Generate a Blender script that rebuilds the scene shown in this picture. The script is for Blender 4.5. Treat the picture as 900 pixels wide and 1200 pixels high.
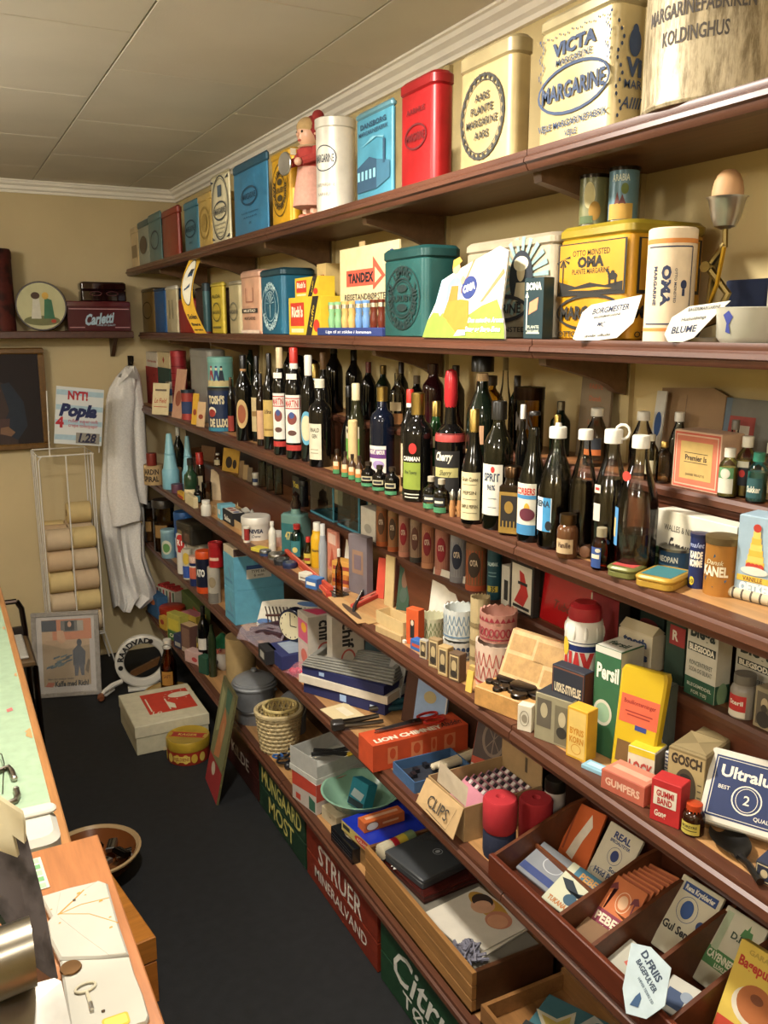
import bpy, math, random
from mathutils import Vector, Matrix
random.seed(7)
sc = bpy.context.scene
for o in list(bpy.data.objects): bpy.data.objects.remove(o)
COL = sc.collection

# ------------------------------------------------------------------ camera
H = 1.77                                   # eye height
FPX, VX, VY = 1020., -83., 385.            # focal length and shelf vanishing point (900x1200 frame)
PITCH = math.atan((600-VY)/FPX); YAW = math.atan((450-VX)/math.hypot(FPX, 600-VY))
FW = Vector((math.sin(YAW)*math.cos(PITCH), math.cos(YAW)*math.cos(PITCH), -math.sin(PITCH)))
RT = Vector((math.cos(YAW), -math.sin(YAW), 0)); UP = RT.cross(FW)
EYE = Vector((0, 0, H))
cam = bpy.data.cameras.new('camera'); cam.sensor_fit = 'VERTICAL'; cam.sensor_height = 36; cam.lens = 36*FPX/1200
cam.clip_start = .05
co = bpy.data.objects.new('camera', cam); COL.objects.link(co)
co.matrix_world = Matrix.Translation(EYE) @ Matrix((RT, UP, -FW)).transposed().to_4x4()
sc.camera = co
# ------------------------------------------------------------------ light and exposure
sc.view_settings.view_transform = 'Standard'; sc.view_settings.look = 'None'
sc.view_settings.exposure = 1.02; sc.view_settings.gamma = 1; sc.view_settings.use_curve_mapping = False
wd = bpy.data.worlds.new('world'); sc.world = wd; wd.use_nodes = True
wd.node_tree.nodes['Background'].inputs[0].default_value = (1, .82, .6, 1)
wd.node_tree.nodes['Background'].inputs[1].default_value = .05
FILLS = [((-.75, 2.6, 2.20), 27), ((-1.5, .5, 2.2), 27), ((-.45, -.8, 2.2), 22)]
for lp, pw in FILLS:                       # fill lights added over the customers' side, outside the view
    l = bpy.data.lights.new('fill_light', 'POINT'); l.energy = pw; l.color = (1, .95, .86); l.shadow_soft_size = .11
    o = bpy.data.objects.new('fill_light', l); COL.objects.link(o); o.location = lp
DOWN = [((.28, .1), 5), ((.28, 1.5), 25)]
for lp, pw in DOWN:                        # round ceiling lights above the aisle
    l = bpy.data.lights.new('ceiling_disc_light', 'AREA'); l.shape = 'DISK'; l.size = .16; l.energy = pw; l.color = (1, .94, .84)
    o = bpy.data.objects.new('ceiling_disc_light', l); COL.objects.link(o); o.location = (lp[0], lp[1], 2.438)

# ------------------------------------------------------------------ pixel <-> place (a pixel gives a direction, a shelf gives the distance)
def ray(x, y): return FW + RT*((x-450)/FPX) + UP*((600-y)/FPX)
def proj(P):
    P = Vector(P)-EYE; d = P.dot(FW); return 450+FPX*P.dot(RT)/d, 600-FPX*P.dot(UP)/d
def onZ(x, y, z): r = ray(x, y); return EYE + r*((z-H)/r.z)
def onY(x, y, Y): r = ray(x, y); return EYE + r*(Y/r.y)
def onX(x, y, X): r = ray(x, y); return EYE + r*(X/r.x)
def along(P0, t, px):                       # s so that P0+t*s shows at column px
    k = (px-450)/FPX; a = RT-FW*k; return -(P0-EYE).dot(a)/Vector(t).dot(a)
def rise(B, py):                            # height above B that shows at row py
    k = (600-py)/FPX; Q = B-EYE; return (k*Q.dot(FW)-Q.dot(UP))/(UP.z-k*FW.z)
SH = {'A': (.94, H+.300), 'B': (.965, H-.019), 'C': (.945, H-.390), 'D': (.94, H-.758), 'E': (.94, H-1.122), 'F': (.94, H-1.535),
      'c': (1.09, H-.262), 'd': (1.09, H-.612), 'floor': (.0, 0.)}
WALL = 1.22; FAR = 4.77
def base(px, yb, sh):                       # foot point on a shelf: yb is a row, or (below 1) a setback from the shelf front in metres
    if isinstance(sh, str): fx, z = SH[sh]
    else: fx, z = 0, sh
    if yb < 1:
        P = Vector((fx+yb, 2, z)); return P + Vector((0, 1, 0))*along(P, (0, 1, 0), px)
    return onZ(px, yb, z)

# ------------------------------------------------------------------ materials
def lin(h):
    h = h.lstrip('#'); r = []
    if len(h) == 3: h = ''.join(c*2 for c in h)
    for i in (0, 2, 4):
        c = int(h[i:i+2], 16)/255; r.append(c/12.92 if c <= .04045 else ((c+.055)/1.055)**2.4)
    return tuple(r)
MATS = {}
KIND = dict(card=(.75, 0, .10, 40), paper=(.85, 0, .06, 25), tin=(.33, .15, .22, 14), gloss=(.18, 0, .05, 10), plastic=(.35, 0, .05, 10), metal=(.28, 1, .25, 12),
            dglass=(.06, 0, .02, 5), glass=(.03, 0, 0, 5), wood=(.4, 0, .3, 6), cloth=(.95, 0, .12, 120), wall=(.9, 0, .07, 3), old=(.6, .3, .55, 16), worn=(.5, .35, .5, 9), film=(.12, 0, 0, 5), pane=(.03, 0, 0, 5), wax=(.6, 0, .1, 20), floor=(.75, 0, .5, 30))
def M(spec):
    if spec in MATS: return MATS[spec]
    kind, hx = spec.split() if ' ' in spec else ('card', spec)
    rough, metal, var, scl = KIND[kind]; c = lin(hx)
    m = bpy.data.materials.new(kind+'_'+hx.strip('#')); m.use_nodes = True; nt = m.node_tree; p = nt.nodes['Principled BSDF']
    p.inputs['Roughness'].default_value = rough; p.inputs['Metallic'].default_value = metal
    p.inputs['Base Color'].default_value = (*c, 1)
    if kind == 'glass':                     # thin-walled glass: tinted see-through with a Fresnel reflection
        tr = nt.nodes.new('ShaderNodeBsdfTransparent'); gl = nt.nodes.new('ShaderNodeBsdfGlossy'); fr = nt.nodes.new('ShaderNodeFresnel'); mx = nt.nodes.new('ShaderNodeMixShader')
        tr.inputs[0].default_value = (*[x**.75 for x in c], 1); gl.inputs['Roughness'].default_value = .04; fr.inputs[0].default_value = 1.55
        for a, b in ((fr.outputs[0], mx.inputs[0]), (tr.outputs[0], mx.inputs[1]), (gl.outputs[0], mx.inputs[2]), (mx.outputs[0], nt.nodes['Material Output'].inputs[0])): nt.links.new(a, b)
    elif kind == 'pane':
        p.inputs['Alpha'].default_value = .05
    elif kind == 'film':
        p.inputs['Alpha'].default_value = .28
    if var:
        tc = nt.nodes.new('ShaderNodeTexCoord'); n = nt.nodes.new('ShaderNodeTexNoise'); r = nt.nodes.new('ShaderNodeValToRGB')
        mp = nt.nodes.new('ShaderNodeMapping')
        nt.links.new(tc.outputs['Object'], mp.inputs[0]); nt.links.new(mp.outputs[0], n.inputs['Vector'])
        n.inputs['Scale'].default_value = scl; n.inputs['Detail'].default_value = 5
        if kind == 'wood': mp.inputs['Scale'].default_value = (8, .7, 8); n.inputs['Roughness'].default_value = .7
        lo = tuple(x*(1-var) for x in c); hi = tuple(min(1, x*(1+var*.5)) for x in c)
        e = r.color_ramp.elements; e[0].position = .3; e[1].position = .7; e[0].color = (*lo, 1); e[1].color = (*hi, 1)
        if kind == 'worn': mp.inputs['Scale'].default_value = (7, 7, 1.3); n.inputs['Roughness'].default_value = .75; e[0].position = .40; e[1].position = .58; e[0].color = (c[0]*.5, c[1]*.46, c[2]*.38, 1)
        if kind == 'old': e[0].position = .42; e[1].position = .55; e[0].color = (c[0]*.35, c[1]*.3, c[2]*.22, 1)
        nt.links.new(n.outputs['Fac'], r.inputs[0]); nt.links.new(r.outputs[0], p.inputs['Base Color'])
        if kind in ('tin', 'old', 'metal'):
            rr = nt.nodes.new('ShaderNodeMapRange'); rr.inputs[3].default_value = rough*.8; rr.inputs[4].default_value = min(1, rough*1.5)
            nt.links.new(n.outputs['Fac'], rr.inputs[0]); nt.links.new(rr.outputs[0], p.inputs['Roughness'])
        if kind in ('cloth', 'wall', 'floor'):
            b = nt.nodes.new('ShaderNodeBump'); b.inputs['Strength'].default_value = .15; b.inputs['Distance'].default_value = .002
            n2 = nt.nodes.new('ShaderNodeTexNoise'); n2.inputs['Scale'].default_value = 180; nt.links.new(tc.outputs['Object'], n2.inputs['Vector'])
            nt.links.new(n2.outputs['Fac'], b.inputs['Height']); nt.links.new(b.outputs[0], p.inputs['Normal'])
    MATS[spec] = m; return m

# ------------------------------------------------------------------ text (built-in font) as flat outlines
TXT = {}
def glyphs(s, bold):
    k = (s, bold)
    if k in TXT: return TXT[k]
    cu = bpy.data.curves.new('t', 'FONT'); cu.body = s; cu.align_x = 'CENTER'; cu.resolution_u = 2; cu.offset = bold; cu.fill_mode = 'FRONT'
    o = bpy.data.objects.new('t', cu); me = bpy.data.meshes.new_from_object(o)
    vs = [v.co.copy() for v in me.vertices]; fs = [tuple(p.vertices) for p in me.polygons]
    bpy.data.objects.remove(o); bpy.data.curves.remove(cu); bpy.data.meshes.remove(me)
    x0 = min((v.x for v in vs), default=0); x1 = max((v.x for v in vs), default=1)
    vs = [((v.x-(x0+x1)/2)/.7, v.y/.7-.5) for v in vs]     # cap height 1, centred
    TXT[k] = (vs, fs, max(.01, (x1-x0)/.7)); return TXT[k]

# ------------------------------------------------------------------ builder
class PB:
    def __init__(s): s.v = []; s.f = []; s.m = []; s.mats = []
    def add(s, vs, fs, mat):
        if mat not in s.mats: s.mats.append(mat)
        k = s.mats.index(mat); n = len(s.v); s.v += [tuple(v) for v in vs]
        for f in fs: s.f.append(tuple(i+n for i in f)); s.m.append(k)
    def mesh(s, name):
        me = bpy.data.meshes.new(name); me.from_pydata(s.v, [], s.f)
        for m in s.mats: me.materials.append(M(m))
        me.polygons.foreach_set('material_index', s.m); me.polygons.foreach_set('use_smooth', [True]*len(s.f))
        me.set_sharp_from_angle(angle=math.radians(38)); me.update(); return me
def rrect(w, d, r, n=4):
    r = min(r, w/2-1e-5, d/2-1e-5)
    if r <= 1e-4: return [(-w/2, -d/2), (w/2, -d/2), (w/2, d/2), (-w/2, d/2)]
    o = []
    for cx, cy, a in ((w/2-r, -d/2+r, -90), (w/2-r, d/2-r, 0), (-w/2+r, d/2-r, 90), (-w/2+r, -d/2+r, 180)):
        for i in range(n+1):
            t = math.radians(a+90*i/n); o.append((cx+r*math.cos(t), cy+r*math.sin(t)))
    return o
class T:
    n = 0
    def __init__(s, name, label, cat, loc=(0, 0, 0), rz=-90, group=None, tilt=0, roll=0, kind=None):
        s.name, s.label, s.cat, s.loc, s.rz, s.group, s.tilt, s.roll, s.kind = name, label, cat, Vector(loc), rz, group, tilt, roll, kind
        s.P = {}; s.w = s.d = s.h = .1; s.R = None; s.lay = 0; s.obj = {}
    def pb(s, part):
        if part not in s.P: s.P[part] = PB()
        return s.P[part]
    # --- solids
    def prism(s, part, mat, pts, z0, z1, bev=0, cx=0, cy=0, bot=True, axis='z', taper=1):
        n = len(pts); rings = []
        mx = sum(p[0] for p in pts)/n; my = sum(p[1] for p in pts)/n
        sx = max(abs(p[0]-mx) for p in pts) or 1; sy = max(abs(p[1]-my) for p in pts) or 1
        def ring(z, b, t=1): return [(cx+mx+(x-mx)*(1-b/sx)*t, cy+my+(y-my)*(1-b/sy)*t, z) for x, y in pts]
        if bev: rings = [ring(z0, bev), ring(z0+bev, 0), ring(z1-bev, 0, taper), ring(z1, bev, taper)]
        else: rings = [ring(z0, 0), ring(z1, 0, taper)]
        vs = [v for r in rings for v in r]; fs = []
        for k in range(len(rings)-1):
            for i in range(n): j = (i+1) % n; fs.append((k*n+i, k*n+j, (k+1)*n+j, (k+1)*n+i))
        fs.append(tuple(range((len(rings)-1)*n, len(rings)*n)))
        if bot: fs.append(tuple(reversed(range(n))))
        if axis == 'y': vs = [(x, z, y) for x, y, z in vs]; fs = [f[::-1] for f in fs]
        if axis == 'x': vs = [(z, x, y) for x, y, z in vs]
        s.pb(part).add(vs, fs, mat)
    def box(s, part, mat, w, d, z0, z1, r=0, bev=0, cx=0, cy=0, taper=1): s.prism(part, mat, rrect(w, d, r), z0, z1, bev, cx, cy, taper=taper)
    def lathe(s, part, mat, prof, seg=20, cx=0, cy=0, axis='z', sx=1, cz=0, caps=True):
        vs = []; fs = []; n = len(prof)
        for r, z in prof:
            for i in range(seg):
                a = 2*math.pi*i/seg; vs.append((r*sx*math.cos(a), r*math.sin(a), z))
        for k in range(n-1):
            for i in range(seg): j = (i+1) % seg; fs.append((k*seg+i, k*seg+j, (k+1)*seg+j, (k+1)*seg+i))
        if caps and prof[-1][0] > 1e-4: fs.append(tuple(range((n-1)*seg, n*seg)))
        if caps and prof[0][0] > 1e-4: fs.append(tuple(reversed(range(seg))))
        if axis == 'x': vs = [(z, x, y) for x, y, z in vs]
        if axis == 'y': vs = [(x, z, y) for x, y, z in vs]; fs = [f[::-1] for f in fs]
        s.pb(part).add([(x+cx, y+cy, z+cz) for x, y, z in vs], fs, mat)
    def tube(s, part, mat, pts, r, seg=6, closed=False):
        pts = [Vector(p) for p in pts]; n = len(pts); vs = []; fs = []; pu = None
        for i, p in enumerate(pts):
            a = pts[i-1] if (i or closed) else p; b = pts[(i+1) % n] if (i < n-1 or closed) else p
            t = (b-a).normalized(); u = pu if pu else (Vector((0, 0, 1)) if abs(t.z) < .9 else Vector((1, 0, 0)))
            u = (u-t*u.dot(t)); u = u.normalized() if u.length > 1e-6 else t.orthogonal().normalized(); pu = u; w = t.cross(u)
            rr = r[i] if isinstance(r, (list, tuple)) else r
            for k in range(seg):
                q = 2*math.pi*k/seg; vs.append(p+u*(rr*math.cos(q))+w*(rr*math.sin(q)))
        for i in range(n if closed else n-1):
            j = (i+1) % n
            for k in range(seg): l = (k+1) % seg; fs.append((i*seg+k, i*seg+l, j*seg+l, j*seg+k))
        if not closed: fs += [tuple(reversed(range(seg))), tuple(range((n-1)*seg, n*seg))]
        s.pb(part).add(vs, fs, mat)
    def ball(s, part, mat, c, rx, ry=None, rz=None, seg=14, rings=9):
        ry = ry or rx; rz = rz or rx; vs = []; fs = []
        for i in range(rings+1):
            a = math.pi*i/rings
            for k in range(seg):
                b = 2*math.pi*k/seg; vs.append((c[0]+rx*math.sin(a)*math.cos(b), c[1]+ry*math.sin(a)*math.sin(b), c[2]-rz*math.cos(a)))
        for i in range(rings):
            for k in range(seg): l = (k+1) % seg; fs.append((i*seg+k, i*seg+l, (i+1)*seg+l, (i+1)*seg+k))
        s.pb(part).add(vs, fs, mat)
    def raw(s, part, mat, vs, fs): s.pb(part).add(vs, fs, mat)
    # --- printed decals. face f: front, r: near side (+x), l: far side, t: top
    def mp(s, u, v, face, off):
        if face == 'f':
            if s.R:
                R = s.R+off; return (R*math.sin(u/s.R), -R*math.cos(u/s.R), v)
            return (u, -s.d/2-off, v)
        if face == 'r': return (s.w/2+off, u, v)
        if face == 'l': return (-s.w/2-off, -u, v)
        if face == 'b': return (-u, s.d/2+off, v)
        return (u, v, s.h+off)
    def dec(s, part, mat, pts, fs, face, lift=None):
        B = (min(p[0] for p in pts), max(p[0] for p in pts), min(p[1] for p in pts), max(p[1] for p in pts)); L = s.__dict__.setdefault('bbs', []); hit = None; lev = 0
        for f2, k2, b2, l2 in L:
            if f2 == face and B[0] < b2[1] and B[1] > b2[0] and B[2] < b2[3] and B[3] > b2[2]:
                lev = max(lev, l2+1)
                if k2.split('#')[0] == part: hit = k2
        off = .0004+.00022*lev if lift is None else lift
        if '#' not in part:                  # marks that do not touch an earlier one become a part of their own
            n = sum(1 for x in {k for _, k, _, _ in L} if x.split('#')[0] == part)
            part = hit or (part if n == 0 else part+'#%d' % min(n, 30))
        L.append((face, part, B, lev))
        s.pb(part).add([s.mp(u, v, face, off) for u, v in pts], fs, mat)
    def rect(s, mat, u, v, w, h, face='f', part='label'):
        n = 8 if (s.R and face == 'f') else 1
        pts = [(u-w/2+w*i/n, v+q*h/2) for i in range(n+1) for q in (-1, 1)]
        s.dec(part, mat, pts, [(2*i, 2*i+2, 2*i+3, 2*i+1) for i in range(n)], face)
    def ell(s, mat, u, v, rx, ry, face='f', part='emblem', ring=0):
        n = 24
        if ring:
            pts = []
            for i in range(n):
                a = 2*math.pi*i/n; pts += [(u+rx*math.cos(a), v+ry*math.sin(a)), (u+(rx-ring)*math.cos(a), v+(ry-ring)*math.sin(a))]
            fs = [(2*i, (2*i+2) % (2*n), (2*i+3) % (2*n), 2*i+1) for i in range(n)]
        else:
            pts = []
            for i in range(n//2+1):
                a = math.pi*i/(n//2); x = -rx*math.cos(a); y = ry*math.sin(a); pts += [(u+x, v-y), (u+x, v+y)]
            fs = [(2*i, 2*i+2, 2*i+3, 2*i+1) for i in range(n//2)]
        s.dec(part, mat, pts, fs, face)
    def poly(s, mat, pts, face='f', part='emblem'): s.dec(part, mat, pts, [tuple(range(len(pts)))], face)
    def text(s, st, mat, u, v, h, w=None, face='f', part='lettering', bold=.012, shear=0, arc=None, rot=0):
        vs, fs, tw = glyphs(st, bold); sx = h if w is None else w/tw
        ca, sa = math.cos(math.radians(rot)), math.sin(math.radians(rot)); pts = []
        for x, y in vs:
            x = x*sx+y*h*shear; y = y*h
            if arc:
                R = abs(arc); q = x/R
                if arc > 0: x, y = (R+y)*math.sin(q), (R+y)*math.cos(q)
                else: x, y = (R-y)*math.sin(q), -(R-y)*math.cos(q)
            pts.append((u+x*ca-y*sa, v+x*sa+y*ca))
        s.nt = getattr(s, 'nt', 0)+1; part = part+'#%d' % s.nt
        s.dec(part, mat, pts, fs, face)
    # --- finish
    def end(s):
        rot = (math.radians(-s.tilt), math.radians(s.roll), math.radians(s.rz)); root = None
        if len(s.P) == 1:
            k = next(iter(s.P)); root = bpy.data.objects.new(s.name, s.P[k].mesh(s.name)); s.obj[k] = root
        else:
            root = bpy.data.objects.new(s.name, None); root.empty_display_size = .02
        COL.objects.link(root); root.location = s.loc; root.rotation_euler = rot
        if s.label: root['label'] = s.label
        if s.cat: root['category'] = s.cat
        if s.group: root['group'] = s.group
        if s.kind: root['kind'] = s.kind
        if len(s.P) > 1:
            for k in s.P:
                par, _, nm = k.rpartition('>'); nm = nm.split('#')[0]
                o = bpy.data.objects.new(nm, s.P[k].mesh(nm)); COL.objects.link(o); o.parent = s.obj.get(par, root); s.obj[k] = o
        s.root = root; return root
def copy_thing(root, loc, rz, label=None, scale=None):
    r = root.copy(); COL.objects.link(r); r.location = loc; e = r.rotation_euler.copy(); e.z = math.radians(rz); r.rotation_euler = e
    if label: r['label'] = label
    if scale: r.scale = scale
    def kids(a, b):
        for ch in list(a.children):
            c = ch.copy(); COL.objects.link(c); c.parent = b; kids(ch, c)
    kids(root, r); return r

# things placed from their outline: boxes (xl..xr columns of the front face, yb foot row or setback, yt top row, depth in metres).
# If a neighbour already stands there the foot slides along its own line of sight until it is free.
FOOT = []
def back_limit(sh): return {'C': 1.083, 'D': 1.083}.get(sh, WALL-.016)
def clash(poly, z0, z1):
    for q, a, b in FOOT:
        if z1 <= a+.002 or z0 >= b-.002: continue
        sep = False
        for P_, Q_ in ((poly, q), (q, poly)):
            n = len(P_)
            for i in range(n):
                ex, ey = P_[(i+1) % n][0]-P_[i][0], P_[(i+1) % n][1]-P_[i][1]; nx, ny = ey, -ex
                pa = [x*nx+y*ny for x, y in P_]; qa = [x*nx+y*ny for x, y in Q_]
                if max(pa) <= min(qa)+1e-6 or max(qa) <= min(pa)+1e-6: sep = True; break
            if sep: break
        if not sep: return True
    return False
def settle(P, sh, yb, make):                # make(P) -> (polygon, z0, z1, result)
    shelf_ = isinstance(sh, str) and sh in 'ABCDEFcd'
    v = Vector((P.x, P.y, 0)).normalized(); rng_ = .13 if yb < 1 else .09; cand = [0]
    k = .006
    while k < rng_: cand += [k, -k]; k += .006
    best = None; sd = Vector((v.y, -v.x, 0))
    for s, lat in [(s, lat) for lat in (0, .01, -.01, .02, -.02, .03, -.03) for s in cand]:
        poly, z0, z1, res = make(P+v*s+sd*lat)
        if shelf_ and (max(p[0] for p in poly) > back_limit(sh)+1e-4 or min(p[0] for p in poly) < SH[sh][0]-.012 or max(p[1] for p in poly) > FAR-.004): continue
        if best is None: best = (poly, z0, z1, res)
        if not clash(poly, z0, z1): best = (poly, z0, z1, res); break
    if best is None:
        fx, lim = (SH[sh][0], back_limit(sh)) if shelf_ else (-9, 9)
        poly, z0, z1, res = make(P); mx = max(p[0] for p in poly); dx = min(0, lim-mx) if shelf_ else 0; dy = min(0, FAR-.005-max(p[1] for p in poly))
        poly, z0, z1, res = make(P+Vector((dx, dy, 0))); best = (poly, z0, z1, res)
    FOOT.append(best[:3]); return best[3]
def BX(name, label, cat, sh, xl, xr, yb, yt, depth, a=0, group=None, tilt=0, h=None):
    P = base((xl+xr)/2, yb, sh); rz = math.radians(-90+a); t = Vector((math.cos(rz), math.sin(rz), 0)); nrm = Vector((-t.y, t.x, 0))
    shelf_ = isinstance(sh, str) and sh in 'ABCDEFcd'
    def make(P):
        l = along(P, t, xl); r = along(P, t, xr); c = P+t*((l+r)/2); d = depth
        if d > 3: d = along(P+t*r, nrm, d)             # column where the near side ends
        d = max(.002, d)
        if shelf_:
            room_ = (back_limit(sh)-max(c.x+t.x*(r-l)/2, c.x-t.x*(r-l)/2))/max(.2, nrm.x); d = min(d, max(room_, d*.45, .002))
        hh = h or rise(c, yt); m = c+nrm*(d/2); ln = nrm*(hh*math.sin(math.radians(max(0, tilt))))
        ex, ey = t*((r-l)/2-.0005), nrm*(d/2)
        poly = [tuple((m+q)[:2]) for q in (-ex-ey, ex-ey, ex+ey+ln, -ex+ey+ln)]
        return poly, P.z, P.z+hh, (m, r-l, d, hh)
    m, w, d, hh = settle(P, sh, yb, make)
    o = T(name, label, cat, m, -90+a, group, tilt); o.w, o.d, o.h = w, d, hh; return o
# round things (column of the axis, foot row or setback, top row, width in pixels)
def CY(name, label, cat, sh, xc, yb, yt, wpx, group=None, rz=None, h=None):
    P = base(xc, yb, sh)
    def make(P):
        R = wpx*(P-EYE).dot(FW)/FPX/2; c = P+Vector((P.x, P.y, 0)).normalized()*R
        return [(c.x+R*math.cos(i*math.pi/5), c.y+R*math.sin(i*math.pi/5)) for i in range(10)], P.z, P.z+(h or rise(c, yt)), (c, R)
    c, R = settle(P, sh, yb, make)
    o = T(name, label, cat, c, rz if rz is not None else -math.degrees(math.atan2(c.x, c.y))-20, group)   # print turned between the aisle and the viewer
    o.R = R; o.h = h or rise(c, yt); o.w = o.d = 2*R; return o
# ------------------------------------------------------------------ room shell
CEIL = H+.70
def struct(name, mat, boxes, parent=None):
    t = T(name, None, None, (0, 0, 0), 0, kind='structure')
    for (x0, x1, y0, y1, z0, z1) in boxes: t.box('m', mat, x1-x0, y1-y0, z0, z1, cx=(x0+x1)/2, cy=(y0+y1)/2)
    return t.end()
XL, YB = -2.3, -1.6
struct('floor', 'floor #0f1012', [(XL, WALL, YB, FAR, -.1, 0)])
struct('wall_right', 'wall #c9b583', [(WALL, WALL+.1, YB, FAR, 0, CEIL+.1)])
struct('wall_far', 'wall #c2b088', [(XL, WALL+.1, FAR, FAR+.1, 0, CEIL+.1)])
struct('wall_left', 'wall #c9b583', [(XL-.1, XL, YB, FAR, 0, CEIL+.1)])
struct('wall_back', 'wall #c9b583', [(XL-.1, WALL+.1, YB-.1, YB, 0, CEIL+.1)])
ceil = struct('ceiling', 'wall #ddd6ca', [(XL, WALL, YB, FAR, CEIL+.008, CEIL+.1)])  # backing lighter than the panels: highlight along the seams put into its colour
edges = [.965, .51, .055, -.40, -.855, -1.31, -1.765, XL]
offs = [2.325, 1.98]
hi = WALL
pm = {}
for i, lo in enumerate(edges):
    y = (2.325 if i % 2 == 0 else 1.98)-.67*6
    while y < FAR:
        a, b = max(y, YB), min(y+.67, FAR)
        if b-a > .02:
            k = (round(hi-lo, 3), round(b-a, 3))
            if k not in pm:
                p = T('ceiling_panel', None, None); p.box('m', 'wall #d9d0c2', k[0]-.004, k[1]-.004, 0, .0078, bev=.0015); pm[k] = p.pb('m').mesh('ceiling_panel')
            o = bpy.data.objects.new('ceiling_panel', pm[k]); COL.objects.link(o); o.parent = ceil
            o.location = ((hi+lo)/2, (a+b)/2, CEIL)
        y += .67
    hi = lo
# cornice: stepped moulding along the walls
def cornice(name, p0, p1, inward):
    prof = [(0, -.056), (.012, -.056), (.014, -.046), (.024, -.040), (.026, -.026), (.040, -.018), (.044, -.008), (.052, -.006), (.052, 0), (0, 0)]
    t = T(name, None, None, (0, 0, 0), 0, kind='structure'); p0 = Vector(p0); p1 = Vector(p1); iv = Vector(inward); n = len(prof); vs = []
    for p in (p0, p1):
        for a, z in prof: vs.append(p+iv*a+Vector((0, 0, z)))
    t.raw('m', 'plastic #efe9dd', vs, [(i, (i+1) % n, n+(i+1) % n, n+i) for i in range(n)]+[tuple(range(n)), tuple(range(2*n-1, n-1, -1))]); t.end()
cornice('trim_1', (WALL, YB, CEIL), (WALL, FAR, CEIL), (-1, 0, 0))
cornice('trim_2', (XL, FAR, CEIL), (WALL, FAR, CEIL), (0, -1, 0))
# vertical wall battens behind the shelves
for i, y in enumerate((.62, 1.32, 2.02, 2.75, 3.5)):
    struct('trim_%d' % (3+i), 'wall #b5a274', [(WALL-.012, WALL, y-.012, y+.012, 1.2, CEIL-.06)])
# invented globe fittings around the added fill lights, out of view
for (lp, pw), lb in zip(FILLS, ('unseen white globe added as a fill light over the far counter', 'unseen white globe added as a fill light over the shop floor', 'unseen white globe added as a fill light near the back wall')):
    t = T('fill_lamp', lb, 'lamp', lp, 0)
    t.lathe('cord', 'plastic #e8e4da', [(.004, .17), (.004, CEIL-lp[2]-.03)], 6); t.lathe('ceiling_rose', 'plastic #e8e4da', [(.05, CEIL-lp[2]), (.045, CEIL-lp[2]-.02), (.005, CEIL-lp[2]-.03)][::-1], 16)
    t.lathe('cap', 'metal #b08a4a', [(.045, .13), (.05, .15), (.02, .18)], 16)
    t.lathe('globe_shade', 'film #fff6e6', [(.13*math.sin(a), -.13*math.cos(a)) for a in (.01, .4, .8, 1.2, 1.57, 2, 2.4, 2.75)], 20); t.end()

for (lp, pw), lb in zip(DOWN, ('flat round ceiling light over the near end of the aisle', 'flat round ceiling light over the middle of the aisle')):
    t = T('ceiling_light', lb, 'lamp', (lp[0], lp[1], CEIL), 0); t.lathe('rim', 'plastic #e4dfd4', [(.105, -.0005), (.105, -.026), (.088, -.028), (.088, -.002)], 28, caps=False); t.lathe('diffuser', 'plastic #efe9dc', [(.087, -.004), (.087, -.010), (0, -.010)], 28); t.end()
# ------------------------------------------------------------------ the shelves
DARK = 'wood #4a2a1c'; EDGE = 'wood #583424'; TOPW = 'wood #b08454'
JO = [-.2, 1.30, 2.62, FAR]
def shelf(key, label, depth, thick, top, front, brackets, under=DARK, joints=JO, lip=.006):
    fx, z = SH[key]
    t = T('shelf', label, 'shelf', (fx, 0, z), 0, group=None)
    for i in range(len(joints)-1):
        a, b = joints[i]+.0012, joints[i+1]-.0012
        t.box('board#%d' % i, top, depth-.024, b-a, -.018, 0, cx=.012+depth/2, cy=(a+b)/2)
        k = 'front_moulding#%d' % i; n = 0
        prof = [(.024, .0), (.0, .0)] + [(-lip*.2, -.004), (0, -.010), (-lip, -.014), (-lip*1.2, -thick*.62), (-lip*.2, -thick*.70), (0, -thick*.86), (.004, -thick), (.024, -thick)]
        vs = []; n = len(prof)
        for y in (a, b): vs += [(x, y, zz) for x, zz in prof]
        t.raw(k, front, vs, [(i2, n+i2, n+(i2+1) % n, (i2+1) % n) for i2 in range(n)]+[tuple(range(n)), tuple(range(2*n-1, n-1, -1))])
    for j, y in enumerate(brackets):
        w = depth-.02; hb = min(.2, brh)
        pts = [(w, 0), (w, -hb)]+[(w-.02-(w-.06)*q, -hb+(hb-.03)*(q**.55)) for q in (.02, .15, .3, .5, .75, 1)]+[(.035, 0)]
        t.prism('bracket#%d' % j, under, [(x+.0, zz-.018) for x, zz in pts], y-.011, y+.011, axis='y')
    t.end()
brh = .1
shelf('A', 'topmost dark wooden wall shelf carrying big margarine tins', .28, .034, 'wood #6b4630', EDGE, (.62, 1.32, 2.02, 2.75, 3.5, 4.2), under='wood #6e5138')
brh = .09
shelf('B', 'dark wooden wall shelf with painted tins under the topmost shelf', .255, .034, 'wood #6b4630', EDGE, (.62, 1.32, 2.02, 2.75, 3.5, 4.2), under='wood #6e5138', joints=[-.2, 1.30, 2.05, 3.6, 4.66])
shelf('C', 'dark wooden shelf with rows of liquor bottles', .275, .040, TOPW, EDGE, ())
shelf('D', 'long wooden shelf with soap, pastry cases and toiletries', .28, .044, TOPW, EDGE, (), joints=[-.2, 1.29, 2.9, FAR])
shelf('E', 'long wooden shelf with picture frames and spice trays', .28, .044, TOPW, EDGE, ())
shelf('F', 'lowest wooden shelf just above the painted crates', .28, .040, TOPW, EDGE, ())
struct('trim_8', 'wood #2f1c12', [(WALL-.012, WALL, -.2, FAR, 0, SH['D'][1]+.30)])
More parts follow.
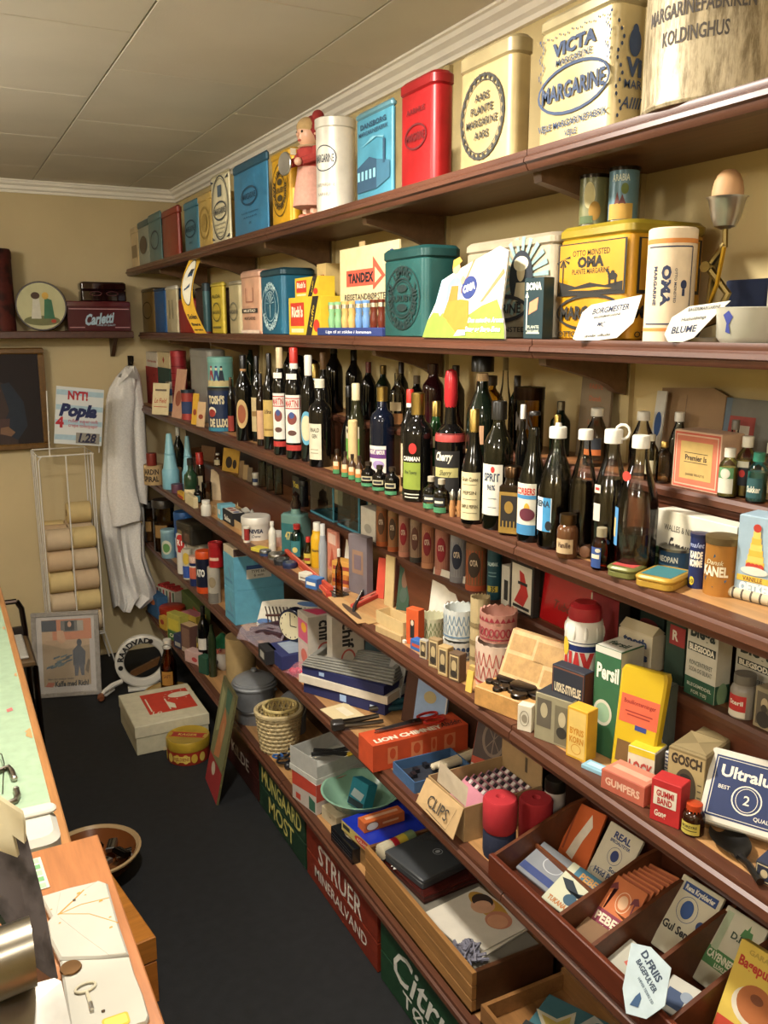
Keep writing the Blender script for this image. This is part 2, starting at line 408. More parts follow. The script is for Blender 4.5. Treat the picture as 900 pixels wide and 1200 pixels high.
# raised back steps on the bottle and soap shelves
def step(key, low, label):
    fx, z = SH[key]; zl = SH[low][1]; t = T('shelf_step', label, 'shelf', (fx, 0, zl), 0); d = WALL-fx; hh = z-zl
    for i, (a, b) in enumerate(((-.2, 1.295), (1.297, 2.62), (2.622, 4.5))):
        t.box('board#%d' % i, 'wood #8a5a36', d-.02, b-a, hh-.016, hh, cx=.02+d/2-.01, cy=(a+b)/2)
        t.prism('front_moulding#%d' % i, EDGE, [(0, 0), (.02, 0), (.02, -.03), (.006, -.03), (.004, -.02), (-.004, -.016), (-.005, -.006)], a, b, axis='y')
        P = t.P['front_moulding#%d' % i]; P.v = [(x, y, zz+hh) for x, y, zz in P.v]
        t.box('riser#%d' % i, 'wood #5d3320', .014, b-a, 0, hh-.03, cx=.017, cy=(a+b)/2)
    t.end()
step('c', 'C', 'raised wooden step along the back of the bottle shelf')
step('d', 'D', 'raised wooden step along the back of the soap shelf')
# ------------------------------------------------------------------ tins
INK = '#2b2b30'
def tin(o, col, lid=None, lidf=.17, r=.018):
    w, d, h = o.w, o.d, o.h; lid = lid or col; zl = h*(1-lidf)
    o.box('body', col, w-.004, d-.004, 0, zl+.004, r=r, bev=.003)
    o.box('lid', lid, w+.001, d+.001, zl, h, r=r+.002, bev=.007); return o
def oval(o, col, u, v, rx, ry, txt, tc=None, th=None):
    o.ell(col, u, v, rx, ry, ring=rx*.08); o.text(txt, tc or col, u, v, th or ry*.6, w=rx*1.6, bold=.02)
def lines(o, col, n, u, v0, dv, w, h, seed=0, face='f'):
    words = ['MARGARINEFABRIK', 'PLANTE MARGARINE', 'AARHUS', 'VEJLE', 'KOLDING']
    for i in range(n): o.text(words[(i+seed) % 5], col, u, v0-dv*i, h, w=w*(1-.2*i), face=face, bold=0)

# ------------------------------------------------------------------ topmost shelf
def A(label, xl, xr, yt, dep, col, **k): return BX('margarine_tin', label, 'tin', 'A', xl, xr, k.pop('sb', .02), yt, dep, **k)
S = '#3a3f45'
o = tin(A('small cream tin farthest along the topmost shelf, beside the far wall', 154, 163, 266, .12, 1), 'tin #c9b48c'); o.rect('#8c7a5c', 0, o.h*.4, o.w*.6, o.h*.3); o.end()
o = tin(A('silver tin with dark teal lid beside the smallest cream tin on top', 162.5, 176, 258, .15, 1), 'tin #8b9186', 'tin #3b5a60'); o.ell('#5c4f3c', 0, o.h*.45, o.w*.3, o.h*.2); o.end()
o = tin(A('dull blue-green tin next to the brick-red tin on the topmost shelf', 175.5, 190, 250, 192, 1), 'tin #4b6d70'); o.ell(S, 0, o.h*.45, o.w*.32, o.h*.2, ring=.008); o.end()
o = tin(A('brick-red margarine tin, bare of writing, between two blue-green tins', 191, 209, 244, 216, 1), 'tin #7c2a1b'); o.end()
o = tin(A('weathered teal tin between the brick-red and the gold tin', 216, 232.5, 235, .16, 1), 'tin #356a7d'); o.bg = 'tin #356a7d'; oval(o, '#1d3a48', 0, o.h*.45, o.w*.38, o.h*.18, 'MARGARINE'); o.text('AARHUS', '#1d3a48', 0, o.h*.18, o.h*.05); o.end()
o = tin(A('golden embossed tin beside the cream tin with oval frame', 232.5, 249, 226, .16, 1), 'tin #b89a55'); o.ell('#8e7436', 0, o.h*.45, o.w*.36, o.h*.3, ring=.008); o.ell('#8e7436', 0, o.h*.45, o.w*.2, o.h*.17); o.end()
o = tin(A('tall cream tin with dark scrolled oval frame around margarine lettering', 249, 270, 202, 274, 1), 'tin #d8cfae', 'tin #b8ae90', .06)
o.ell(S, 0, o.h*.5, o.w*.46, o.h*.46, ring=.005); o.ell(S, 0, o.h*.5, o.w*.42, o.h*.42, ring=.002); o.rect('#4a5a68', 0, o.h*.74, o.w*.2, o.h*.16); o.bg = 'tin #d8cfae'
oval(o, S, 0, o.h*.46, o.w*.36, o.h*.14, 'MARGARINE'); lines(o, S, 3, 0, o.h*.27, o.h*.06, o.w*.6, o.h*.025)
for x in (-1, 1):
    for z in (.06, .88): o.poly(S, [(x*o.w*.47, o.h*z), (x*o.w*.47, o.h*(z+.05)), (x*o.w*.3, o.h*z)][::x])
o.end()
o = tin(A('large clear-blue margarine tin with small dark oval lettering', 275, 314, 186, 318, 1), 'tin #2f77a0', 'tin #27536a', .14); o.bg = 'tin #2f77a0'
oval(o, '#173c54', -.005, o.h*.52, o.w*.24, o.h*.13, 'MARGARINE'); lines(o, '#173c54', 2, 0, o.h*.3, o.h*.06, o.w*.5, o.h*.022, 1); o.text('AARS', '#173c54', 0, o.h*.16, o.h*.03); o.end()
def ruby(o, ink, bg, cu=0, cv=.48, R=None, rc=None):
    R = R or o.w*.40; v = o.h*cv; rc = rc or ink
    ry = min(o.h*.36, R*1.35); k = ry/R
    o.ell(ink, cu, v, R, ry, ring=.003); o.ell(ink, cu, v, R*.64, ry*.64, ring=.004); o.ell(ink, cu, v, R*.54, ry*.54, ring=.002); o.ell(ink, cu, v+ry*.3, R*.3, ry*.12); o.ell(ink, cu, v-ry*.3, R*.3, ry*.12)
    o.text('R.RUBY', ink, cu, v, ry*.19, w=R*1.1, bold=.03)
    o.text('LEMVIG', ink, cu, v-(R-ry)*.0, R*.22, arc=R*.72, bold=.03) ; o.text('MARGARINEFABRIK', ink, cu, v, R*.22, w=R*3.0, arc=-R*.72, bold=.03)
o = tin(A('bright yellow tin with black round maker emblem beside the doll', 317.5, 341, 177, 358, 1), 'tin #d9a31c', 'tin #c79a2a', .12); ruby(o, '#3a2f10', 'tin #d9a31c'); o.rect('#e8dcc0', o.d*.1, o.h*.93, .05, .018, face='r'); o.end()
# doll
o = T('doll', 'child doll in pink pinafore and red hood holding a tin plate', 'doll', base(364, .05, 'A'), -78); hh = rise(o.loc, 139)
SK = 'plastic #d9a88a'; o.h = hh
o.lathe('dress', 'cloth #cf9a88', [(.036, .03), (.05, .035), (.046, hh*.25), (.036, hh*.48), (.03, hh*.6), (.03, hh*.7), (.012, hh*.73)], 16)
o.lathe('bodice', 'cloth #a83a34', [(.034, hh*.52), (.036, hh*.6), (.036, hh*.69), (.016, hh*.735)], 16)
for sx in (-1, 1):
    o.tube('arm#%d' % sx, 'cloth #a83a34', [(sx*.034, 0, hh*.69), (sx*.046, -.012, hh*.6), (sx*.03, -.045, hh*.555)], [.014, .013, .011], 8)
    o.ball('arm#%d>hand' % sx, SK, (sx*.024, -.055, hh*.55), .011)
    o.lathe('leg#%d' % sx, SK, [(.012, .012), (.013, .04)], 8, cx=sx*.018); o.ball('leg#%d>shoe' % sx, 'plastic #c07a60', (sx*.018, -.008, .009), .013, .02, .009)
zh = hh*.84
o.ball('head', SK, (0, -.004, zh), .03, .033, .037); o.ball('head>nose', SK, (0, -.038, zh-.003), .005); 
for sx in (-1, 1): o.ball('head>eye#%d' % sx, 'gloss #2b2018', (sx*.012, -.032, zh+.004), .004, .003, .004); o.ball('head>ear#%d' % sx, SK, (sx*.03, 0, zh), .006)
o.ball('head>mouth', 'plastic #a83a34', (0, -.033, zh-.017), .007, .003, .003); o.lathe('collar', 'cloth #d8c8a0', [(.03, hh*.715), (.034, hh*.725), (.016, hh*.75)], 12)
o.ball('hood', 'cloth #8e2a28', (.006, .012, zh+.014), .035, .034, .038); o.ball('hood>tassel', 'cloth #8e2a28', (.03, .01, zh+.045), .017); o.ball('hair', 'cloth #b89868', (0, -.006, zh+.018), .0315, .03, .028)
o.prism('plate', 'metal #c9c6c0', [(.032*math.cos(a*math.pi/8), .032*math.sin(a*math.pi/8)) for a in range(16)], -.066, -.06, bev=.002, axis='y'); P = o.P['plate']; P.v = [(x-.03, y, z+hh*.55) for x, y, z in P.v]
o.end()
o = CY('margarine_tin', 'round white margarine tin with dark oval lettering beside the doll', 'tin', 'A', 394, .03, 140, 46)
o.lathe('body', 'tin #d3cdbf', [(o.R, 0), (o.R, o.h*.9)], 28); o.lathe('lid', 'tin #cfc9ba', [(o.R+.001, o.h*.885), (o.R+.003, o.h*.895), (o.R+.003, o.h*.985), (o.R-.004, o.h), (o.R-.008, o.h-.004), (0, o.h-.004)], 28); o.rz = -62
o.bg = 'tin #d3cdbf'; oval(o, S, 0, o.h*.56, o.R*.72, o.h*.14, 'MARGARINE'); lines(o, '#7a766c', 2, 0, o.h*.28, o.h*.1, o.R*1.2, o.h*.035, 1); o.end()
o = tin(A('blue tin printed with a smoking factory under dark lettering', 417, 459, 124, 466, 1), 'tin #4a8fa8', 'tin #5a8794', .10); N = '#24445c'
o.text('DANSBORG', N, 0, o.h*.82, o.h*.055, w=o.w*.7, bold=.03); o.text('MARGARINEFABRIK', N, 0, o.h*.74, o.h*.045, w=o.w*.8, bold=.02)
o.poly(N, [(-o.w*.45, o.h*.1), (o.w*.1, o.h*.1), (o.w*.1, o.h*.42), (-o.w*.1, o.h*.47), (-o.w*.45, o.h*.38)]); o.poly('#35647c', [(o.w*.1, o.h*.1), (o.w*.45, o.h*.18), (o.w*.45, o.h*.36), (o.w*.1, o.h*.42)])
o.rect(N, .3*o.w, o.h*.48, o.w*.06, o.h*.26, part='emblem'); o.poly('#6fa5b5', [(o.w*.28, o.h*.62), (o.w*.1, o.h*.66), (-o.w*.3, o.h*.6), (0, o.h*.68), (o.w*.3, o.h*.64)])
for i in range(5): o.rect('#7fb4c0', -o.w*.4+o.w*.11*i, o.h*.28, o.w*.06, o.h*.1, part='emblem')
o.end()
o = tin(A('glossy scarlet margarine tin with faint dark oval', 466, 508, 90, 534, 1), 'tin #a0161a', 'tin #8e1418', .14); o.bg = 'tin #a0161a'; oval(o, '#5a0c10', 0, o.h*.46, o.w*.3, o.h*.12, 'MARGARINE'); o.text('AARHUS', '#5a0c10', 0, o.h*.7, o.h*.05, w=o.w*.5); o.end()
o = tin(A('cream tin with AARS lettering inside a dark oval wreath', 534, 598, 53, 625, 1), 'tin #b39e70', 'tin #9c8c66', .17); K = '#33312c'
o.ell(K, -.004, o.h*.42, o.w*.40, o.h*.36, ring=.005); o.ell(K, -.004, o.h*.42, o.w*.345, o.h*.31, ring=.002)
for i in range(26):
    a = i/26*2*math.pi; o.ell(K, -.004+o.w*.37*math.cos(a), o.h*.42+o.h*.335*math.sin(a), .004, .006)
for i, (st, ww) in enumerate((('AARS', .26), ('PLANTE', .4), ('MARGARINE', .56), ('AARS', .26))): o.text(st, K, -.004, o.h*(.59-.105*i), o.h*.062, w=o.w*ww, bold=.02)
o.end()
o = tin(A('large cream tin lettered VICTA in blue with flower tendrils', 625, 716, 4, 757, 1), 'tin #b8a678', 'tin #9c8e6a', .13); B_ = '#33425e'
o.text('VICTA', B_, 0, o.h*.72, o.h*.095, w=o.w*.55, bold=.05); o.text('MARGARINE', B_, .0, o.h*.62, o.h*.05, w=o.w*.45)
o.ell(B_, 0, o.h*.40, o.w*.46, o.h*.19, ring=.005); o.text('MARGARINE', B_, 0, o.h*.40, o.h*.12, w=o.w*.80, bold=.03)
o.text('VEJLE MARGARINEFABRIK', B_, 0, o.h*.15, o.h*.05, w=o.w*.88, bold=.02); o.text('VEJLE', B_, 0, o.h*.07, o.h*.045, bold=.02)
random.seed(3)
for i in range(16):
    for q in (-1, 1): o.ell(B_, q*o.w*(.42+.03*math.sin(i)), o.h*(.52+.022*i) if i < 14 else o.h*.83, .0014, .0024)
    o.ell(B_, -o.w*.4+o.w*.8*i/15, o.h*(.82+.01*math.sin(i*2)), .0016, .0016)
o.text('Vi', B_, o.d*.05, o.h*.45, o.h*.12, face='r', bold=.05); o.text('MAR', B_, o.d*.05, o.h*.33, o.h*.06, face='r'); o.text('AIIII', B_, o.d*.02, o.h*.2, o.h*.08, face='r', shear=.3)
for i in range(14): o.ell(B_, -o.d*.35+.006*math.sin(i*1.3), o.h*(.1+.05*i), .0024, .003, face='r')
o.ell(B_, o.d*.05, o.h*.62, .012, .02, face='r'); o.ell(B_, o.d*.05, o.h*.7, .006, .01, face='r'); o.end()
o = CY('margarine_tin', 'huge tarnished silver margarine drum with dark oval lettering', 'tin', 'A', 842, .012, -60, 186, h=.33); o.rz = -60
o.lathe('body', 'worn #a89a7e', [(o.R, 0), (o.R+.002, .004), (o.R, .01), (o.R, o.h*.86)], 36); o.lathe('lid', 'worn #9c8e74', [(o.R+.001, o.h*.85), (o.R+.004, o.h*.86), (o.R+.004, o.h*.98), (o.R-.004, o.h), (0, o.h)], 36)
g = '#4c4540'; o.ell(g, -.015, o.h*.62, o.R*.72, o.h*.17, ring=.005); o.text('MARGARINE', g, -.015, o.h*.62, o.h*.12, w=o.R*1.25, bold=.03); o.text('MARGARINEFABRIKEN', g, -.015, o.h*.36, o.h*.055, w=o.R*1.5, bold=.02); o.text('KOLDINGHUS', g, -.015, o.h*.26, o.h*.055, w=o.R*.9, bold=.02); o.end()
# ------------------------------------------------------------------ second shelf
def Bt(label, xl, xr, yt, dep, name='margarine_tin', cat='tin', sb=.03, **k): return BX(name, label, cat, 'B', xl, xr, sb, yt, dep, **k)
o = tin(Bt('brown and gold tin at the far end of the second shelf', 167, 181, 338, .14), 'tin #6b5428', 'tin #4c3c20', .1); o.ell('#33270f', 0, o.h*.5, o.w*.36, o.h*.2, ring=.006); o.end()
o = tin(Bt('plain royal-blue tin between a brown and a cream tin', 181.5, 194, 338, .15), 'tin #1f5288', 'tin #1a4066', .08); o.end()
o = tin(Bt('cream tin with white lid next to the plain blue tin', 195.5, 208, 335, 213), 'tin #c4b894', 'tin #d8d3c4', .1); 
for i in (-1, 1): o.rect('#8c8468', i*o.w*.15, o.h*.5, o.w*.08, o.h*.4)
o.end()
o = tin(Bt('red tin half hidden behind the curved yellow advertising strip', 209, 226, 350, .13), 'tin #9c2418', 'tin #8c2014', .08); o.end()
# curved strip
o = T('advertising_strip', 'curved yellow advertising strip with a blue butter packet in an oval', 'sign', base(231, -.006, 'B'), -35); h_ = rise(o.loc, 300); n = 10; w2 = .048
def cs(f): return .028*math.sin(f*math.pi)-.0
mid = [((-.012+.02*(1-f) if f < .5 else -.002+.0*f), -.012+.055*((f-.15)**2), f*h_) for f in [i/n for i in range(n+1)]]
def sx(f): return .055*(f-.42)**2-.004+(.02*f)
vs = []; 
for i in range(n+1):
    f = i/n; y = .004+.10*(f-.45)**2-.02; 
    for q in (-1, 1): vs += [(q*w2/2-.045*math.sin(f*math.pi*.95)+.015, y-.0006, f*h_), (q*w2/2-.045*math.sin(f*math.pi*.95)+.015, y+.0006, f*h_)]
fs = []
for i in range(n): a = 4*i; fs += [(a, a+2, a+6, a+4), (a+3, a+1, a+5, a+7), (a+1, a, a+4, a+5), (a+2, a+3, a+7, a+6)]
o.raw('card', 'card #d9a826', vs, fs+[(0, 1, 3, 2), (4*n, 4*n+2, 4*n+3, 4*n+1)])
def sm(u, v): f = v/h_; return (u-.045*math.sin(f*math.pi*.95)+.015, .004+.10*(f-.45)**2-.0212, v)
def sdec(part, mat, pts, dy, fs=None): o.raw(part, mat, [(lambda p: (p[0], p[1]-dy, p[2]))(sm(*q)) for q in pts], fs or [tuple(range(len(pts)))])
def sell(part, mat, u, v, rx, ry, dy):
    pts = []; m = 12
    for i in range(m+1):
        a = math.pi*i/m; pts += [(u-rx*math.sin(a), v-ry*math.cos(a)), (u+rx*math.sin(a), v-ry*math.cos(a))]
    sdec(part, mat, pts, dy, [(2*i, 2*i+1, 2*i+3, 2*i+2) for i in range(m)])
sell('emblem', '#3a3a30', 0, h_*.66, .021, h_*.30, .0006); sell('emblem', '#e6e0cc', 0, h_*.66, .0195, h_*.285, .001)
sdec('emblem', '#2c4a6e', [(-.012, h_*.55), (.01, h_*.6), (.013, h_*.78), (-.004, h_*.76)], .0016); sdec('emblem', '#22282e', [(-.004, h_*.76), (.013, h_*.78), (.014, h_*.84), (.002, h_*.83)], .0018)
for st, v, hh in (('Solen', .22, .018), ('finere', .12, .012), ('margarine', .05, .008)):
    vv, ff, tw = glyphs(st, .03); sdec('lettering', '#2a2616', [(x*.036/tw, h_*v+y*hh) for x, y in vv], .0012, ff)
o.end()
o = tin(Bt('dark brown tin half hidden behind the curved yellow strip', 229, 240, 337, .15, sb=.05), 'tin #33211a', 'tin #2a1c16', .08); o.end()
o = CY('spice_tin', 'slim dark teal canister with reddish rim beside the yellow tin', 'tin', 'B', 243.5, .045, 331, 9); o.lathe('body', 'tin #4a7076', [(o.R, 0), (o.R, o.h*.84)]); o.lathe('lid', 'tin #31434c', [(o.R+.001, o.h*.83), (o.R+.001, o.h*.98), (0, o.h)]); o.lathe('rim', 'tin #8c3428', [(o.R+.001, 0), (o.R+.001, o.h*.03), (o.R, o.h*.035)]); o.end()
o = tin(Bt('lemon-yellow tin with grey oval emblem on the second shelf', 248, 261.5, 331, 268), 'tin #cdb43c', 'tin #c2ab3e', .1); o.text('ALDA', '#4f4a22', 0, o.h*.73, o.h*.07, w=o.w*.7); o.ell('#6b6430', 0, o.h*.42, o.w*.36, o.h*.19, ring=.006); o.text('MARGARINE', '#6b6430', 0, o.h*.42, o.h*.07, w=o.w*.6); o.rect('#6b6430', 0, o.h*.12, o.w*.7, o.h*.04); o.end()
o = tin(Bt('silvery beige tin with grey oval beside the pink tin', 268, 281, 329, .16), 'tin #b3a680', 'tin #9a9078', .1); o.ell('#6b6a58', 0, o.h*.42, o.w*.36, o.h*.18, ring=.006); o.text('MARGARINE', '#5a5a50', 0, o.h*.42, o.h*.08, w=o.w*.7); o.end()
o = tin(Bt('pale pink tin with a black lettered band', 282.5, 305, 317, .18), 'tin #dba98c', 'tin #d4a58c', .13); o.rect('#2b2624', 0, o.h*.37, o.w*.8, o.h*.07); o.text('MUSTAD', '#e8d8c0', 0, o.h*.37, o.h*.04, w=o.w*.6, bold=.03); o.text('MARGARINE', '#5a4038', 0, o.h*.25, o.h*.05, w=o.w*.55)
for u, v, w_, h2 in ((-.18, .62, .03, .22), (.18, .62, .03, .22), (0, .51, .38, .02)): o.rect('#a8705c', u*o.w, v*o.h, w_*o.w, h2*o.h)
o.rect('#e6d0bc', 0, o.h*.04, o.w*.95, o.h*.05); o.end()
o = tin(Bt('mid-blue tin with a white palm-tree emblem and lettered ring', 305, 331, 315, 372), 'tin #1f6480', 'tin #204450', .13); W = '#b9d4d8'
o.ell(W, 0, o.h*.43, o.w*.37, o.h*.34, ring=.003); o.ell(W, 0, o.h*.43, o.w*.24, o.h*.23, ring=.002); o.text('ARTOM', W, 0, o.h*.43+.0, o.w*.1, w=o.w*.45, arc=o.w*.31, bold=.03); o.text('MARGARINE', W, 0, o.h*.43, o.w*.1, w=o.w*.75, arc=-o.w*.31, bold=.03)
o.rect(W, 0, o.h*.36, .004, o.h*.2, part='emblem')
for i in range(7): a = math.radians(10+27*i); o.poly(W, [(0, o.h*.47), (o.w*.17*math.cos(a)-.003, o.h*.47+o.w*.17*math.sin(a)), (o.w*.17*math.cos(a)+.003, o.h*.46+o.w*.17*math.sin(a))])
o.end()
def richs(o):
    w, h = o.w, o.h; o.box('body', 'card #d8b62a', w, o.d, 0, h, bev=.001); o.rect('#c8371e', -w*.22, h*.55, w*.44, h*.62); o.text("Rich's", '#f2e8cc', -w*.22, h*.62, h*.26, w=w*.36, bold=.04); o.rect('#e8d8a8', -w*.22, h*.12, w*.4, h*.1)
    o.poly('#231a12', [(w*.05, 0), (w*.22, 0), (w*.45, h), (w*.27, h)]); o.text('Kaffe', '#d8b62a', w*.25, h*.5, h*.13, w=h*.6, rot=70); o.ell('#c8371e', w*.38, h*.25, w*.09, h*.16); o.end()
o = BX('coffee_box', "yellow and red Rich's coffee box with black diagonal band, lower one", 'box', 'B', 341, 378, .02, 348, .06); o.d = .07; lo = o; richs(o)
o = BX('coffee_box', "smaller yellow and red Rich's coffee box on top of another", 'box', lo.loc.z+lo.h, 344, 371, .02, 325, .05); o.loc.x = lo.loc.x; o.loc.z = lo.loc.z+lo.h+.0004; P = Vector((lo.loc.x-.03, 2, o.loc.z)); o.loc.y = P.y+along(P, (0, 1, 0), 357.5); o.w = lo.w*.74; o.h = rise(o.loc, 325); richs(o)
# toothbrush display
o = Bt('TANDEX travel-toothbrush display card standing on a blue tray of bottles', 372, 448, 384, .07, name='toothbrush_display', cat='display', sb=.008); w = o.w; z0 = o.h
ht = rise(o.loc, 288); o.box('tray', 'card #26356e', w, .07, 0, z0, bev=.0015); o.text('Lige til at stikke i lommen', '#dfe2ea', 0, z0*.5, z0*.35, w=w*.7, shear=.25)
o.d = -.03; o.box('card', 'card #d8c494', w*.86, .004, z0, ht, cx=w*.07, cy=.013); lay0 = o.lay
cu = w*.07; mid = (z0+ht)/2; hh = ht-z0; o.d = -.0206
o.rect('#d8523a', cu-w*.1, z0+hh*.62, w*.44, hh*.20); o.poly('#d8523a', [(cu+w*.08, z0+hh*.46), (cu+w*.25, z0+hh*.62), (cu+w*.08, z0+hh*.86)][::1]); o.poly('#d8c494', [(cu+w*.11, z0+hh*.54), (cu+w*.2, z0+hh*.62), (cu+w*.11, z0+hh*.73)]); o.text('TANDEX', '#1c1a1a', cu-w*.1, z0+hh*.62, hh*.11, w=w*.38, bold=.05)
o.text('REJSETANDBØRSTE', '#3a3630', cu-w*.05, z0+hh*.385, hh*.075, w=w*.6); o.ell('#26356e', cu+w*.335, z0+hh*.72, w*.07, hh*.19); o.text('175', '#eeeae0', cu+w*.335, z0+hh*.74, hh*.12, w=w*.1, bold=.03); o.box('card>hook_tab', 'card #b89868', .03, .003, ht, ht+.012, cx=-w*.02, cy=.013)
for i, c in enumerate(('#7fae7c', '#7fae7c', '#c8a060', '#c8a060', '#5f86b8', '#5f86b8', '#5a2418', '#5a2418')):
    x = -w*.36+w*.095*i+(.004 if i % 2 else 0)+.01*(i//2); k = 'bottle#%d' % i; hb = .062
    o.lathe(k, 'gloss '+c, [(.009, z0), (.0115, z0+.02), (.008, z0+.036), (.010, z0+.048), (.010, z0+.05)], 10, cx=x, cy=-.014); o.lathe(k+'>cap', 'metal #c9c4b4', [(.0105, z0+.05), (.0105, z0+.06)], 10, cx=x, cy=-.014); o.lathe(k+'>foot', 'gloss '+c, [(.0105, z0+.06), (.0105, z0+.068)], 10, cx=x, cy=-.014)
o.end()
o = Bt('narrow yellow box lettered upwards beside the toothbrush display', 372.5, 383, 309, .06, name='card_box', cat='box', sb=.10); o.box('body', 'card #cdb070', o.w, .06, 0, o.h); o.text('Dirks', '#a8321e', 0, o.h*.6, o.w*.6, w=o.h*.5, rot=90, bold=.03); o.end()
o = tin(Bt('dark teal LEMVIG tin with black round emblem', 447, 497, 290, 541), 'tin #22524f', 'tin #1d4543', .15); ruby(o, '#0f2523', 'tin #22524f', cv=.44); o.end()
# die-cut OMA card
o = Bt('die-cut OMA advertising card with a boy in orange trousers on a hill', 495, 591, 290, .004, name='advertising_card', cat='sign', sb=.004); w, h = o.w, o.h; o.tilt = 9; o.loc.x += 0
card = [(-.5, 0), (.5, 0), (.48, .12), (.42, .30), (.40, .93), (.30, .99), (-.12, .80), (-.34, .68), (-.38, .42), (-.46, .2)]
o.prism('card', 'card #d8d4c8', [(x*w, y*h) for x, y in card], -.002, .002, axis='y'); o.d = .004
o.poly('#7f9438', [(-.5*w, 0), (.5*w, 0), (.48*w, .12*h), (.42*w, .3*h), (.36*w, .42*h), (.2*w, .36*h), (0, .22*h), (-.2*w, .28*h), (-.4*w, .30*h), (-.46*w, .2*h)]); o.poly('#9fc4d2', [(-.34*w, .68*h), (-.38*w, .42*h), (-.3*w, .25*h), (-.2*w, .4*h), (-.2*w, .74*h)])
o.poly('#b4ccd8', [(-.2*w, .74*h), (.30*w, .99*h), (.40*w, .93*h), (-.16*w, .62*h)]); o.poly('#c87a50', [(.02*w, .87*h), (.05*w, .885*h), (-.1*w, .4*h), (-.13*w, .4*h)]); o.poly('#c87a50', [(.38*w, .75*h), (.40*w, .7*h), (.2*w, .4*h), (.17*w, .4*h)])
o.ell('#26356e', .02*w, .57*h, .09*w, .13*h); o.text('OMA', '#e8e4d8', .02*w, .57*h, .08*h, w=.14*w, bold=.05, rot=12)
o.ell('#d8a070', -.17*w, .80*h, .045*w, .065*h); o.poly('#c89a3a', [(-.22*w, .80*h), (-.22*w, .9*h), (-.15*w, .93*h), (-.11*w, .88*h), (-.14*w, .85*h)]); o.poly('#7a9cb8', [(-.25*w, .38*h), (-.07*w, .38*h), (-.08*w, .66*h), (-.17*w, .72*h), (-.25*w, .62*h)]); o.poly('#c8712a', [(-.22*w, .40*h), (-.1*w, .4*h), (-.11*w, .6*h), (-.2*w, .6*h)])
o.poly('#d07a28', [(-.26*w, .25*h), (-.1*w, .15*h), (.02*w, .06*h), (.08*w, .14*h), (.04*w, .42*h), (-.05*w, .44*h), (-.22*w, .42*h)]); o.poly('#d07a28', [(-.2*w, .2*h), (-.06*w, .06*h), (-.01*w, .12*h), (-.08*w, .26*h)]); o.poly('#e0dcd0', [(-.08*w, .02*h), (.06*w, .03*h), (.05*w, .09*h), (-.04*w, .09*h)]); o.ell('#d8a070', -.07*w, .66*h, .025*w, .05*h)
o.text('Den naturlige Aroma', '#f0ecd8', .27*w, .20*h, .055*h, w=.4*w, shear=.2, bold=.03); o.text('Smag og Stege-Evne', '#f0ecd8', .25*w, .10*h, .055*h, w=.4*w, shear=.2, bold=.03); o.end()
o = tin(Bt('silver-grey tin with a woman in a hat on a sunburst', 541, 646, 279, .17, sb=.06), 'tin #a79c84', 'tin #a89a82', .13); u = o.w*.18; v = o.h*.60
for i in range(22):
    a = 2*math.pi*i/22; b = a+.14; r1, r2 = .05, .10; o.poly('#7f9a96', [(u+.03*math.cos(a), v+.03*math.sin(a)), (u+.085*math.cos(a), v+.075*math.sin(a)), (u+.085*math.cos(b), v+.075*math.sin(b)), (u+.03*math.cos(b), v+.03*math.sin(b))])
o.ell('#20262e', u, v, .038, .05); o.ell('#c9b894', u, v+.01, .013, .018); o.ell('#d8d0b4', u, v+.025, .024, .014); o.poly('#c8bc9c', [(u-.022, v-.045), (u+.022, v-.045), (u+.014, v-.01), (u-.014, v-.01)])
o.bg = 'tin #a79c84'; oval(o, INK, -o.w*.08, o.h*.30, o.w*.34, o.h*.15, 'MARGARINE'); o.text('OTTO MØNSTED AS', INK, 0, o.h*.09, o.h*.05, w=o.w*.7); o.end()
o = BX('margarine_box', 'small dark blue-green BONA margarine box beside the yellow OMA tin', 'box', 'B', 613, 635, .012, 325, 647); w, h = o.w, o.h; o.box('body', 'tin #23393e', w, o.d, 0, h, bev=.0015); o.text('BONA', '#e0dcc8', 0, h*.86, h*.11, w=w*.8, bold=.05)
o.poly('#c8825c', [(-w*.25, h*.4), (w*.2, h*.48), (w*.25, h*.68), (-w*.2, h*.6)]); o.rect('#c8ccb8', -w*.34, h*.42, w*.05, h*.55, part='emblem'); o.poly('#c8ccb8', [(-w*.44, h*.68), (-w*.24, h*.68), (-w*.34, h*.78)]); o.rect('#c8ccb8', 0, h*.1, w*.7, h*.02); o.text('PLANTE', '#c8ccb8', .02*w, h*.2, h*.05, w=w*.6); o.text('MARGARINE', '#c8ccb8', .02*w, h*.13, h*.05, w=w*.6); o.end()
# big yellow OMA tin
o = tin(Bt('big yellow OMA tin with black camel desert scene', 648, 733, 262, 823, sb=.045), 'tin #c08a16', 'tin #9a8424', .13); w, h = o.w, o.h; K = '#1e1a12'; Y = 'tin #c08a16'
omat = o; o.rect(K, 0, h*.62, w*.92, h*.46, part='emblem'); o.rect(Y, 0, h*.63, w*.87, h*.42, part='emblem'); o.text('OTTO MØNSTED', K, 0, h*.76, h*.05, w=w*.5); o.text('OMA', K, 0, h*.68, h*.085, w=w*.36, bold=.06); o.text('PLANTE MARGARINE', K, 0, h*.60, h*.045, w=w*.5)
o.poly(K, [(-w*.43, h*.42), (w*.43, h*.42), (w*.43, h*.50), (w*.2, h*.47), (0, h*.5), (-w*.2, h*.47), (-w*.43, h*.52)]); o.poly(Y, [(-w*.3, h*.44), (w*.1, h*.46), (w*.3, h*.44), (0, h*.43)])
for i in range(5): a = math.radians(200+40*i); o.poly(K, [(-w*.38, h*.72), (-w*.38+w*.1*math.cos(a), h*.72+w*.08*math.sin(a)), (-w*.38+w*.1*math.cos(a+.3), h*.72+w*.08*math.sin(a+.3))])
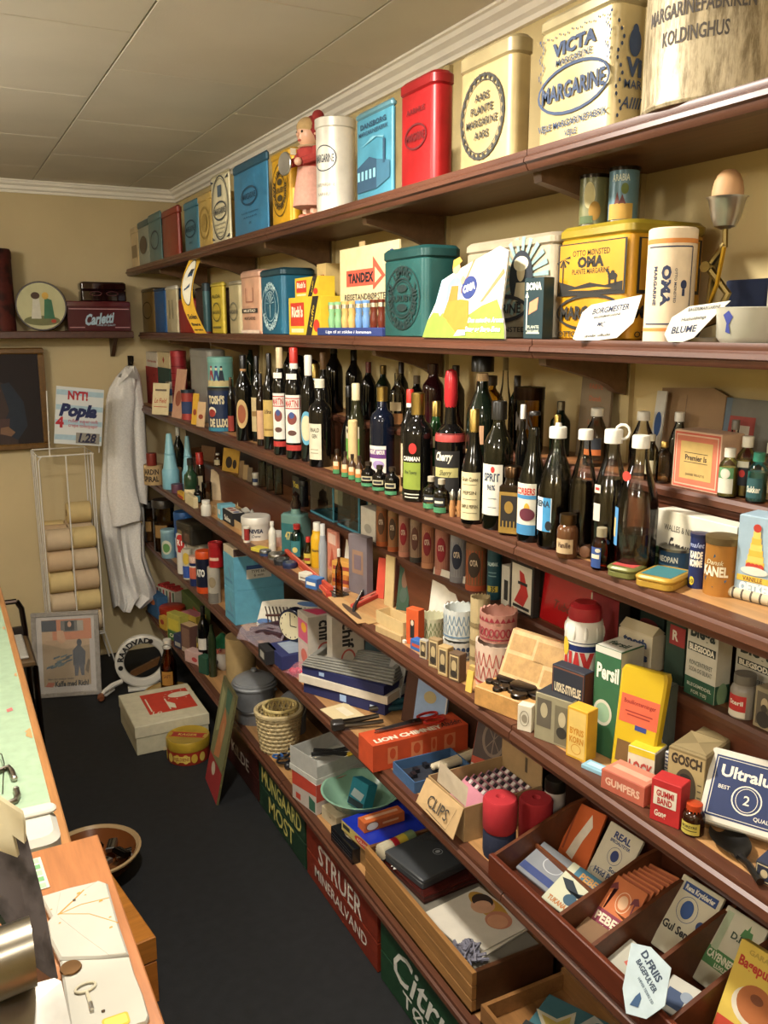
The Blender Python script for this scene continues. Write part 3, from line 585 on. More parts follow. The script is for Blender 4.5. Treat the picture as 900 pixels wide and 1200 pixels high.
o.rect(K, -w*.38, h*.6, w*.015, h*.22, part='emblem'); c0 = (w*.3, h*.54); o.ell(K, c0[0], c0[1], w*.06, h*.03); o.ell(K, c0[0], c0[1]+h*.03, w*.025, h*.02)
for q in (-.045, -.03, .03, .045): o.rect(K, c0[0]+w*q, c0[1]-h*.04, w*.012, h*.07, part='emblem')
o.poly(K, [(c0[0]-w*.05, c0[1]), (c0[0]-w*.09, c0[1]+h*.06), (c0[0]-w*.07, c0[1]+h*.07), (c0[0]-w*.03, c0[1]+h*.02)]); o.bg = Y; o.ell(K, 0, h*.24, w*.46, h*.16, ring=.005); o.text('MARGARINE', K, 0, h*.24, h*.11, w=w*.80, bold=.04); o.text('OTTO MØNSTED AS', K, 0, h*.05, h*.05, w=w*.85, bold=.02)
o.rect(K, 0, h*.62, o.d*.8, h*.46, face='r', part='emblem'); o.rect(Y, 0, h*.63, o.d*.74, h*.42, face='r', part='emblem'); o.text('OTTO', K, 0, h*.7, h*.06, face='r'); o.text('MARGARINE', K, 0, h*.24, h*.1, w=o.d*.8, face='r', bold=.03); o.text('OTTO MØNSTED', K, 0, h*.05, h*.05, w=o.d*.8, face='r'); o.end()
ztop = o.loc.z+o.h
for xc, yt, wp, lb, c in ((695, 206, 34, 'small can with green and gold picture standing on the yellow OMA tin', '#6f6e48'), (729, 197, 34, 'small can with pyramid picture and dark rim on the yellow OMA tin', '#5a7a86')):
    r = CY('small_can', lb, 'can', ztop, xc, 262, yt, wp); P = Vector((omat.loc.x-.035, 2, ztop)); r.loc = P+Vector((0, 1, 0))*along(P, (0, 1, 0), xc); r.loc.z = ztop+.0006; dep = (r.loc-EYE).dot(FW); r.R = wp*dep/FPX/2; r.h = rise(r.loc, yt)
    r.lathe('body', 'tin '+c, [(r.R, .003), (r.R, r.h-.004)], 20); r.lathe('rim', 'metal #3a342c', [(r.R+.0015, r.h-.006), (r.R+.0015, r.h), (r.R-.002, r.h), (r.R-.003, r.h-.003), (0, r.h-.003)], 20); r.lathe('foot_ring', 'metal #8a8478', [(r.R+.001, 0), (r.R+.001, .004), (r.R, .005)], 20); r.rz = -55
    if 'pyramid' in lb: r.rect('#b08a3a', 0, r.h*.2, r.R*1.8, r.h*.28, part='label'); r.poly('#6a3a34', [(-r.R*.4, r.h*.33), (0, r.h*.33), (-r.R*.2, r.h*.55)]); r.poly('#5a2f30', [(-.1*r.R, r.h*.33), (r.R*.4, r.h*.33), (r.R*.15, r.h*.5)]); r.ell('#5c6a30', r.R*.3, r.h*.6, r.R*.25, r.h*.1); r.text('ARABIA', '#c9cdb8', 0, r.h*.8, r.h*.12, w=r.R*1.2)
    else: r.ell('#b8ac7c', -.1*r.R, r.h*.6, r.R*.4, r.h*.25, part='label'); r.ell('#9a742c', .3*r.R, r.h*.3, r.R*.4, r.h*.18); r.rect('#4a5a34', -.3*r.R, r.h*.14, r.R*1.0, r.h*.14)
    r.end()
# OMA tube
o = CY('margarine_tube', 'tall cream cardboard OMA tube with blue frame and upright lettering', 'tube', 'B', 781, .016, 268, 56); R, h = o.R, o.h; o.rz = -50
o.lathe('body', 'card #d8c3a4', [(R, 0), (R, h*.985), (R-.003, h), (0, h)], 28); Nv = '#28304e'
o.lathe('band', 'card #c9803c', [(R+.0004, h*.86), (R+.0004, h*.90)], 28); o.lathe('band#2', 'card #c9803c', [(R+.0004, h*.09), (R+.0004, h*.12)], 28)
for z in (.83, .155): o.rect(Nv, 0, h*z, R*2.0, h*.012, part='label')
o.rect(Nv, R*1.0, h*.49, R*.05, h*.68, part='label'); o.text('OMA', Nv, -R*.08, h*.49, R*.34, w=h*.36, rot=-90, bold=.06); o.text('MARGARINE', Nv, -R*.55, h*.49, R*.15, w=h*.34, rot=-90, bold=.03); o.text('OTTO MØNSTED', Nv, R*.3, h*.49, R*.1, w=h*.3, rot=-90); o.ell(Nv, R*.65, h*.5, R*.14, h*.04); o.rect(Nv, R*.65, h*.43, R*.12, h*.06, part='emblem'); o.end()
# price cards
def pcard(label, pts, yb, sh, txts, tilt=20, a=25):
    xs = [p[0] for p in pts]; P = base(sum(xs)/len(xs), yb, sh); rz = math.radians(-90+a); t = Vector((math.cos(rz), math.sin(rz), 0))
    o = T('price_card', label, 'card', P, -90+a, tilt=tilt); loc = []
    for x, y in pts:
        s_ = along(P, t, x); loc.append((s_, max(0, rise(P+t*s_, y))/max(.5, math.cos(math.radians(tilt)))))
    o.prism('card', 'paper #dcd9ca', loc, -.0006, .0006, axis='y'); o.d = .0012
    for st, x, y, hh, ww, c, sh_, rot in txts:
        s_ = along(P, t, x); v = rise(P+t*s_, y)/math.cos(math.radians(tilt)); o.text(st, c, s_, v, hh, w=ww, shear=sh_, rot=rot, bold=.02)
    o.end()
pcard('white BORGMESTER price card with curved edge, leaning on the OMA tin', [(671, 397), (675, 400), (700, 401), (722, 396), (738, 378), (742, 345), (685, 357), (676, 366)], .004, 'B', [('BORGMESTER', 709, 362, .0095, .062, '#28304e', .3, 8), ('BAGERIMARGARINE', 706, 370, .004, .045, '#444', .2, 8), ('MC', 701, 380, .008, .012, '#28304e', .3, 0), ('Jævnfør udbudet', 699, 393, .005, .045, '#444', .3, 5)])
pcard('white BLUME price card with a rounded lower edge beside the stoneware bowl', [(777, 392), (783, 401), (800, 402), (812, 396), (830, 372), (847, 352), (800, 359), (782, 372)], .003, 'B', [('BLUME', 799, 386, .010, .035, '#28304e', .2, 6), ('Husholdnings', 808, 373, .005, .035, '#555', .3, 8), ('BAGERIMARGARINE', 818, 361, .005, .045, '#555', .2, 6)], a=25)
# egg on a whisk stand
o = T('egg_stand', 'brass lever stand holding a brown egg in an aluminium cup', 'egg cooker', base(832, .075, 'B'), -75); P0 = o.loc; zc = rise(P0, 266); zt = rise(P0, 232); ze = rise(P0, 199); dep = (P0-EYE).dot(FW); rr = 40*dep/FPX/2
o.lathe('cup', 'metal #b4b0a8', [(.006, zc-.004), (rr*.6, zc), (rr*.85, zc+(zt-zc)*.4), (rr, zt-.004), (rr+.004, zt), (rr-.001, zt), (rr*.8, zc+(zt-zc)*.5), (0, zc+.006)], 24, cx=.01)
eh = ze-zt+.028; o.lathe('egg', 'wax #b98e62', [(.003, zt-.028)]+[(rr*.93*math.sin(math.pi*q)**.72*(1.05-.22*q), zt-.028+eh*(1-math.cos(math.pi*q))/2) for q in (.12, .25, .4, .52, .65, .78, .9)]+[(0, ze)], 20, cx=.01)
G = 'metal #8c7a4c'; o.tube('stem', G, [(.01, 0, zc), (.012, 0, zc*.82)], .0045, 8); o.tube('lever', G, [(.012, 0, zc*.85), (-.012, 0, zc*.66), (.022, 0, zc*.42), (.004, 0, zc*.18), (-.022, 0, .02)], [.005, .007, .006, .006, .004], 8); o.tube('lever#2', G, [(.012, .0, zc*.85), (-.008, .01, zc*.66), (-.014, .012, zc*.3), (-.024, .0, .02)], [.004, .005, .005, .005], 8); o.tube('lever#3', 'metal #a8842c', [(.014, -.006, zc*.82), (.008, -.008, zc*.5), (-.004, -.006, zc*.3)], .0035, 6)
o.lathe('pivot', G, [(.008, -.01), (.008, .01)], 10, axis='y', cx=-.012, cz=zc*.66); o.ball('knob', 'metal #8c8474', (-.03, 0, .014), .012); o.box('foot', 'metal #8c8474', .06, .04, 0, .006, r=.01, cx=-.005); o.end()
o = BX('card_box', 'dark blue box lying behind the stoneware bowl', 'box', 'B', 846, 900, .14, 327, .07); o.box('body', 'card #1e2a48', o.w, o.d, 0, o.h, bev=.002); o.rect('#8a93a8', 0, o.h*.5, o.w*.7, o.h*.1); o.end()
o = CY('stoneware_bowl', 'low grey stoneware bowl with a blue painted brushstroke', 'bowl', 'B', 880, .012, 360, 84); R, h = o.R, o.h; o.lathe('body', 'gloss #a4a090', [(R*.85, 0), (R*.97, h*.15), (R, h*.85), (R*1.02, h*.97), (R*.96, h), (R*.92, h*.9), (R*.85, h*.2), (0, h*.12)], 28); o.poly('#23307c', [(-R*.55, h*.78), (-R*.35, h*.9), (-R*.2, h*.72), (-R*.32, h*.5), (-R*.25, h*.25), (-R*.42, h*.3), (-R*.4, h*.55)], part='brushstroke'); o.end()
o = CY('stoneware_jar', 'tall grey stoneware jar with blue lettering behind the low bowl', 'jar', 'B', 918, .13, 278, 62); R, h = o.R, o.h; o.lathe('body', 'gloss #b0ab9a', [(R*.9, 0), (R, .01), (R, h*.55), (R*.8, h*.75), (R*.72, h*.85), (R*.85, h*.92), (R*.85, h*.97), (R*.7, h)], 28); o.text('MARGA', '#3a4a78', -R*.2, h*.42, h*.09, w=R*1.3); o.text('KØB', '#3a4a78', -R*.2, h*.26, h*.09); o.lathe('band', 'gloss #34468a', [(R*.79, h*.76), (R*.745, h*.80), (R*.735, h*.805)], 28); o.end()
# ------------------------------------------------------------------ bottles
STY = {
 'wine': ([(.93, 0), (1, .012), (1, .58), (.94, .65), (.62, .73), (.42, .78), (.37, .84)], .37, .84),
 'burg': ([(.93, 0), (1, .012), (1, .42), (.93, .5), (.7, .6), (.48, .7), (.40, .8), (.38, .86)], .38, .86),
 'mart': ([(.93, 0), (1, .012), (1, .60), (.97, .66), (.75, .73), (.5, .79), (.42, .82), (.40, .85)], .42, .85),
 'port': ([(.93, 0), (1, .012), (1, .60), (.98, .66), (.80, .71), (.52, .74), (.42, .78), (.42, .86)], .42, .86),
 'cone': ([(.93, 0), (1, .02), (1, .48), (.9, .58), (.7, .68), (.5, .77), (.38, .84), (.36, .90)], .38, .90),
 'squat': ([(.9, 0), (1, .02), (1, .44), (.96, .52), (.8, .58), (.5, .61), (.34, .64), (.32, .84)], .36, .84),
 'mini': ([(.9, 0), (1, .03), (1, .52), (.9, .62), (.5, .70), (.38, .74), (.36, .84)], .42, .84),
 'flask': ([(.9, 0), (1, .03), (1, .64), (.92, .7), (.55, .78), (.45, .82), (.45, .86)], .5, .86),
 'globe': ([(.6, 0), (.9, .05), (1, .22), (.95, .38), (.7, .5), (.36, .58), (.3, .66), (.3, .86)], .34, .86),
 'jar': ([(.93, 0), (1, .03), (1, .62), (.9, .70), (.72, .75), (.72, .80)], .78, .80)}
def fill_bottle(o, sty, glass, cap, labels=(), capz=None, capr=None, seg=18, level=None):
    prof, nr, nz = STY[sty]; R, h = o.R, o.h
    o.lathe('glass', CL if level else glass, [(r*R, z*h) for r, z in prof]+[(nr*R*.9, (nz+.02)*h)], seg)
    if level: o.lathe('liquid', glass, [(r*R*.985, max(.003, z*h)) for r, z in prof if z < level]+[(max(r for r, z in prof if z >= level)*R*.97, level*h), (0, level*h)], seg)
    cz = capz or nz
    if cap: o.lathe('cap', cap, [((capr or nr*1.06)*R, cz*h), ((capr or nr*1.08)*R, h*.99), ((capr or nr*1.0)*R*.92, h)], 14)
    for lb in labels:
        if lb[0] == 'e': _, c, z, rx, ry = lb; o.ell(c, 0, z*h, rx*R, ry*h, part='label')
        elif lb[0] == 'b': _, c, z0, z1 = lb; o.lathe('neck_band', c, [(nr*R*1.03+.0004, z0*h), (nr*R*1.0+.0004, z1*h)], 14)
        elif lb[0] == 't': o.text(lb[1], lb[2], (lb[5] if len(lb) > 5 else 0)*R, lb[3]*h, lb[4][1]*h, w=lb[4][0]*R, bold=.03)
        else: c, z0, z1, wd = lb[:4]; o.rect(c, (lb[4] if len(lb) > 4 else 0)*R, (z0+z1)/2*h, wd*R, (z1-z0)*h)
    return o
def bot(label, sh, xc, yb, yt, wpx, sty, glass, cap, labels=(), name='bottle', cat='bottle', group=None, **k):
    o = CY(name, label, cat, sh, xc, yb, yt, wpx, group); fill_bottle(o, sty, glass, cap, labels, **k); o.end(); return o
BK = 'dglass #0c0b0a'; BR = 'dglass #1a0e08'; GN = 'dglass #0f1a10'; CL = 'glass #f4f2ec'; GLD = 'metal #b59a58'; CR = '#cbbd98'; WH = '#dcd6c8'; RD = '#a82a22'
# --- far end: packed tins and cartons
o = BX('carton', 'red carton with black pattern under the white script box on the bottle shelf', 'box', 'C', 173, 186, .09, 430, .06); o.box('body', 'card #8c1f1c', o.w, o.d, 0, o.h); 
for i in range(8): o.ell('#2a1210', random.uniform(-.35, .35)*o.w, o.h*(.1+.1*i), .006, .008)
o.end(); c1 = o
o = BX('carton', 'small white carton with red script resting on the red patterned carton', 'box', c1.loc.z+c1.h, 173, 186, 430, 404, .05); o.loc = c1.loc+Vector((0, 0, c1.h+.0004)); o.w = c1.w; o.h = .075; o.box('body', 'card #cfc6b6', o.w, .05, 0, o.h); o.d = .05; o.text('Amanda', '#b0302a', 0, o.h*.4, .012, w=o.w*.8, shear=.3); o.end()
o = BX('carton', 'dark green carton beside the red patterned carton', 'box', 'C', 187, 201, .09, 431, .06); o.box('body', 'card #1e3a30', o.w, o.d, 0, o.h); o.end(); c2 = o
o = T('carton', 'cream carton with red flower emblem resting on the dark green carton', 'box', c2.loc+Vector((0, 0, c2.h+.0004)), -90); o.w, o.d, o.h = c2.w, .055, .075; o.box('body', 'card #c9b78e', o.w, o.d, 0, o.h); o.poly('#a8321e', [(0, .02), (.02, .038), (0, .056), (-.02, .038)]); o.end()
o = BX('advertising_card', 'cream advertising card with red script leaning at the far end of the bottle shelf', 'card', 'C', 178, 197, 486, 449, .003, a=35); o.tilt = 8; o.box('card', 'card #cdbd96', o.w, .003, 0, o.h); o.text('Le Field', '#a8321e', 0, o.h*.45, o.h*.15, w=o.w*.7, shear=.2); o.rect('#6a5a4a', 0, o.h*.78, o.w*.7, o.h*.06); o.rect('#a8321e', 0, o.h*.25, o.w*.8, .003); o.end()
o = CY('tin', 'blue tin with silver lid behind the pink leaning card', 'tin', 'C', 203, .06, 446, 14); o.lathe('body', 'tin #2a4a7c', [(o.R, 0), (o.R, o.h*.75)]); o.lathe('lid', 'metal #a8a49a', [(o.R+.001, o.h*.74), (o.R+.001, o.h*.97), (0, o.h)]); o.rect('#d4cdb8', 0, o.h*.4, o.R*1.6, o.h*.25); o.end()
o = BX('advertising_card', 'narrow pinkish advertising card leaning on the blue tin', 'card', 'C', 201, 212, 490, 432, .003, a=10); o.tilt = 10; o.box('card', 'card #b98e74', o.w, .003, 0, o.h); o.ell('#8c4a34', 0, o.h*.4, o.w*.3, o.h*.16); o.end()
o = CY('tin', 'raspberry-red embossed canister on top of the red and blue tin', 'tin', 'C', 212, .085, 410, 18); o.lathe('body', 'tin #8c1c26', [(o.R, 0), (o.R, o.h*.93)]); o.lathe('lid', 'tin #a02a30', [(o.R+.001, o.h*.9), (o.R+.001, o.h*.985), (0, o.h)])
for i in range(5): o.rect('#6c1018', 0, o.h*(.3+.11*i), o.R*2.2, .004, part='label')
o.end()
o = CY('tin', 'low tin with red side and blue band beside the pink card', 'tin', 'C', 221, .025, 456, 15); o.lathe('body', 'tin #a03a34', [(o.R, 0), (o.R, o.h*.9)]); o.lathe('lid', 'metal #4a5a70', [(o.R+.001, o.h*.88), (o.R+.001, o.h*.985), (0, o.h)]); o.rect('#24365c', 0, o.h*.4, o.R*2, o.h*.4); o.end()
o = BX('metal_canister', 'tall plain aluminium canister behind the chocolate tin', 'tin', 'C', 224.5, 247, .05, 409, .09); o.box('body', 'tin #8d8b84', o.w, o.d, 0, o.h*.9, r=.025, bev=.003); o.box('lid', 'tin #8d8b84', o.w+.003, o.d+.003, o.h*.88, o.h, r=.026, bev=.006); o.end()
for xl, xr, yb, yt, c, lb in ((224, 230.5, 500, 461, '#c99a2e', 'narrow yellow card in front of the aluminium canister'), (230, 239, 502, 471, '#c4a47e', 'small peach card in front of the aluminium canister')):
    o = BX('advertising_card', lb, 'card', 'C', xl, xr, yb, yt, .003, a=20, tilt=8); o.box('card', 'card '+c, o.w, .003, 0, o.h); o.ell('#8c3a24', 0, o.h*.4, o.w*.3, o.h*.1); o.end()
o = CY('chocolate_tin', 'dark blue round chocolate tin lettered DE LUXE', 'tin', 'C', 258, 508, 453, 32); R, h = o.R, o.h; o.lathe('body', 'tin #1a2a4a', [(R, 0), (R, h*.94)], 24); o.lathe('lid', 'tin #32302c', [(R+.001, h*.93), (R+.0015, h*.985), (0, h)], 24); o.text("TOSH'S", CR, -.1*R, h*.72, h*.17, w=R*1.3, bold=.05); o.text('DE LUXE', CR, .1*R, h*.2, h*.17, w=R*1.6, bold=.05); o.ell('#d8ccb0', -.45*R, h*.46, R*.36, h*.1); o.ell('#8c2a20', -.45*R, h*.42, R*.33, h*.09); o.rect('#2f7890', 0, h*.05, R*2.4, h*.08); o.end(); c3 = o
o = T('toffee_tin', 'turquoise round tin with three dancing figures on the chocolate tin', 'tin', c3.loc+Vector((0, 0, c3.h+.0005)), c3.rz); o.R = c3.R*.92; o.h = rise(c3.loc, 418)-c3.h; R, h = o.R, o.h; o.lathe('body', 'tin #6ea8a0', [(R, 0), (R, h*.84)], 24); o.lathe('lid', 'tin #7ab0a8', [(R+.001, h*.82), (R+.0015, h*.97), (R-.003, h), (0, h)], 24)
o.rect('#b8a878', 0, h*.12, R*2.2, h*.2)
for u, c in ((-.45, '#8c2a30'), (0, '#1e3a6a'), (.4, '#15202e')): o.poly(c, [(u*R-.012, h*.2), (u*R+.012, h*.2), (u*R+.006, h*.55), (u*R-.006, h*.55)]); o.ell('#d8b898', u*R, h*.61, .004, .006); o.ell(c, u*R, h*.67, .005, .004)
o.end()
# --- front and middle rows
bot('slim dark bottle with red foot beside the chocolate tin', 'C', 272, .06, 442, 9, 'wine', BK, 'metal #4a3a2a', [('#8c2f22', .02, .3, 1.8)])
bot('black bottle with round orange-cream label beside the chocolate tin', 'C', 287.5, 517, 416, 20, 'wine', BK, 'plastic #14110f', [('b', '#b98a5a', .80, .88), ('e', '#b99a66', .32, .75, .17), ('e', '#8c4a2a', .32, .5, .11)])
bot('dark bottle with plain cream label behind the round-label bottle', 'C', 303, .05, 417, 15, 'wine', BK, 'plastic #14110f', [('#b9a478', .12, .52, 1.6), ('#8a6a3a', .3, .36, 1.4)])
bot('short dark bottle with peach label between tall wine bottles', 'C', 307, .02, 438, 11, 'wine', BR, 'plastic #1c1512', [('#c49a76', .1, .5, 1.5)])
bot('dark green bottle without label at the back, near the chocolate tin', 'c', 295, .02, 401, 14, 'wine', GN, None)
bot('dark bottle with ochre label standing left of the two vermouth bottles', 'C', 317.5, 527, 414, 16, 'wine', BK, 'plastic #1a1410', [('#b99a55', .14, .52, 1.8), ('t', 'St Brun', '#4a2a18', .4, (1.1, .04)), ('#8a6a30', .2, .22, 1.4)])
def martini(label, xc, yb, yt, w, cap, band):
    bot(label, 'C', xc, yb, yt, w, 'mart', BK, cap, [('b', band, .80, .87), (WH, .72, .77, 1.2), (WH, .15, .58, 1.75), (RD, .08, .13, 1.9), (RD, .455, .465, 1.7), (RD, .545, .555, 1.7), ('t', 'MARTINI', RD, .505, (1.55, .06)), ('e', '#7a3a34', .37, .55, .055), ('e', '#3a4a7c', .40, .3, .03), ('e', '#5a3a30', .24, .5, .025)], capz=.86)
martini('vermouth bottle with white label and cream capsule', 330, 534, 407, 18, 'plastic #c9b28a', '#c9b28a')
martini('vermouth bottle with white label and red capsule', 346.5, 538.5, 407, 22, 'plastic #b02a20', WH)
bot('dark bottle with white capsule and blue-rimmed round label', 'C', 363, .03, 416, 20, 'mart', BK, 'plastic #d0cbbe', [('b', WH, .70, .85), ('e', '#5a98b0', .32, .85, .16), ('e', CR, .32, .7, .12)], capz=.80)
bot('dark bottle with tan cap behind the white-capped short bottle', 'C', 380, .10, 413, 19, 'wine', BK, 'plastic #8c6a48')
bot('black bottle without label at the wall behind the vermouth', 'c', 352, .02, 400, 18, 'wine', BK, 'plastic #5a4a38')
bot('short dark bottle with white screw cap and grey-cream label', 'C', 376, 548, 444, 27, 'port', BK, 'plastic #cfc8b2', [('#c4bda4', .09, .5, 1.35, -.25), ('t', 'RNALD', '#55503f', .43, (.9, .045), -.2), ('t', 'GEN', '#55503f', .36, (.5, .045), -.2), ('#8a836c', .2, .21, .8, -.25), ('#8a836c', .16, .17, .8, -.25)], capz=.9)
bot('dark bottle with gold label and blue-white neck band', 'C', 399, 532, 426, 21, 'wine', BK, GLD, [('b', '#a9c0cc', .76, .86), ('#8c7436', .12, .45, 1.7)])
bot('plain black bottle between the gold-label bottle and the far wall step', 'c', 392, .03, 401, 21, 'wine', BK, 'plastic #1c1714')
bot('round-bellied dark flask without label beside the paper tube', 'C', 409, .10, 452, 20, 'globe', BK, 'plastic #14110f')
o = CY('paper_tube', 'beige paper tube standing among the bottles', 'tube', 'C', 414, .035, 492, 11.5); o.lathe('body', 'card #c2a876', [(o.R, 0), (o.R, o.h*.98), (o.R*.8, o.h), (o.R*.8, o.h*.9), (0, o.h*.9)], 16); o.rect('#a8905e', 0, o.h*.3, o.R*1.8, o.h*.05); o.end()
bot('olive bottle with cream screw cap and bright green label', 'C', 430, 545, 449, 24, 'burg', 'dglass #262617', 'plastic #cfc29a', [('#b6ad92', .34, .5, 1.7, -.2), ('#5c8c3a', .08, .36, 1.7, -.2), ('t', 'MENTE', '#3a3428', .45, (1.2, .05), -.2), ('e', '#b8c08a', .2, .35, .05)], capz=.80)
bot('maroon-capped black bottle at the wall near the gold-capped liqueurs', 'c', 432, .03, 424, 18, 'wine', BK, 'plastic #5c1c1a', capz=.72)
bot('dark blue liqueur bottle with gold cap and violet PARFAIT AMOUR label', 'C', 448, 556, 453, 29, 'port', 'dglass #0c1220', GLD, [('#cdc8bc', .06, .26, 1.7, -.2), ('#5a2a6a', .22, .36, 1.7, -.2), ('#cdc8bc', .32, .36, 1.7, -.2), ('t', 'PARFAIT AMOUR', '#e6e0d2', .29, (1.5, .045), -.2), ('e', '#9a86b0', .15, .5, .05)], capz=.84)
bot('clear glass decanter with pointed stopper and amber spirit', 'c', 466, .02, 437, 20, 'wine', CL, 'glass #f4f2ec', [('#b8a27a', .3, .46, 1.5), ('#8a5a2a', .05, .25, 1.9)])
bot('dark capped bottle at the wall behind the amber decanter', 'c', 470, .07, 424, 17, 'wine', BK, 'plastic #2a1e18', capz=.74)
bot('dark bottle with bright red cap and white neck label', 'C', 480, .09, 456, 22, 'wine', BK, 'plastic #b8261c', [('b', WH, .66, .86), ('#c8b48c', .1, .45, 1.7)], capz=.86)
bot('port bottle with gold capsule and yellow-green label', 'C', 489, 589, 460, 36, 'port', BK, GLD, [('#7d8c30', .12, .37, 1.35, -.15), ('t', 'CARMAN', '#d8d4c4', .405, (1.25, .04), -.15), ('e', '#b8241c', .5, .27, .05), ('t', 'Fine Tawny', '#3a4418', .28, (.9, .03), -.15), ('#c9c4b0', .07, .08, 1.1, -.1), ('#c9c4b0', .04, .05, 1.0, -.1)], capz=.80)
bot('squat maroon glass bottle high at the back by the wall', 'c', 507, .02, 426, 26, 'flask', 'dglass #2a0c10', 'dglass #2a0c10')
bot('bright green glass bottle with cream paper tag behind the port', 'C', 510, .09, 470, 26, 'wine', 'dglass #16381a', GLD, [('#b8ac80', .52, .64, 1.2), ('#b8a87a', .1, .32, 1.6)])
# cherry liqueur with red wax
o = CY('bottle', 'broad black cherry-liqueur bottle with red shoulder band and red wax', 'bottle', 'C', 526.5, .055, 432, 36); R, h = o.R, o.h
o.lathe('glass', BK, [(R*.94, 0), (R, .006), (R, h*.47), (R*.95, h*.53), (R*.7, h*.57), (R*.42, h*.60), (R*.37, h*.66), (R*.34, h*.8)], 20); o.lathe('shoulder_band', 'plastic #a8403c', [(R*1.005, h*.475), (R*1.0, h*.51), (R*.93, h*.535)], 20); o.lathe('wax_capsule', 'gloss #a8242a', [(R*.36, h*.72), (R*.46, h*.78), (R*.44, h*.93), (R*.34, h*.985), (0, h)], 10)
o.rect('#1c1a18', 0, h*.24, R*2, h*.34); o.text('Cherry', '#d8d2c0', -.1*R, h*.37, h*.06, w=R*1.2, shear=.2, bold=.04); o.rect('#b0a86a', .05*R, h*.25, R*1.7, h*.07); o.text('Sherry', '#4a4424', .05*R, h*.25, h*.04, w=R*.8, shear=.3); o.rect('#8a846a', 0, h*.1, R*1.2, h*.012); o.end()
bot('tall dark green bottle with black stopper and red-cream label', 'C', 562, .11, 417, 35, 'wine', 'dglass #0e160e', 'plastic #100e0c', [('b', '#b89a74', .84, .89), ('#b98e6a', .44, .56, 1.0), ('#a8885c', .24, .40, 1.5, -.5), ('e', '#8c3024', .33, .35, .04)], capz=.90, capr=.75)
bot('clear bottle with pale cap at the wall behind the tall stopper bottle', 'c', 590, .03, 419, 17, 'burg', CL, 'plastic #9c8e70')
bot('clear liquor bottle with yellow spirit against the wall near the stopper bottle', 'c', 572, .02, 440, 34, 'flask', 'glass #d8b45a', 'plastic #3a2c1e')
o = bot('dark bottle with gold capsule and tall cream paper label', 'C', 553.5, 615, 479, 28, 'burg', BK, GLD, [('#c9bd94', .04, .46, 1.9), ('t', 'Grain Cuvee', '#5c5238', .40, (1.5, .035)), ('#6a6044', .35, .355, 1.3), ('t', 'PEPSIN', '#5c5238', .28, (1.2, .03)), ('#6a6044', .22, .225, 1.3), ('t', 'SIMPLE PEPSIN', '#5c5238', .16, (1.5, .03)), ('#6a6044', .1, .105, 1.4)], capz=.80)
bot('dark spirit bottle with white SPRIT label and red-topped black cap', 'C', 581.5, 622, 470, 35, 'mart', 'dglass #12120a', 'plastic #15130f', [('#cfc9ba', .12, .52, 1.65, -.15), ('t', 'SPRIT', '#2c3a4e', .42, (1.15, .06), -.1), ('t', '96%', '#2c3a4e', .34, (.6, .04), -.1), ('e', '#b02a22', .48, .14, .025), ('#55606a', .25, .255, .6), ('#55606a', .18, .185, .6)], capz=.86, capr=.52)
o = BX('bottle', 'square brown bottle with gold patterned label and rusty screw cap', 'bottle', 'C', 581.5, 607, 628, 548, .045, a=35); w, h = o.w, o.h; o.w = w; o.box('glass', 'dglass #1c120a', w, w*.8, 0, h*.74, r=.006, bev=.004); o.lathe('neck', 'dglass #1c120a', [(w*.36, h*.73), (w*.3, h*.8), (w*.3, h*.86)], 14); o.lathe('cap', 'metal #5c4632', [(w*.36, h*.84), (w*.38, h*.98), (w*.34, h)], 14); o.d = w*.8; o.rect('#8c6c26', 0, h*.34, w*.9, h*.6); o.rect('#1c140c', 0, h*.36, w*.74, h*.46); o.ell('#8c6c26', 0, h*.42, w*.2, h*.09)
for i in range(4): o.rect('#8c6c26', (-.25+.167*i)*w, h*.16, w*.06, h*.12)
o.end()
bot('white-capped dark bottle between the spirit bottle and the juice', 'C', 609, .10, 474, 16, 'wine', BK, 'plastic #d4cfc2', capz=.88)
o = CY('preserve_jar', 'yellow preserve jar with dark lid at the back of the bottle shelf', 'jar', 'c', 618, .01, 452, 36); R, h = o.R, o.h; o.lathe('glass', 'glass #b8942e', [(R*.9, 0), (R, .01), (R, h*.8)], 18); o.lathe('lid', 'metal #2c2018', [(R*1.02, h*.8), (R*1.02, h*.98), (0, h)], 18); o.text('MUS', '#2a2010', 0, h*.5, h*.25, w=R*1.2, bold=.04); o.end()
bot('tall dark juice bottle with fruit label lettered CORBERS', 'C', 621.5, 632, 482, 33, 'burg', 'dglass #0c0d0a', 'plastic #1c1814', [('#c9c4b4', .06, .46, 1.7, -.2), ('#3a7ca8', .06, .14, 1.7, -.2), ('#3a7ca8', .34, .37, 1.7, -.2), ('t', 'CORBERS', '#b02a20', .40, (1.5, .05), -.2), ('e', '#c9962a', .24, .25, .07), ('e', '#5a1c2c', .22, .6, .05)], capz=.97)
bot('clear bottle behind the flip-top juice bottles, cream label', 'C', 648, .12, 486, 20, 'wine', 'dglass #122014', GLD, [('#c8bea0', .2, .5, 1.5)])
FT = 'plastic #d8d4c8'
o = CY('bottle', 'black juice bottle with flip-top and blue label lettered RENA', 'bottle', 'C', 648.5, 643, 500, 41); fill_bottle(o, 'cone', 'dglass #0b0a08', FT, [('#c4ccce', .15, .43, 1.2, -.45), ('#3a86b4', .15, .43, .5, -.15), ('t', 'RENA', '#1c2a3a', .38, (1.0, .05), -.45), ('e', '#16181c', .2, .2, .04)], capz=.91, capr=.5, level=0.66); o.lathe('cap>knob', FT, [(o.R*.2, o.h), (o.R*.16, o.h*1.03), (0, o.h*1.035)], 10); o.end()
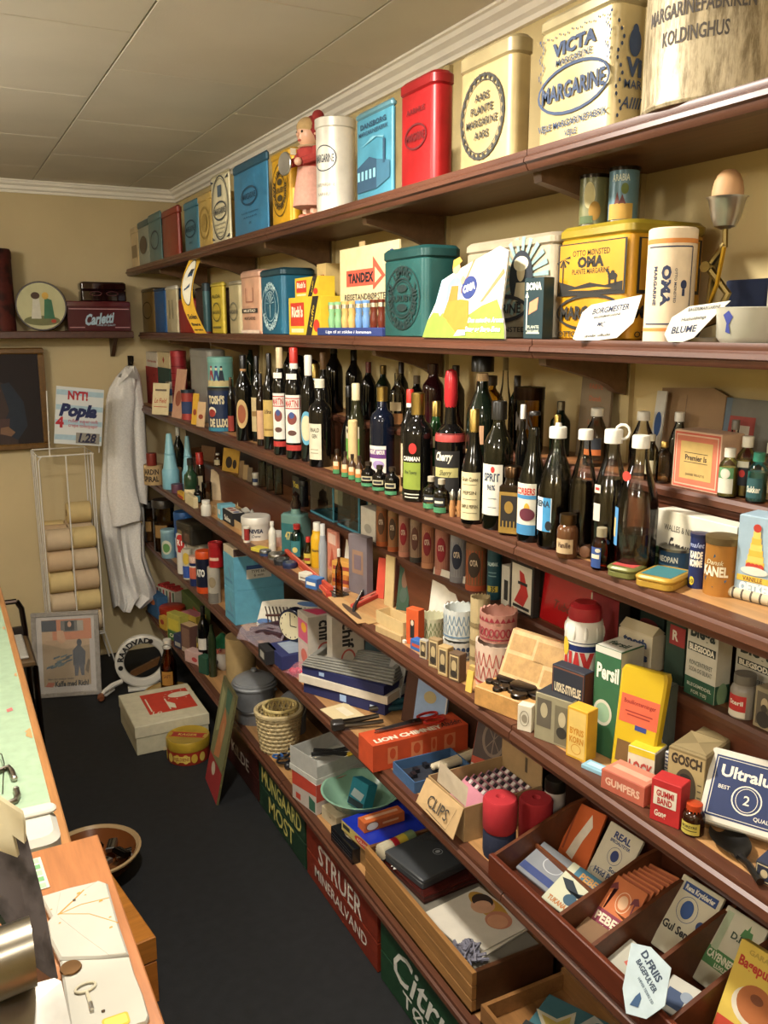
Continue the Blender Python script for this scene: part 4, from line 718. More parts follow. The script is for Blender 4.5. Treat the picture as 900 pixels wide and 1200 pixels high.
o = CY('bottle', 'dark juice bottle with white cap, no label, beside the blue-labelled one', 'bottle', 'C', 680, .045, 503, 34); fill_bottle(o, 'cone', 'dglass #120c08', FT, [], capz=.92, capr=.5, level=0.6); o.end()
o = CY('bottle', 'dark juice bottle with ring-pull white cap and small cream label', 'bottle', 'C', 711, .03, 503, 42); fill_bottle(o, 'cone', 'dglass #0d0a08', FT, [('#c8c0b0', .33, .46, .5, -.45), ('#c8c0b0', .54, .60, .45, -.45), ('#a82a26', .56, .58, .3, -.45)], capz=.90, capr=.5, level=0.64); o.tube('cap>ring', FT, [(o.R*.5+.012*math.cos(a), 0, o.h*.985+.012*math.sin(a)) for a in [i*.628 for i in range(10)]], .0025, 6, closed=True); o.end()
o = CY('bottle', 'large clear bottle with pinkish haze and blue side label', 'bottle', 'C', 742.5, 664, 510, 49); fill_bottle(o, 'cone', 'dglass #2a1614', FT, [('#4a86b8', .2, .48, .5, -.9), ('#d8b070', .26, .4, .4, -1.05)], capz=.91, capr=.42, level=.30); o.ell('#b8382a', -.25*o.R, o.h*.72, .008, .008, part='sticker'); o.end()
for xc, yt, wp, g, cap, lb in ((341, 402, 17, BK, 'plastic #2a2018', 'black bottle at the wall behind the two vermouth bottles'), (368, 404, 18, BR, 'plastic #4a3a2a', 'brown bottle at the wall behind the white-capsule bottle'), (415, 410, 20, BK, 'plastic #14110f', 'black bottle at the wall above the paper tube'), (449, 428, 19, GN, 'metal #6a5a3a', 'dark green bottle at the wall behind the violet-label liqueur'), (488, 440, 21, BK, 'plastic #5a4a3a', 'black bottle at the wall behind the gold-capsule port'), (533, 428, 22, BR, 'plastic #2a1e18', 'brown bottle at the wall behind the red wax capsule'), (604, 440, 20, GN, 'plastic #3a3026', 'dark green bottle at the wall beside the yellow preserve jar'), (655, 470, 24, GN, 'metal #8a8474', 'green bottle with silver cap at the wall behind the juices')):
    bot(lb, 'c', xc, .05, yt, wp, 'wine', g, cap, [], seg=12)
# miniatures and tiny jars along the front
G1 = 'miniature bottles on the shelf front'
for i, (xc, yb, yt) in enumerate(((395, 556, 526), (405, 560, 529), (413, 563, 532), (421, 566, 534))):
    bot('orange and green labelled miniature bottle, %s in its row from the paper tube' % ('first', 'second', 'third', 'last')[i], 'C', xc, yb, yt, 9.5, 'mini', 'dglass #3a2412', 'plastic #2a1e16', [('#b8763a', .2, .5, 1.8), ('#3f7a4a', .03, .2, 1.9), (CR, .34, .52, 1.2)], name='miniature_bottle', group='orange and green miniature bottles', seg=12)
for i, (xc, yb, yt, lb) in enumerate(((432, 573, 541, 'miniature black bottle with cream band, nearest the orange-labelled miniatures'), (445, 577, 545, 'miniature black bottle with cream band, between two like it'), (459.5, 581, 547, 'miniature black bottle with cream band beside the port bottle'))):
    bot(lb, 'C', xc, yb, yt, 18, 'mini', BK, 'plastic #2c2118', [('#b8ad8a', .26, .44, 1.6), ('#222', .3, .4, 1.2), ('#3f7a52', .03, .16, 1.9)], name='miniature_bottle', seg=14)
for xc, yb, yt, lb in ((505, 597, 558, 'miniature clear flask with black banner label beside the port bottle'), (517, 602, 561, 'miniature clear flask with black banner label beside the salt shakers')):
    bot(lb, 'C', xc, yb, yt, 19, 'mini', 'glass #b8b4a0', 'plastic #a89e88', [('#1c1e22', .22, .46, 1.5), ('#c8c4b0', .3, .37, 1.1), ('#3f7a52', .02, .18, 1.9)], name='miniature_bottle', seg=14)
for xc, lb in ((530, 'tiny wooden shaker with silver top, partly hidden by its twin'), (538.5, 'tiny wooden shaker with silver top beside the cream-label bottle')):
    o = CY('salt_shaker', lb, 'shaker', 'C', xc, 606, 573, 8); R, h = o.R, o.h; o.lathe('body', 'wood #b07c4c', [(R*.8, 0), (R, h*.3), (R*.7, h*.6)], 12); o.lathe('top', 'metal #b8b4aa', [(R*.7, h*.6), (R*.85, h*.7), (R*.6, h*.9), (0, h)], 12); o.end()
o = CY('spice_jar', 'small brown spice jar with worn cream label and rusty lid', 'jar', 'C', 657, 653, 602, 25); fill_bottle(o, 'jar', 'dglass #5a3a24', 'metal #6a5238', [('#b99e78', .12, .45, 1.8), ('t', 'Vanille', '#4a3020', .32, (1.3, .12))], capz=.78, capr=.8); o.end()
# cinnamon
P = base(682, 650, 'C'); o = T('cinnamon_stick', 'two rolled cinnamon sticks tied side by side next to the spice jar', 'cinnamon', P, -60)
for q in (0, 1): 
    o.lathe('roll#%d' % q, 'wood #8c6248', [(.008, -.02), (.0105, -.019), (.0105, .04), (.007, .04), (.006, -.018)], 14, axis='y', cx=-.011+.022*q, cz=.0105)
o.end()
o = CY('medicine_bottle', 'small flat bottle of orange liquid with dark blue label', 'bottle', 'C', 703, 669, 618, 22); fill_bottle(o, 'flask', 'glass #d8683a', 'plastic #8c8268', [('#26427c', .06, .55, 1.3, -.3), ('#c8c0a8', .28, .38, 1.0, -.3), ('e', '#c8c0a8', .48, .3, .05)], capz=.78, capr=.55); o.end()
o = CY('medicine_bottle', 'small yellowish bottle with white cap behind the orange liquid', 'bottle', 'C', 720, 660, 615, 18); fill_bottle(o, 'flask', 'glass #c8b878', 'plastic #d4cfbe', [('#2a3a2c', .2, .5, 1.2, .2)], capz=.8, capr=.55); o.end()
def flat_tin(o, col, top, r=.012, trim=None, txt=None):
    o.box('body', col, o.w, o.d, 0, o.h*.62, r=r, bev=.002); o.box('lid', top, o.w+.003, o.d+.003, o.h*.55, o.h, r=r+.001, bev=.003)
    if trim: o.rect(trim, 0, 0, o.w*.8, o.d*.75, face='t')
    if txt: o.text(txt, '#e0d4b8', 0, 0, o.d*.16, w=o.w*.6, face='t'); 
    o.end()
flat_tin(BX('flat_tin', 'flat red-topped tin with olive side on the bottle shelf front', 'tin', 'C', 709, 741, 678, 657, .085, a=20, h=.018), 'tin #6a6a38', 'tin #6a6a38', trim='#a83a34')
flat_tin(BX('flat_tin', 'flat yellow tin with teal printed lid in front of the paint-like tin', 'tin', 'C', 742, 786, 692, 668, .08, a=20, h=.019), 'tin #b08a34', 'tin #b08a34', trim='#2f6a6e')
o = CY('round_tin', 'low blue NEOPAN tin with silver rim', 'tin', 'C', 784, 676, 640, 42); R, h = o.R, o.h; o.lathe('body', 'tin #24425e', [(R, 0), (R, h*.93)], 24); o.lathe('lid', 'metal #8f8c82', [(R+.001, h*.9), (R+.001, h), (R*.9, h), (R*.88, h*.95), (0, h*.95)], 24); o.text('NEOPAN', '#c9c8bc', -.2*R, h*.62, h*.2, w=R*1.2, bold=.03); o.text('BINDEX', '#c9c8bc', .1*R, h*.18, h*.18, w=R*1.0, bold=.03); o.rect('#3f6a8a', -.2*R, h*.4, R*1.3, h*.05); o.end()
o = BX('flat_tin', 'flat green box half hidden behind the blue round tin', 'box', 'C', 760, 796, .10, 628, .03, h=.035); o.box('body', 'card #3a5a34', o.w, o.d, 0, o.h, bev=.001); o.rect('#b8c08a', 0, o.h*.6, o.w*.7, o.h*.15); o.end()
o = BX('carton', 'long white FAMOUS carton lying against the raised step', 'box', 'C', 767, 858, .105, 606, .035); o.box('body', 'card #d2ccba', o.w, o.d, 0, o.h, bev=.0015); o.text('Famous', '#2c2826', -o.w*.18, o.h*.42, o.h*.28, w=o.w*.3, shear=.3, bold=.03); o.text('WALLES & NIELSEN', '#5a544a', -o.w*.15, o.h*.72, o.h*.1, w=o.w*.5)
for i in range(4): o.poly('#3a342e', [(o.w*(.2+.03*i), o.h*.15), (o.w*(.22+.03*i), o.h*.15), (o.w*(.31), o.h*.55)])
o.end()
o = CY('spice_tin', 'narrow dark blue KARDEMOMME tin', 'tin', 'C', 817, 683, 624, 22); R, h = o.R, o.h; o.lathe('body', 'tin #1f2a5a', [(R, 0), (R, h*.95)]); o.lathe('lid', 'tin #1a2248', [(R+.001, h*.93), (R+.001, h*.99), (0, h)]); o.text('KARDE', '#e0dccc', 0, h*.62, h*.12, w=R*1.4, bold=.05); o.text('MOMME', '#e0dccc', 0, h*.47, h*.12, w=R*1.4, bold=.05); o.text('malet', '#9aa4c8', 0, h*.8, h*.09, shear=.3); o.ell('#c8b02a', -.3*R, h*.14, R*.3, h*.08); o.text('10', '#2a2a20', -.3*R, h*.14, h*.07); o.end()
o = CY('spice_tin', 'wide tan and blue KANEL tin with worn brown lid', 'tin', 'C', 843.5, 691, 627, 39); R, h = o.R, o.h; o.lathe('body', 'tin #a06c2c', [(R, 0), (R, h*.88)], 24); o.lathe('lid', 'old #8c7a4c', [(R+.001, h*.87), (R+.0015, h*.985), (R-.003, h), (0, h)], 24); o.poly('#25405a', [(-R*1.1, h*.45), (-R*.1, h*.72), (R*1.1, h*.45), (R*.6, h*.25), (-R*.1, h*.15), (-R*.7, h*.25)], part='label'); o.text('KANEL', '#e0d6bc', -.05*R, h*.43, h*.16, w=R*1.6, bold=.04); o.text('Dansk', '#c9bc98', -.05*R, h*.58, h*.08, shear=.3); o.end()
o = BX('pudding_box', 'pale blue pudding-powder box with a tall yellow pudding picture', 'box', 'C', 859, 905, 697, 606, .05, a=12); w, h = o.w, o.h; o.box('body', 'card #90a6b4', w, o.d, 0, h, bev=.0015); o.lay += 1
for i in range(6): o.rect(('#d0a43a', '#dcb85a')[i % 2], -.02*w, h*(.44+.07*i), w*(.46-.055*i), h*.085, part='emblem')
for i in range(4): o.ell('#a8301e', w*(-.17+.1*i), h*.42, .005, .005)
o.ell('#a8301e', -.02*w, h*.87, .006, .006); o.ell('#c9c4b8', -.02*w, h*.37, w*.34, h*.05); o.rect('#c9a93a', -.05*w, h*.27, w*.8, h*.07); o.text('VANILLE', '#6a3a20', -.05*w, h*.27, h*.05, w=w*.5); o.text('OETKER', '#eae6da', .05*w, h*.17, h*.1, w=w*.85, bold=.06); o.text('PULVER', '#eae6da', .1*w, h*.07, h*.07, w=w*.6, bold=.04); o.end()
P = base(872, 703, 'C'); o = T('paper_roll', 'thin rolled newspaper lying on the shelf edge', 'paper roll', P+Vector((0, 0, .0)), -78); o.lathe('roll', 'paper #b8ac90', [(.004, -.045), (.009, -.045), (.009, .06), (.004, .06), (.003, .0)], 12, axis='x', cz=.009); o.R = None
for i in range(6): o.lathe('print#%d' % i, '#4c443a', [(.0092, -.03+.014*i), (.0092, -.027+.014*i)], 12, axis='x', cz=.009)
o.end()
# --- on the raised step
o = BX('carton', 'square peach carton with ornamental red border lettered Premier Is', 'box', 'c', 787, 841, .012, 506, 867); w, h = o.w, o.h; o.box('body', 'card #cba88c', w, o.d, 0, h, bev=.0015); o.rect('#b85540', 0, h*.5, w*.96, h*.94); o.rect('#cba88c', 0, h*.5, w*.90, h*.87); o.rect('#bb6a4e', 0, h*.5, w*.86, h*.82); o.rect('#b89a5a', 0, h*.5, w*.68, h*.64); o.text('Premier Is', '#3a2a20', 0, h*.55, h*.09, w=w*.46, bold=.03); o.rect('#3a2a20', 0, h*.47, w*.5, .001); o.rect('#3a2a20', 0, h*.63, w*.5, .001); o.text('DANSK FRUGT IS', '#4a3426', 0, h*.26, h*.04, w=w*.4); o.end()
Q = [(851.5, .012, 525, 22, 'gloss #8c8440', 'small essence bottle with green-white label next to the Premier carton', [('#5a8a5c', .3, .62, 1.7), ('#c9c6b4', .1, .4, 1.7), ('e', '#c9c6b4', .5, .5, .1)]), (871, .03, 511, 22, 'gloss #8a7a3c', 'taller essence bottle with dark label and white cap', [('#22262c', .2, .6, 1.6), ('#c9c6b4', .5, .6, 1.2), ('e', '#b0302a', .4, .3, .06)]), (885, .008, 530, 23, 'gloss #2f6a66', 'teal essence bottle with green cap', [('#1f4a4c', .1, .5, 1.7), ('t', 'Sukker', '#d0ccb8', .28, (1.4, .12))]), (899, .02, 519, 20, 'gloss #9a8850', 'essence bottle with white cap and cream label at the near end', [('#b8ac88', .15, .6, 1.6)])]
for i, (xc, sb, yt, wp, g, lb, ls) in enumerate(Q):
    o = CY('essence_bottle', lb, 'bottle', 'c', xc, sb, yt, wp); fill_bottle(o, 'flask', g, ('plastic #d6d2c4', 'plastic #d6d2c4', 'plastic #2f7a64', 'plastic #d6d2c4')[i], ls, capz=.82, capr=.58, level=.62); o.end()
for xc, sb, yt, wp, g, cap, lb in ((750, .03, 482, 30, CL, FT, 'clear bottle with white cap at the wall behind the pinkish bottle'), (761.5, .01, 509, 15, 'glass #d8d0b0', 'plastic #b8b09a', 'small clear jar bottle with cream label next to the paper bag'), (776, .01, 517, 18, 'glass #c8b890', GLD, 'small clear bottle with brass cap beside the Premier carton'), (791.5, .07, 483, 23, 'glass #bcd0d4', FT, 'pale blue clear bottle with white cap behind the Premier carton'), (697, .03, 478, 30, 'glass #b8b0a0', FT, 'clear bottle with orange and dark label at the wall behind the juices'), (856, .07, 492, 18, CL, 'plastic #6a6458', 'clear bottle with grey cap behind the essence bottles')):
    o = CY('glass_bottle', lb, 'bottle', 'c', xc, sb, yt, wp); ls = [('#2a2e34', .3, .5, 1.5), ('#b8622a', .2, .3, 1.5)] if 'orange' in lb else [('#c4ba98', .15, .45, 1.4)] if 'cream' in lb else []; fill_bottle(o, 'flask' if wp < 22 else 'cone', g, cap, ls, capz=.86, capr=.5); o.end()
o = BX('paper_bag', 'brown paper bag lying against the wall behind the Premier carton', 'bag', 'c', 765, 838, .10, 453, .006, tilt=4); o.prism('bag', 'paper #8c7050', [(-o.w/2, 0), (o.w/2, 0), (o.w/2, o.h*.93), (o.w*.3, o.h), (-o.w/2, o.h*.96)], -.003, .003, axis='y'); o.d = .006; o.rect('#705840', -o.w*.08, o.h*.5, .002, o.h*.8, part='fold'); o.text('KAFFE', '#6a5038', -o.w*.2, o.h*.3, o.h*.09, rot=20); o.end()
o = BX('paper_bag', 'old printed paper bag standing at the wall behind the flip-top bottles', 'bag', 'c', 674, 710, .105, 438, .006, tilt=3); o.prism('bag', 'paper #7d6c54', [(-o.w/2, 0), (o.w/2, 0), (o.w*.46, o.h), (-o.w*.48, o.h*.97)], -.003, .003, axis='y'); o.d = .006
for i in range(5): o.text(('FARVE', 'Dansk', 'Frø', 'LEJRE', 'TE')[i], '#a85a3a', 0, o.h*(.85-.14*i), o.h*.06)
o.end()
o = BX('advertising_card', 'grey picture card with a red box design at the wall', 'card', 'c', 827, 905, .105, 468, .004, tilt=5); o.box('card', 'card #6c6a60', o.w, .004, 0, o.h); o.rect('#8c3a30', -o.w*.08, o.h*.55, o.w*.4, o.h*.5); o.rect('#b0a590', -o.w*.05, o.h*.6, o.w*.2, o.h*.2); o.poly('#5c6a74', [(-o.w*.5, 0), (-o.w*.3, 0), (-o.w*.25, o.h), (-o.w*.42, o.h)]); o.end()
o = BX('advertising_card', 'small blue and white card beside the brown paper bag', 'card', 'c', 757, 768, .09, 458, .003, tilt=6); o.box('card', 'card #b8b4a8', o.w, .003, 0, o.h); o.ell('#2a4a7c', 0, o.h*.6, o.w*.35, o.h*.15); o.end()
# ------------------------------------------------------------------ helpers for small goods
def carton(label, sh, xl, xr, yb, yt, dep, col, a=0, name='carton', cat='box', top=None, prints=(), **k):
    o = BX(name, label, cat, sh, xl, xr, yb, yt, dep, a=a, **k); o.box('body', 'card '+col if ' ' not in col else col, o.w, o.d, 0, o.h, bev=.0012)
    if top: o.rect(top, 0, 0, o.w*.96, o.d*.96, face='t', part='top_flap')
    put(o, prints); o.end(); return o
def put(o, prints):           # prints in fractions of the face: ('r',col,u,v,w,h[,face]) ('e',...) ('o' ring) ('t',text,col,u,v,h,w[,face])
    for p in prints:
        f = 'f'; k = p[0]
        if p[-1] in ('r', 't', 'l') and len(p) > 6 and isinstance(p[-1], str) and p[-1] != p[1]: f = p[-1]; p = p[:-1]
        W = o.d if f in 'rl' else (o.w if not o.R else 2*o.R); Hh = o.d if f == 't' else o.h
        if k == 'r': o.rect(p[1], p[2]*W, p[3]*Hh, p[4]*W, p[5]*Hh, face=f)
        if k == 'e': o.ell(p[1], p[2]*W, p[3]*Hh, p[4]*W, p[5]*Hh, face=f)
        if k == 'o': o.ell(p[1], p[2]*W, p[3]*Hh, p[4]*W, p[5]*Hh, face=f, ring=p[6]*W)
        if k == 't': o.text(p[1], p[2], p[3]*W, p[4]*Hh, p[5]*Hh, w=p[6]*W, face=f, bold=.035, rot=p[7] if len(p) > 7 else 0)
        if k == 'p': o.poly(p[1], [(x*W, y*Hh) for x, y in p[2]], face=f)
def can(label, sh, xc, yb, yt, wpx, col, lid=None, lidf=.1, name='tin', cat='tin', prints=(), knd='tin', seg=20, rz=None, **k):
    o = CY(name, label, cat, sh, xc, yb, yt, wpx, **k); R, h = o.R, o.h
    o.lathe('body', (knd+' '+col) if ' ' not in col else col, [(R*.985, 0), (R, .002), (R, h*(1-lidf)+.001)]+([] if lid else [(R*.97, h), (0, h)]), seg)
    if lid: o.lathe('lid', lid if ' ' in lid else knd+' '+lid, [(R*1.02, h*(1-lidf)), (R*1.02, h*.97), (R*.96, h), (0, h)], seg)
    if rz is not None: o.rz = rz
    put(o, prints); o.end(); return o
def standcard(label, sh, xl, xr, yb, yt, col, a=20, tilt=8, prints=(), name='card', cat='card', th=.003, **k):
    o = BX(name, label, cat, sh, xl, xr, yb, yt, th, a=a, tilt=tilt, **k); o.box('card', 'card '+col if ' ' not in col else col, o.w, th, 0, o.h); put(o, prints); o.end(); return o
def flat(label, sh, xl, xr, yb, yt, h, col, a=0, name='packet', cat='packet', prints=(), bev=.001, r=0, lift=0, tilt=0, roll=0):   # something lying down: yb front row, yt back row
    P = base((xl+xr)/2, yb, sh); rz = math.radians(-90+a); t = Vector((math.cos(rz), math.sin(rz), 0)); nrm = Vector((-t.y, t.x, 0))
    l = along(P, t, xl); q = along(P, t, xr); z = P.z; back = onZ((xl+xr)/2, yt, z+h); d = max(.006, (back-P).dot(nrm))
    o = T(name, label, cat, P+t*((l+q)/2)+nrm*(d/2)+Vector((0, 0, lift)), -90+a, tilt=tilt, roll=roll); o.w, o.d, o.h = q-l, d, h
    o.box('body', 'card '+col if ' ' not in col else col, o.w, d, 0, h, r=r, bev=bev); put(o, prints); o.end(); return o

def LAY(name, label, cat, sh, p0, p1, d, h, mat=None, prints=(), bev=.0012, lift=0, r=0, fin=True, **k):   # box from the two front bottom corners on its shelf
    z = (SH[sh][1] if isinstance(sh, str) else sh)+lift; A_ = onZ(*p0, z); B2 = onZ(*p1, z); t = (B2-A_); w = t.length; t.normalize(); nrm = Vector((-t.y, t.x, 0))
    o = T(name, label, cat, (A_+B2)/2+nrm*(d/2), math.degrees(math.atan2(t.y, t.x)), **k); o.w, o.d, o.h = w, d, h
    FOOT.append(([tuple((o.loc+q)[:2]) for q in (-t*(w/2)-nrm*(d/2), t*(w/2)-nrm*(d/2), t*(w/2)+nrm*(d/2), -t*(w/2)+nrm*(d/2))], o.loc.z, o.loc.z+h))
    if mat: o.box('body', mat, w, d, 0, h, r=r, bev=bev); put(o, prints)
    if fin: o.end()
    return o
# ------------------------------------------------------------------ soap shelf, raised step (back row)
standcard('brown card standing on the raised step by the glue bottles', 'd', 235, 251, .02, 523, '#6a4a2c')
bot('small brown bottle with white cap on the raised step by the brown card', 'd', 255.5, .02, 531, 9, 'flask', 'dglass #3a2414', 'plastic #d0ccc0', [(CR, .1, .5, 1.6)], name='medicine_bottle', seg=12)
standcard('yellow picture card with black figures on the raised step', 'd', 260, 279, .02, 526, '#b98f34', prints=[('e', '#2c2018', -.1, .4, .2, .25), ('e', '#2c2018', .25, .35, .12, .2)])
for i, (x, yt, c, lb) in enumerate(((282, 540, '#7a5f3c', 'thin brown booklet beside the yellow picture card'), (287, 545, '#9a8058', 'tan booklet beside the thin brown booklet'), (292, 548, '#6a5a44', 'grey-brown booklet beside the tan booklet'))):
    standcard(lb, 'd', x-2.5, x+3, .015, yt, c, a=30)
can('white and blue pill tin on the raised step by the booklets', 'd', 300, .012, 554, 8, '#c8c4b4', 'tin #d0ccc0', .2, prints=[('r', '#24365c', 0, .4, .9, .3)])
for x, yt, w_, lb in ((308, 541, 9, 'narrow glass vial on the raised step beside the pill tin'), (317, 545, 9, 'narrow glass vial between two others on the raised step'), (327, 549, 10, 'narrow glass vial beside the glass tray box')):
    can(lb, 'd', x, .02, yt, w_, 'glass #cfd4cc', None, .1, name='glass_vial', cat='vial', seg=12)
carton('dark carton with yellow lettering strip on the raised step', 'd', 343, 351, .015, 558, .03, '#2c2a22', prints=[('t', 'Yon', '#c9b23a', 0, .7, .2, .8)])
can('dark jar with black lid beside the yellow-lettered dark carton', 'd', 356, .02, 563, 11, '#1c1c22', 'plastic #141414', .2, knd='gloss', name='jar', cat='jar')
for xl, xr, yt, lb in ((364, 391, 563, 'empty glass display case with grey tint on the raised step'), (396, 421, 575, 'empty glass display case with blue-edged base on the raised step')):
    o = BX('glass_case', lb, 'glass case', 'd', xl, xr, .012, yt, .06); o.box('glass', 'glass #d4dcda', o.w, o.d, .006, o.h, bev=.002); o.box('base', 'card #4a90a8', o.w+.003, o.d+.002, 0, .006); o.box('edge_strip', 'card #4a90a8', .005, .004, .006, o.h, cx=o.w/2, cy=-o.d/2); o.end()
carton('white box with faint crest beside the first brown paper tube', 'd', 423, 440, .01, 596, .05, '#cfc8b8', prints=[('e', '#a8a294', 0, .35, .25, .15)])
TB = [(448, 591, 639, 14, '#8c5f38', '#b05a2a', '#5a3a20'), (461, 598, 646, 13, '#937048', '#a85528', '#4a3420'), (474, 603, 652, 14, '#a87860', '#c08068', '#8c1a22'), (487.5, 608, 660, 14.5, '#9a8068', '#3a3530', '#5a3428'), (502, 613, 667, 16.5, '#a06a4c', '#b8805c', '#7c1a20'), (518.5, 619, 675, 18.5, '#a8705a', '#b87868', '#8c1824'), (537, 626, 684, 20.5, '#8c8a8c', '#7c7a80', '#1e2436'), (557.5, 635, 694, 25, '#7a5230', '#a84a26', '#3a2a1c')]
LB = ['orange-brown striped pudding tube next to the white crest box', 'tan striped pudding tube, second from the white crest box', 'pink striped tube with dark red oval, third from the white crest box', 'beige striped tube with brown oval and black foot', 'salmon striped tube with dark red oval between beige and rose tubes', 'rose striped tube with crimson oval beside the grey tube', 'grey striped tube with navy oval', 'widest brown striped tube with orange foot beside the teal tin']
for (xc, yt, yb, wp, c, foot, ov), lb in zip(TB, LB):
    o = CY('paper_tube', lb, 'tube', 'd', xc, .008, yt, wp); R, h = o.R, o.h; o.lathe('body', 'card '+c, [(R, 0), (R, h*.97), (R*.93, h), (0, h)], 20); o.lathe('foot_band', 'card '+foot, [(R+.0005, 0), (R+.0005, h*.12)], 20)
    for i in range(7): o.rect(foot if foot != '#3a3530' else '#7a5a48', (-.9+.3*i)*R, h*.5, R*.09, h*.72, part='stripe')
    o.ell(ov, .1*R, h*.56, R*.62, h*.27); o.text('OTA', '#c8b49c', .1*R, h*.6, h*.12, w=R*.75, bold=.04); o.end()
o = can('teal cleaning tin with yellow price mark 35', 'd', 578.5, .008, 643, 17, '#1f4a58', None, prints=[('r', '#b8a43a', .05, .22, .8, .12), ('t', '35', '#24302c', .1, .22, .1, .35), ('t', 'SALMIAK', '#b8c8c4', 0, .72, .07, .85), ('r', '#7a9a9c', 0, .55, .6, .02), ('r', '#7a9a9c', 0, .48, .6, .02)])
carton('slim white and black carton between the teal tin and the red-black box', 'd', 587, 596, .008, 663, .05, '#b8b2a4', prints=[('r', '#22201e', .1, .4, .5, .5)])
carton('black carton with red and white pigeon-like picture beside the slim carton', 'd', 597, 624, .008, 660, 631, '#2a2420', prints=[('r', '#c8c0ac', 0, .5, .84, .9), ('p', '#a8241e', [(-.3, .2), (.1, .15), (.3, .4), (.1, .8), (-.1, .85), (-.05, .5)]), ('r', '#1c1a18', .05, .6, .4, .06), ('r', '#1c1a18', 0, .12, .7, .06)])
o = BX('box_lid', 'large glossy red box lid leaning behind the scouring powder', 'box', 'd', 632, 690, .02, 676, .03, tilt=6); o.box('lid', 'gloss #9c1418', o.w, .03, 0, o.h, bev=.003); o.text('Tuborg', '#5a2a10', 0, o.h*.4, o.h*.16, w=o.w*.5, shear=.3); o.end()
carton('dark red carton with white edge behind the scouring powder', 'd', 690, 722, .012, 699, 735, '#7c1a1c', prints=[('r', '#b0a690', -.47, .5, .05, .96), ('r', '#22201c', 0, .5, 1, .98, 'r')])
o = BX('paper_bag', 'white paper bag printed tooth picks, folded top', 'bag', 'd', 723, 762, .006, 731, .035, a=6); w, h = o.w, o.h; o.box('bag', 'paper #c4b89c', w, .035, 0, h*.84, bev=.004); o.prism('folded_top', 'paper #b8ab8c', [(-.0175, h*.84), (.0175, h*.84), (.0, h)], -w*.49, w*.49, axis='x'); o.text('tooth', '#2a3a5a', 0, h*.62, h*.17, w=w*.7, bold=.05); o.text('picks', '#2a3a5a', .04*w, h*.33, h*.17, w=w*.7, bold=.05); o.poly('#2a3a5a', [(-.35*w, h*.2), (-.32*w, h*.2), (-.18*w, h*.6), (-.2*w, h*.6)]); o.end()
carton('dark green carton standing against the wall behind the tooth picks', 'd', 722, 775, .075, 712, .04, '#1f2f24', prints=[('e', '#6a2420', .2, .7, .2, .12)])
carton('dark green and red carton beside the white bleaching-soda box', 'd', 777, 799, .02, 726, .06, '#24382a', prints=[('r', '#8c2a26', .1, .75, .8, .3), ('t', 'R', '#c8c0ac', 0, .75, .15, .3)])
def soda(label, xl, xr, yt, dep, sb, **k):
    o = BX('soda_box', label, 'box', 'd', xl, xr, sb, yt, dep, **k); w, h = o.w, o.h; o.box('body', 'card #b9b4a4', w, o.d, 0, h, bev=.0015); G = '#1f4a34'
    o.rect(G, 0, h*.13, w*.99, h*.25); o.rect(G, 0, h*.13, o.d*.99, h*.25, face='r'); o.text('Biega', '#26302c', 0, h*.90, h*.17, w=w*.8, bold=.04); o.rect('#1c2420', 0, h*.67, w*.9, h*.11); o.text('BLEGSODA', '#d8d2c0', 0, h*.67, h*.075, w=w*.82, bold=.05)
    for i in range(2): o.text(('KONCENTRERET', 'SODA OG SILIKAT')[i], '#4a504a', 0, h*(.46-.09*i), h*.06, w=w*.75)
    o.text('BLEGEMIDDEL', '#b9b4a4', 0, h*.16, h*.045, w=w*.8); o.text('FOR TØJ', '#b9b4a4', 0, h*.07, h*.045, w=w*.5); o.ell('#7f9a74', 0, h*.13, .012, .02, face='r'); o.end(); return o
soda('tall white and green BLEGSODA box next to the small red-labelled jar, fully visible', 801, 836, 733, 853, .008)
soda('tall white and green BLEGSODA box half hidden behind the red-labelled jar', 858, 905, 756, .05, .05)
o = CY('jar', 'small grey jar with red and white label in front of a bleaching-soda box', 'jar', 'd', 869, .006, 789, 31); fill_bottle(o, 'jar', 'plastic #8c857a', 'plastic #6a645a', [('#b02a26', .18, .55, 1.5, -.2), ('#d0c8b8', .04, .18, 1.5, -.2), ('t', 'Steril', '#e0dccc', .38, (1.1, .1), -.2)], capz=.78, capr=.82); o.end()
carton('small carton with a bearded portrait beside the grey jar', 'd', 882, 905, .008, 808, .03, '#8a7d62', prints=[('r', '#5a5142', 0, .5, .8, .8), ('e', '#a89878', 0, .62, .18, .16), ('e', '#3c352a', 0, .52, .16, .1), ('e', '#2c2822', 0, .25, .34, .2)])
# ------------------------------------------------------------------ soap shelf, front part, from the far end
o = can('round wooden tub lettered JARDIN SPIRAL at the far end of the soap shelf', 'D', 181, 569, 544, 23, '#b09468', None, knd='card', name='wooden_tub', cat='tub', prints=[('t', 'JARDIN', '#33261a', 0, .68, .26, .85), ('t', 'SPIRAL', '#33261a', 0, .32, .26, .85)])
can('round dark tin with red top resting on the wooden tub', o.loc.z+o.h+.0005, 178, 546, 531, 12, '#7c2a20', None, name='tin')
for xc, yb, yt, w_, lb in ((201, 574, 508, 20, 'pale blue glue bottle with tall cone cap at the shelf front'), (222, .09, 511, 15, 'pale blue glue bottle with cone cap, set back')):
    o = CY('glue_bottle', lb, 'bottle', 'D', xc, yb, yt, w_); R, h = o.R, o.h; o.lathe('body', 'plastic #7fb4c4', [(R*.95, 0), (R, .004), (R, h*.33), (R*.85, h*.37)], 18); o.lathe('cone_cap', 'plastic #8cc0cc', [(R*.85, h*.37), (R*.8, h*.4), (R*.32, h*.97), (R*.28, h)], 18); o.lathe('cone_cap>ring', 'plastic #74a8b8', [(R*.62, h*.62), (R*.65, h*.63), (R*.58, h*.65)], 18); o.end()
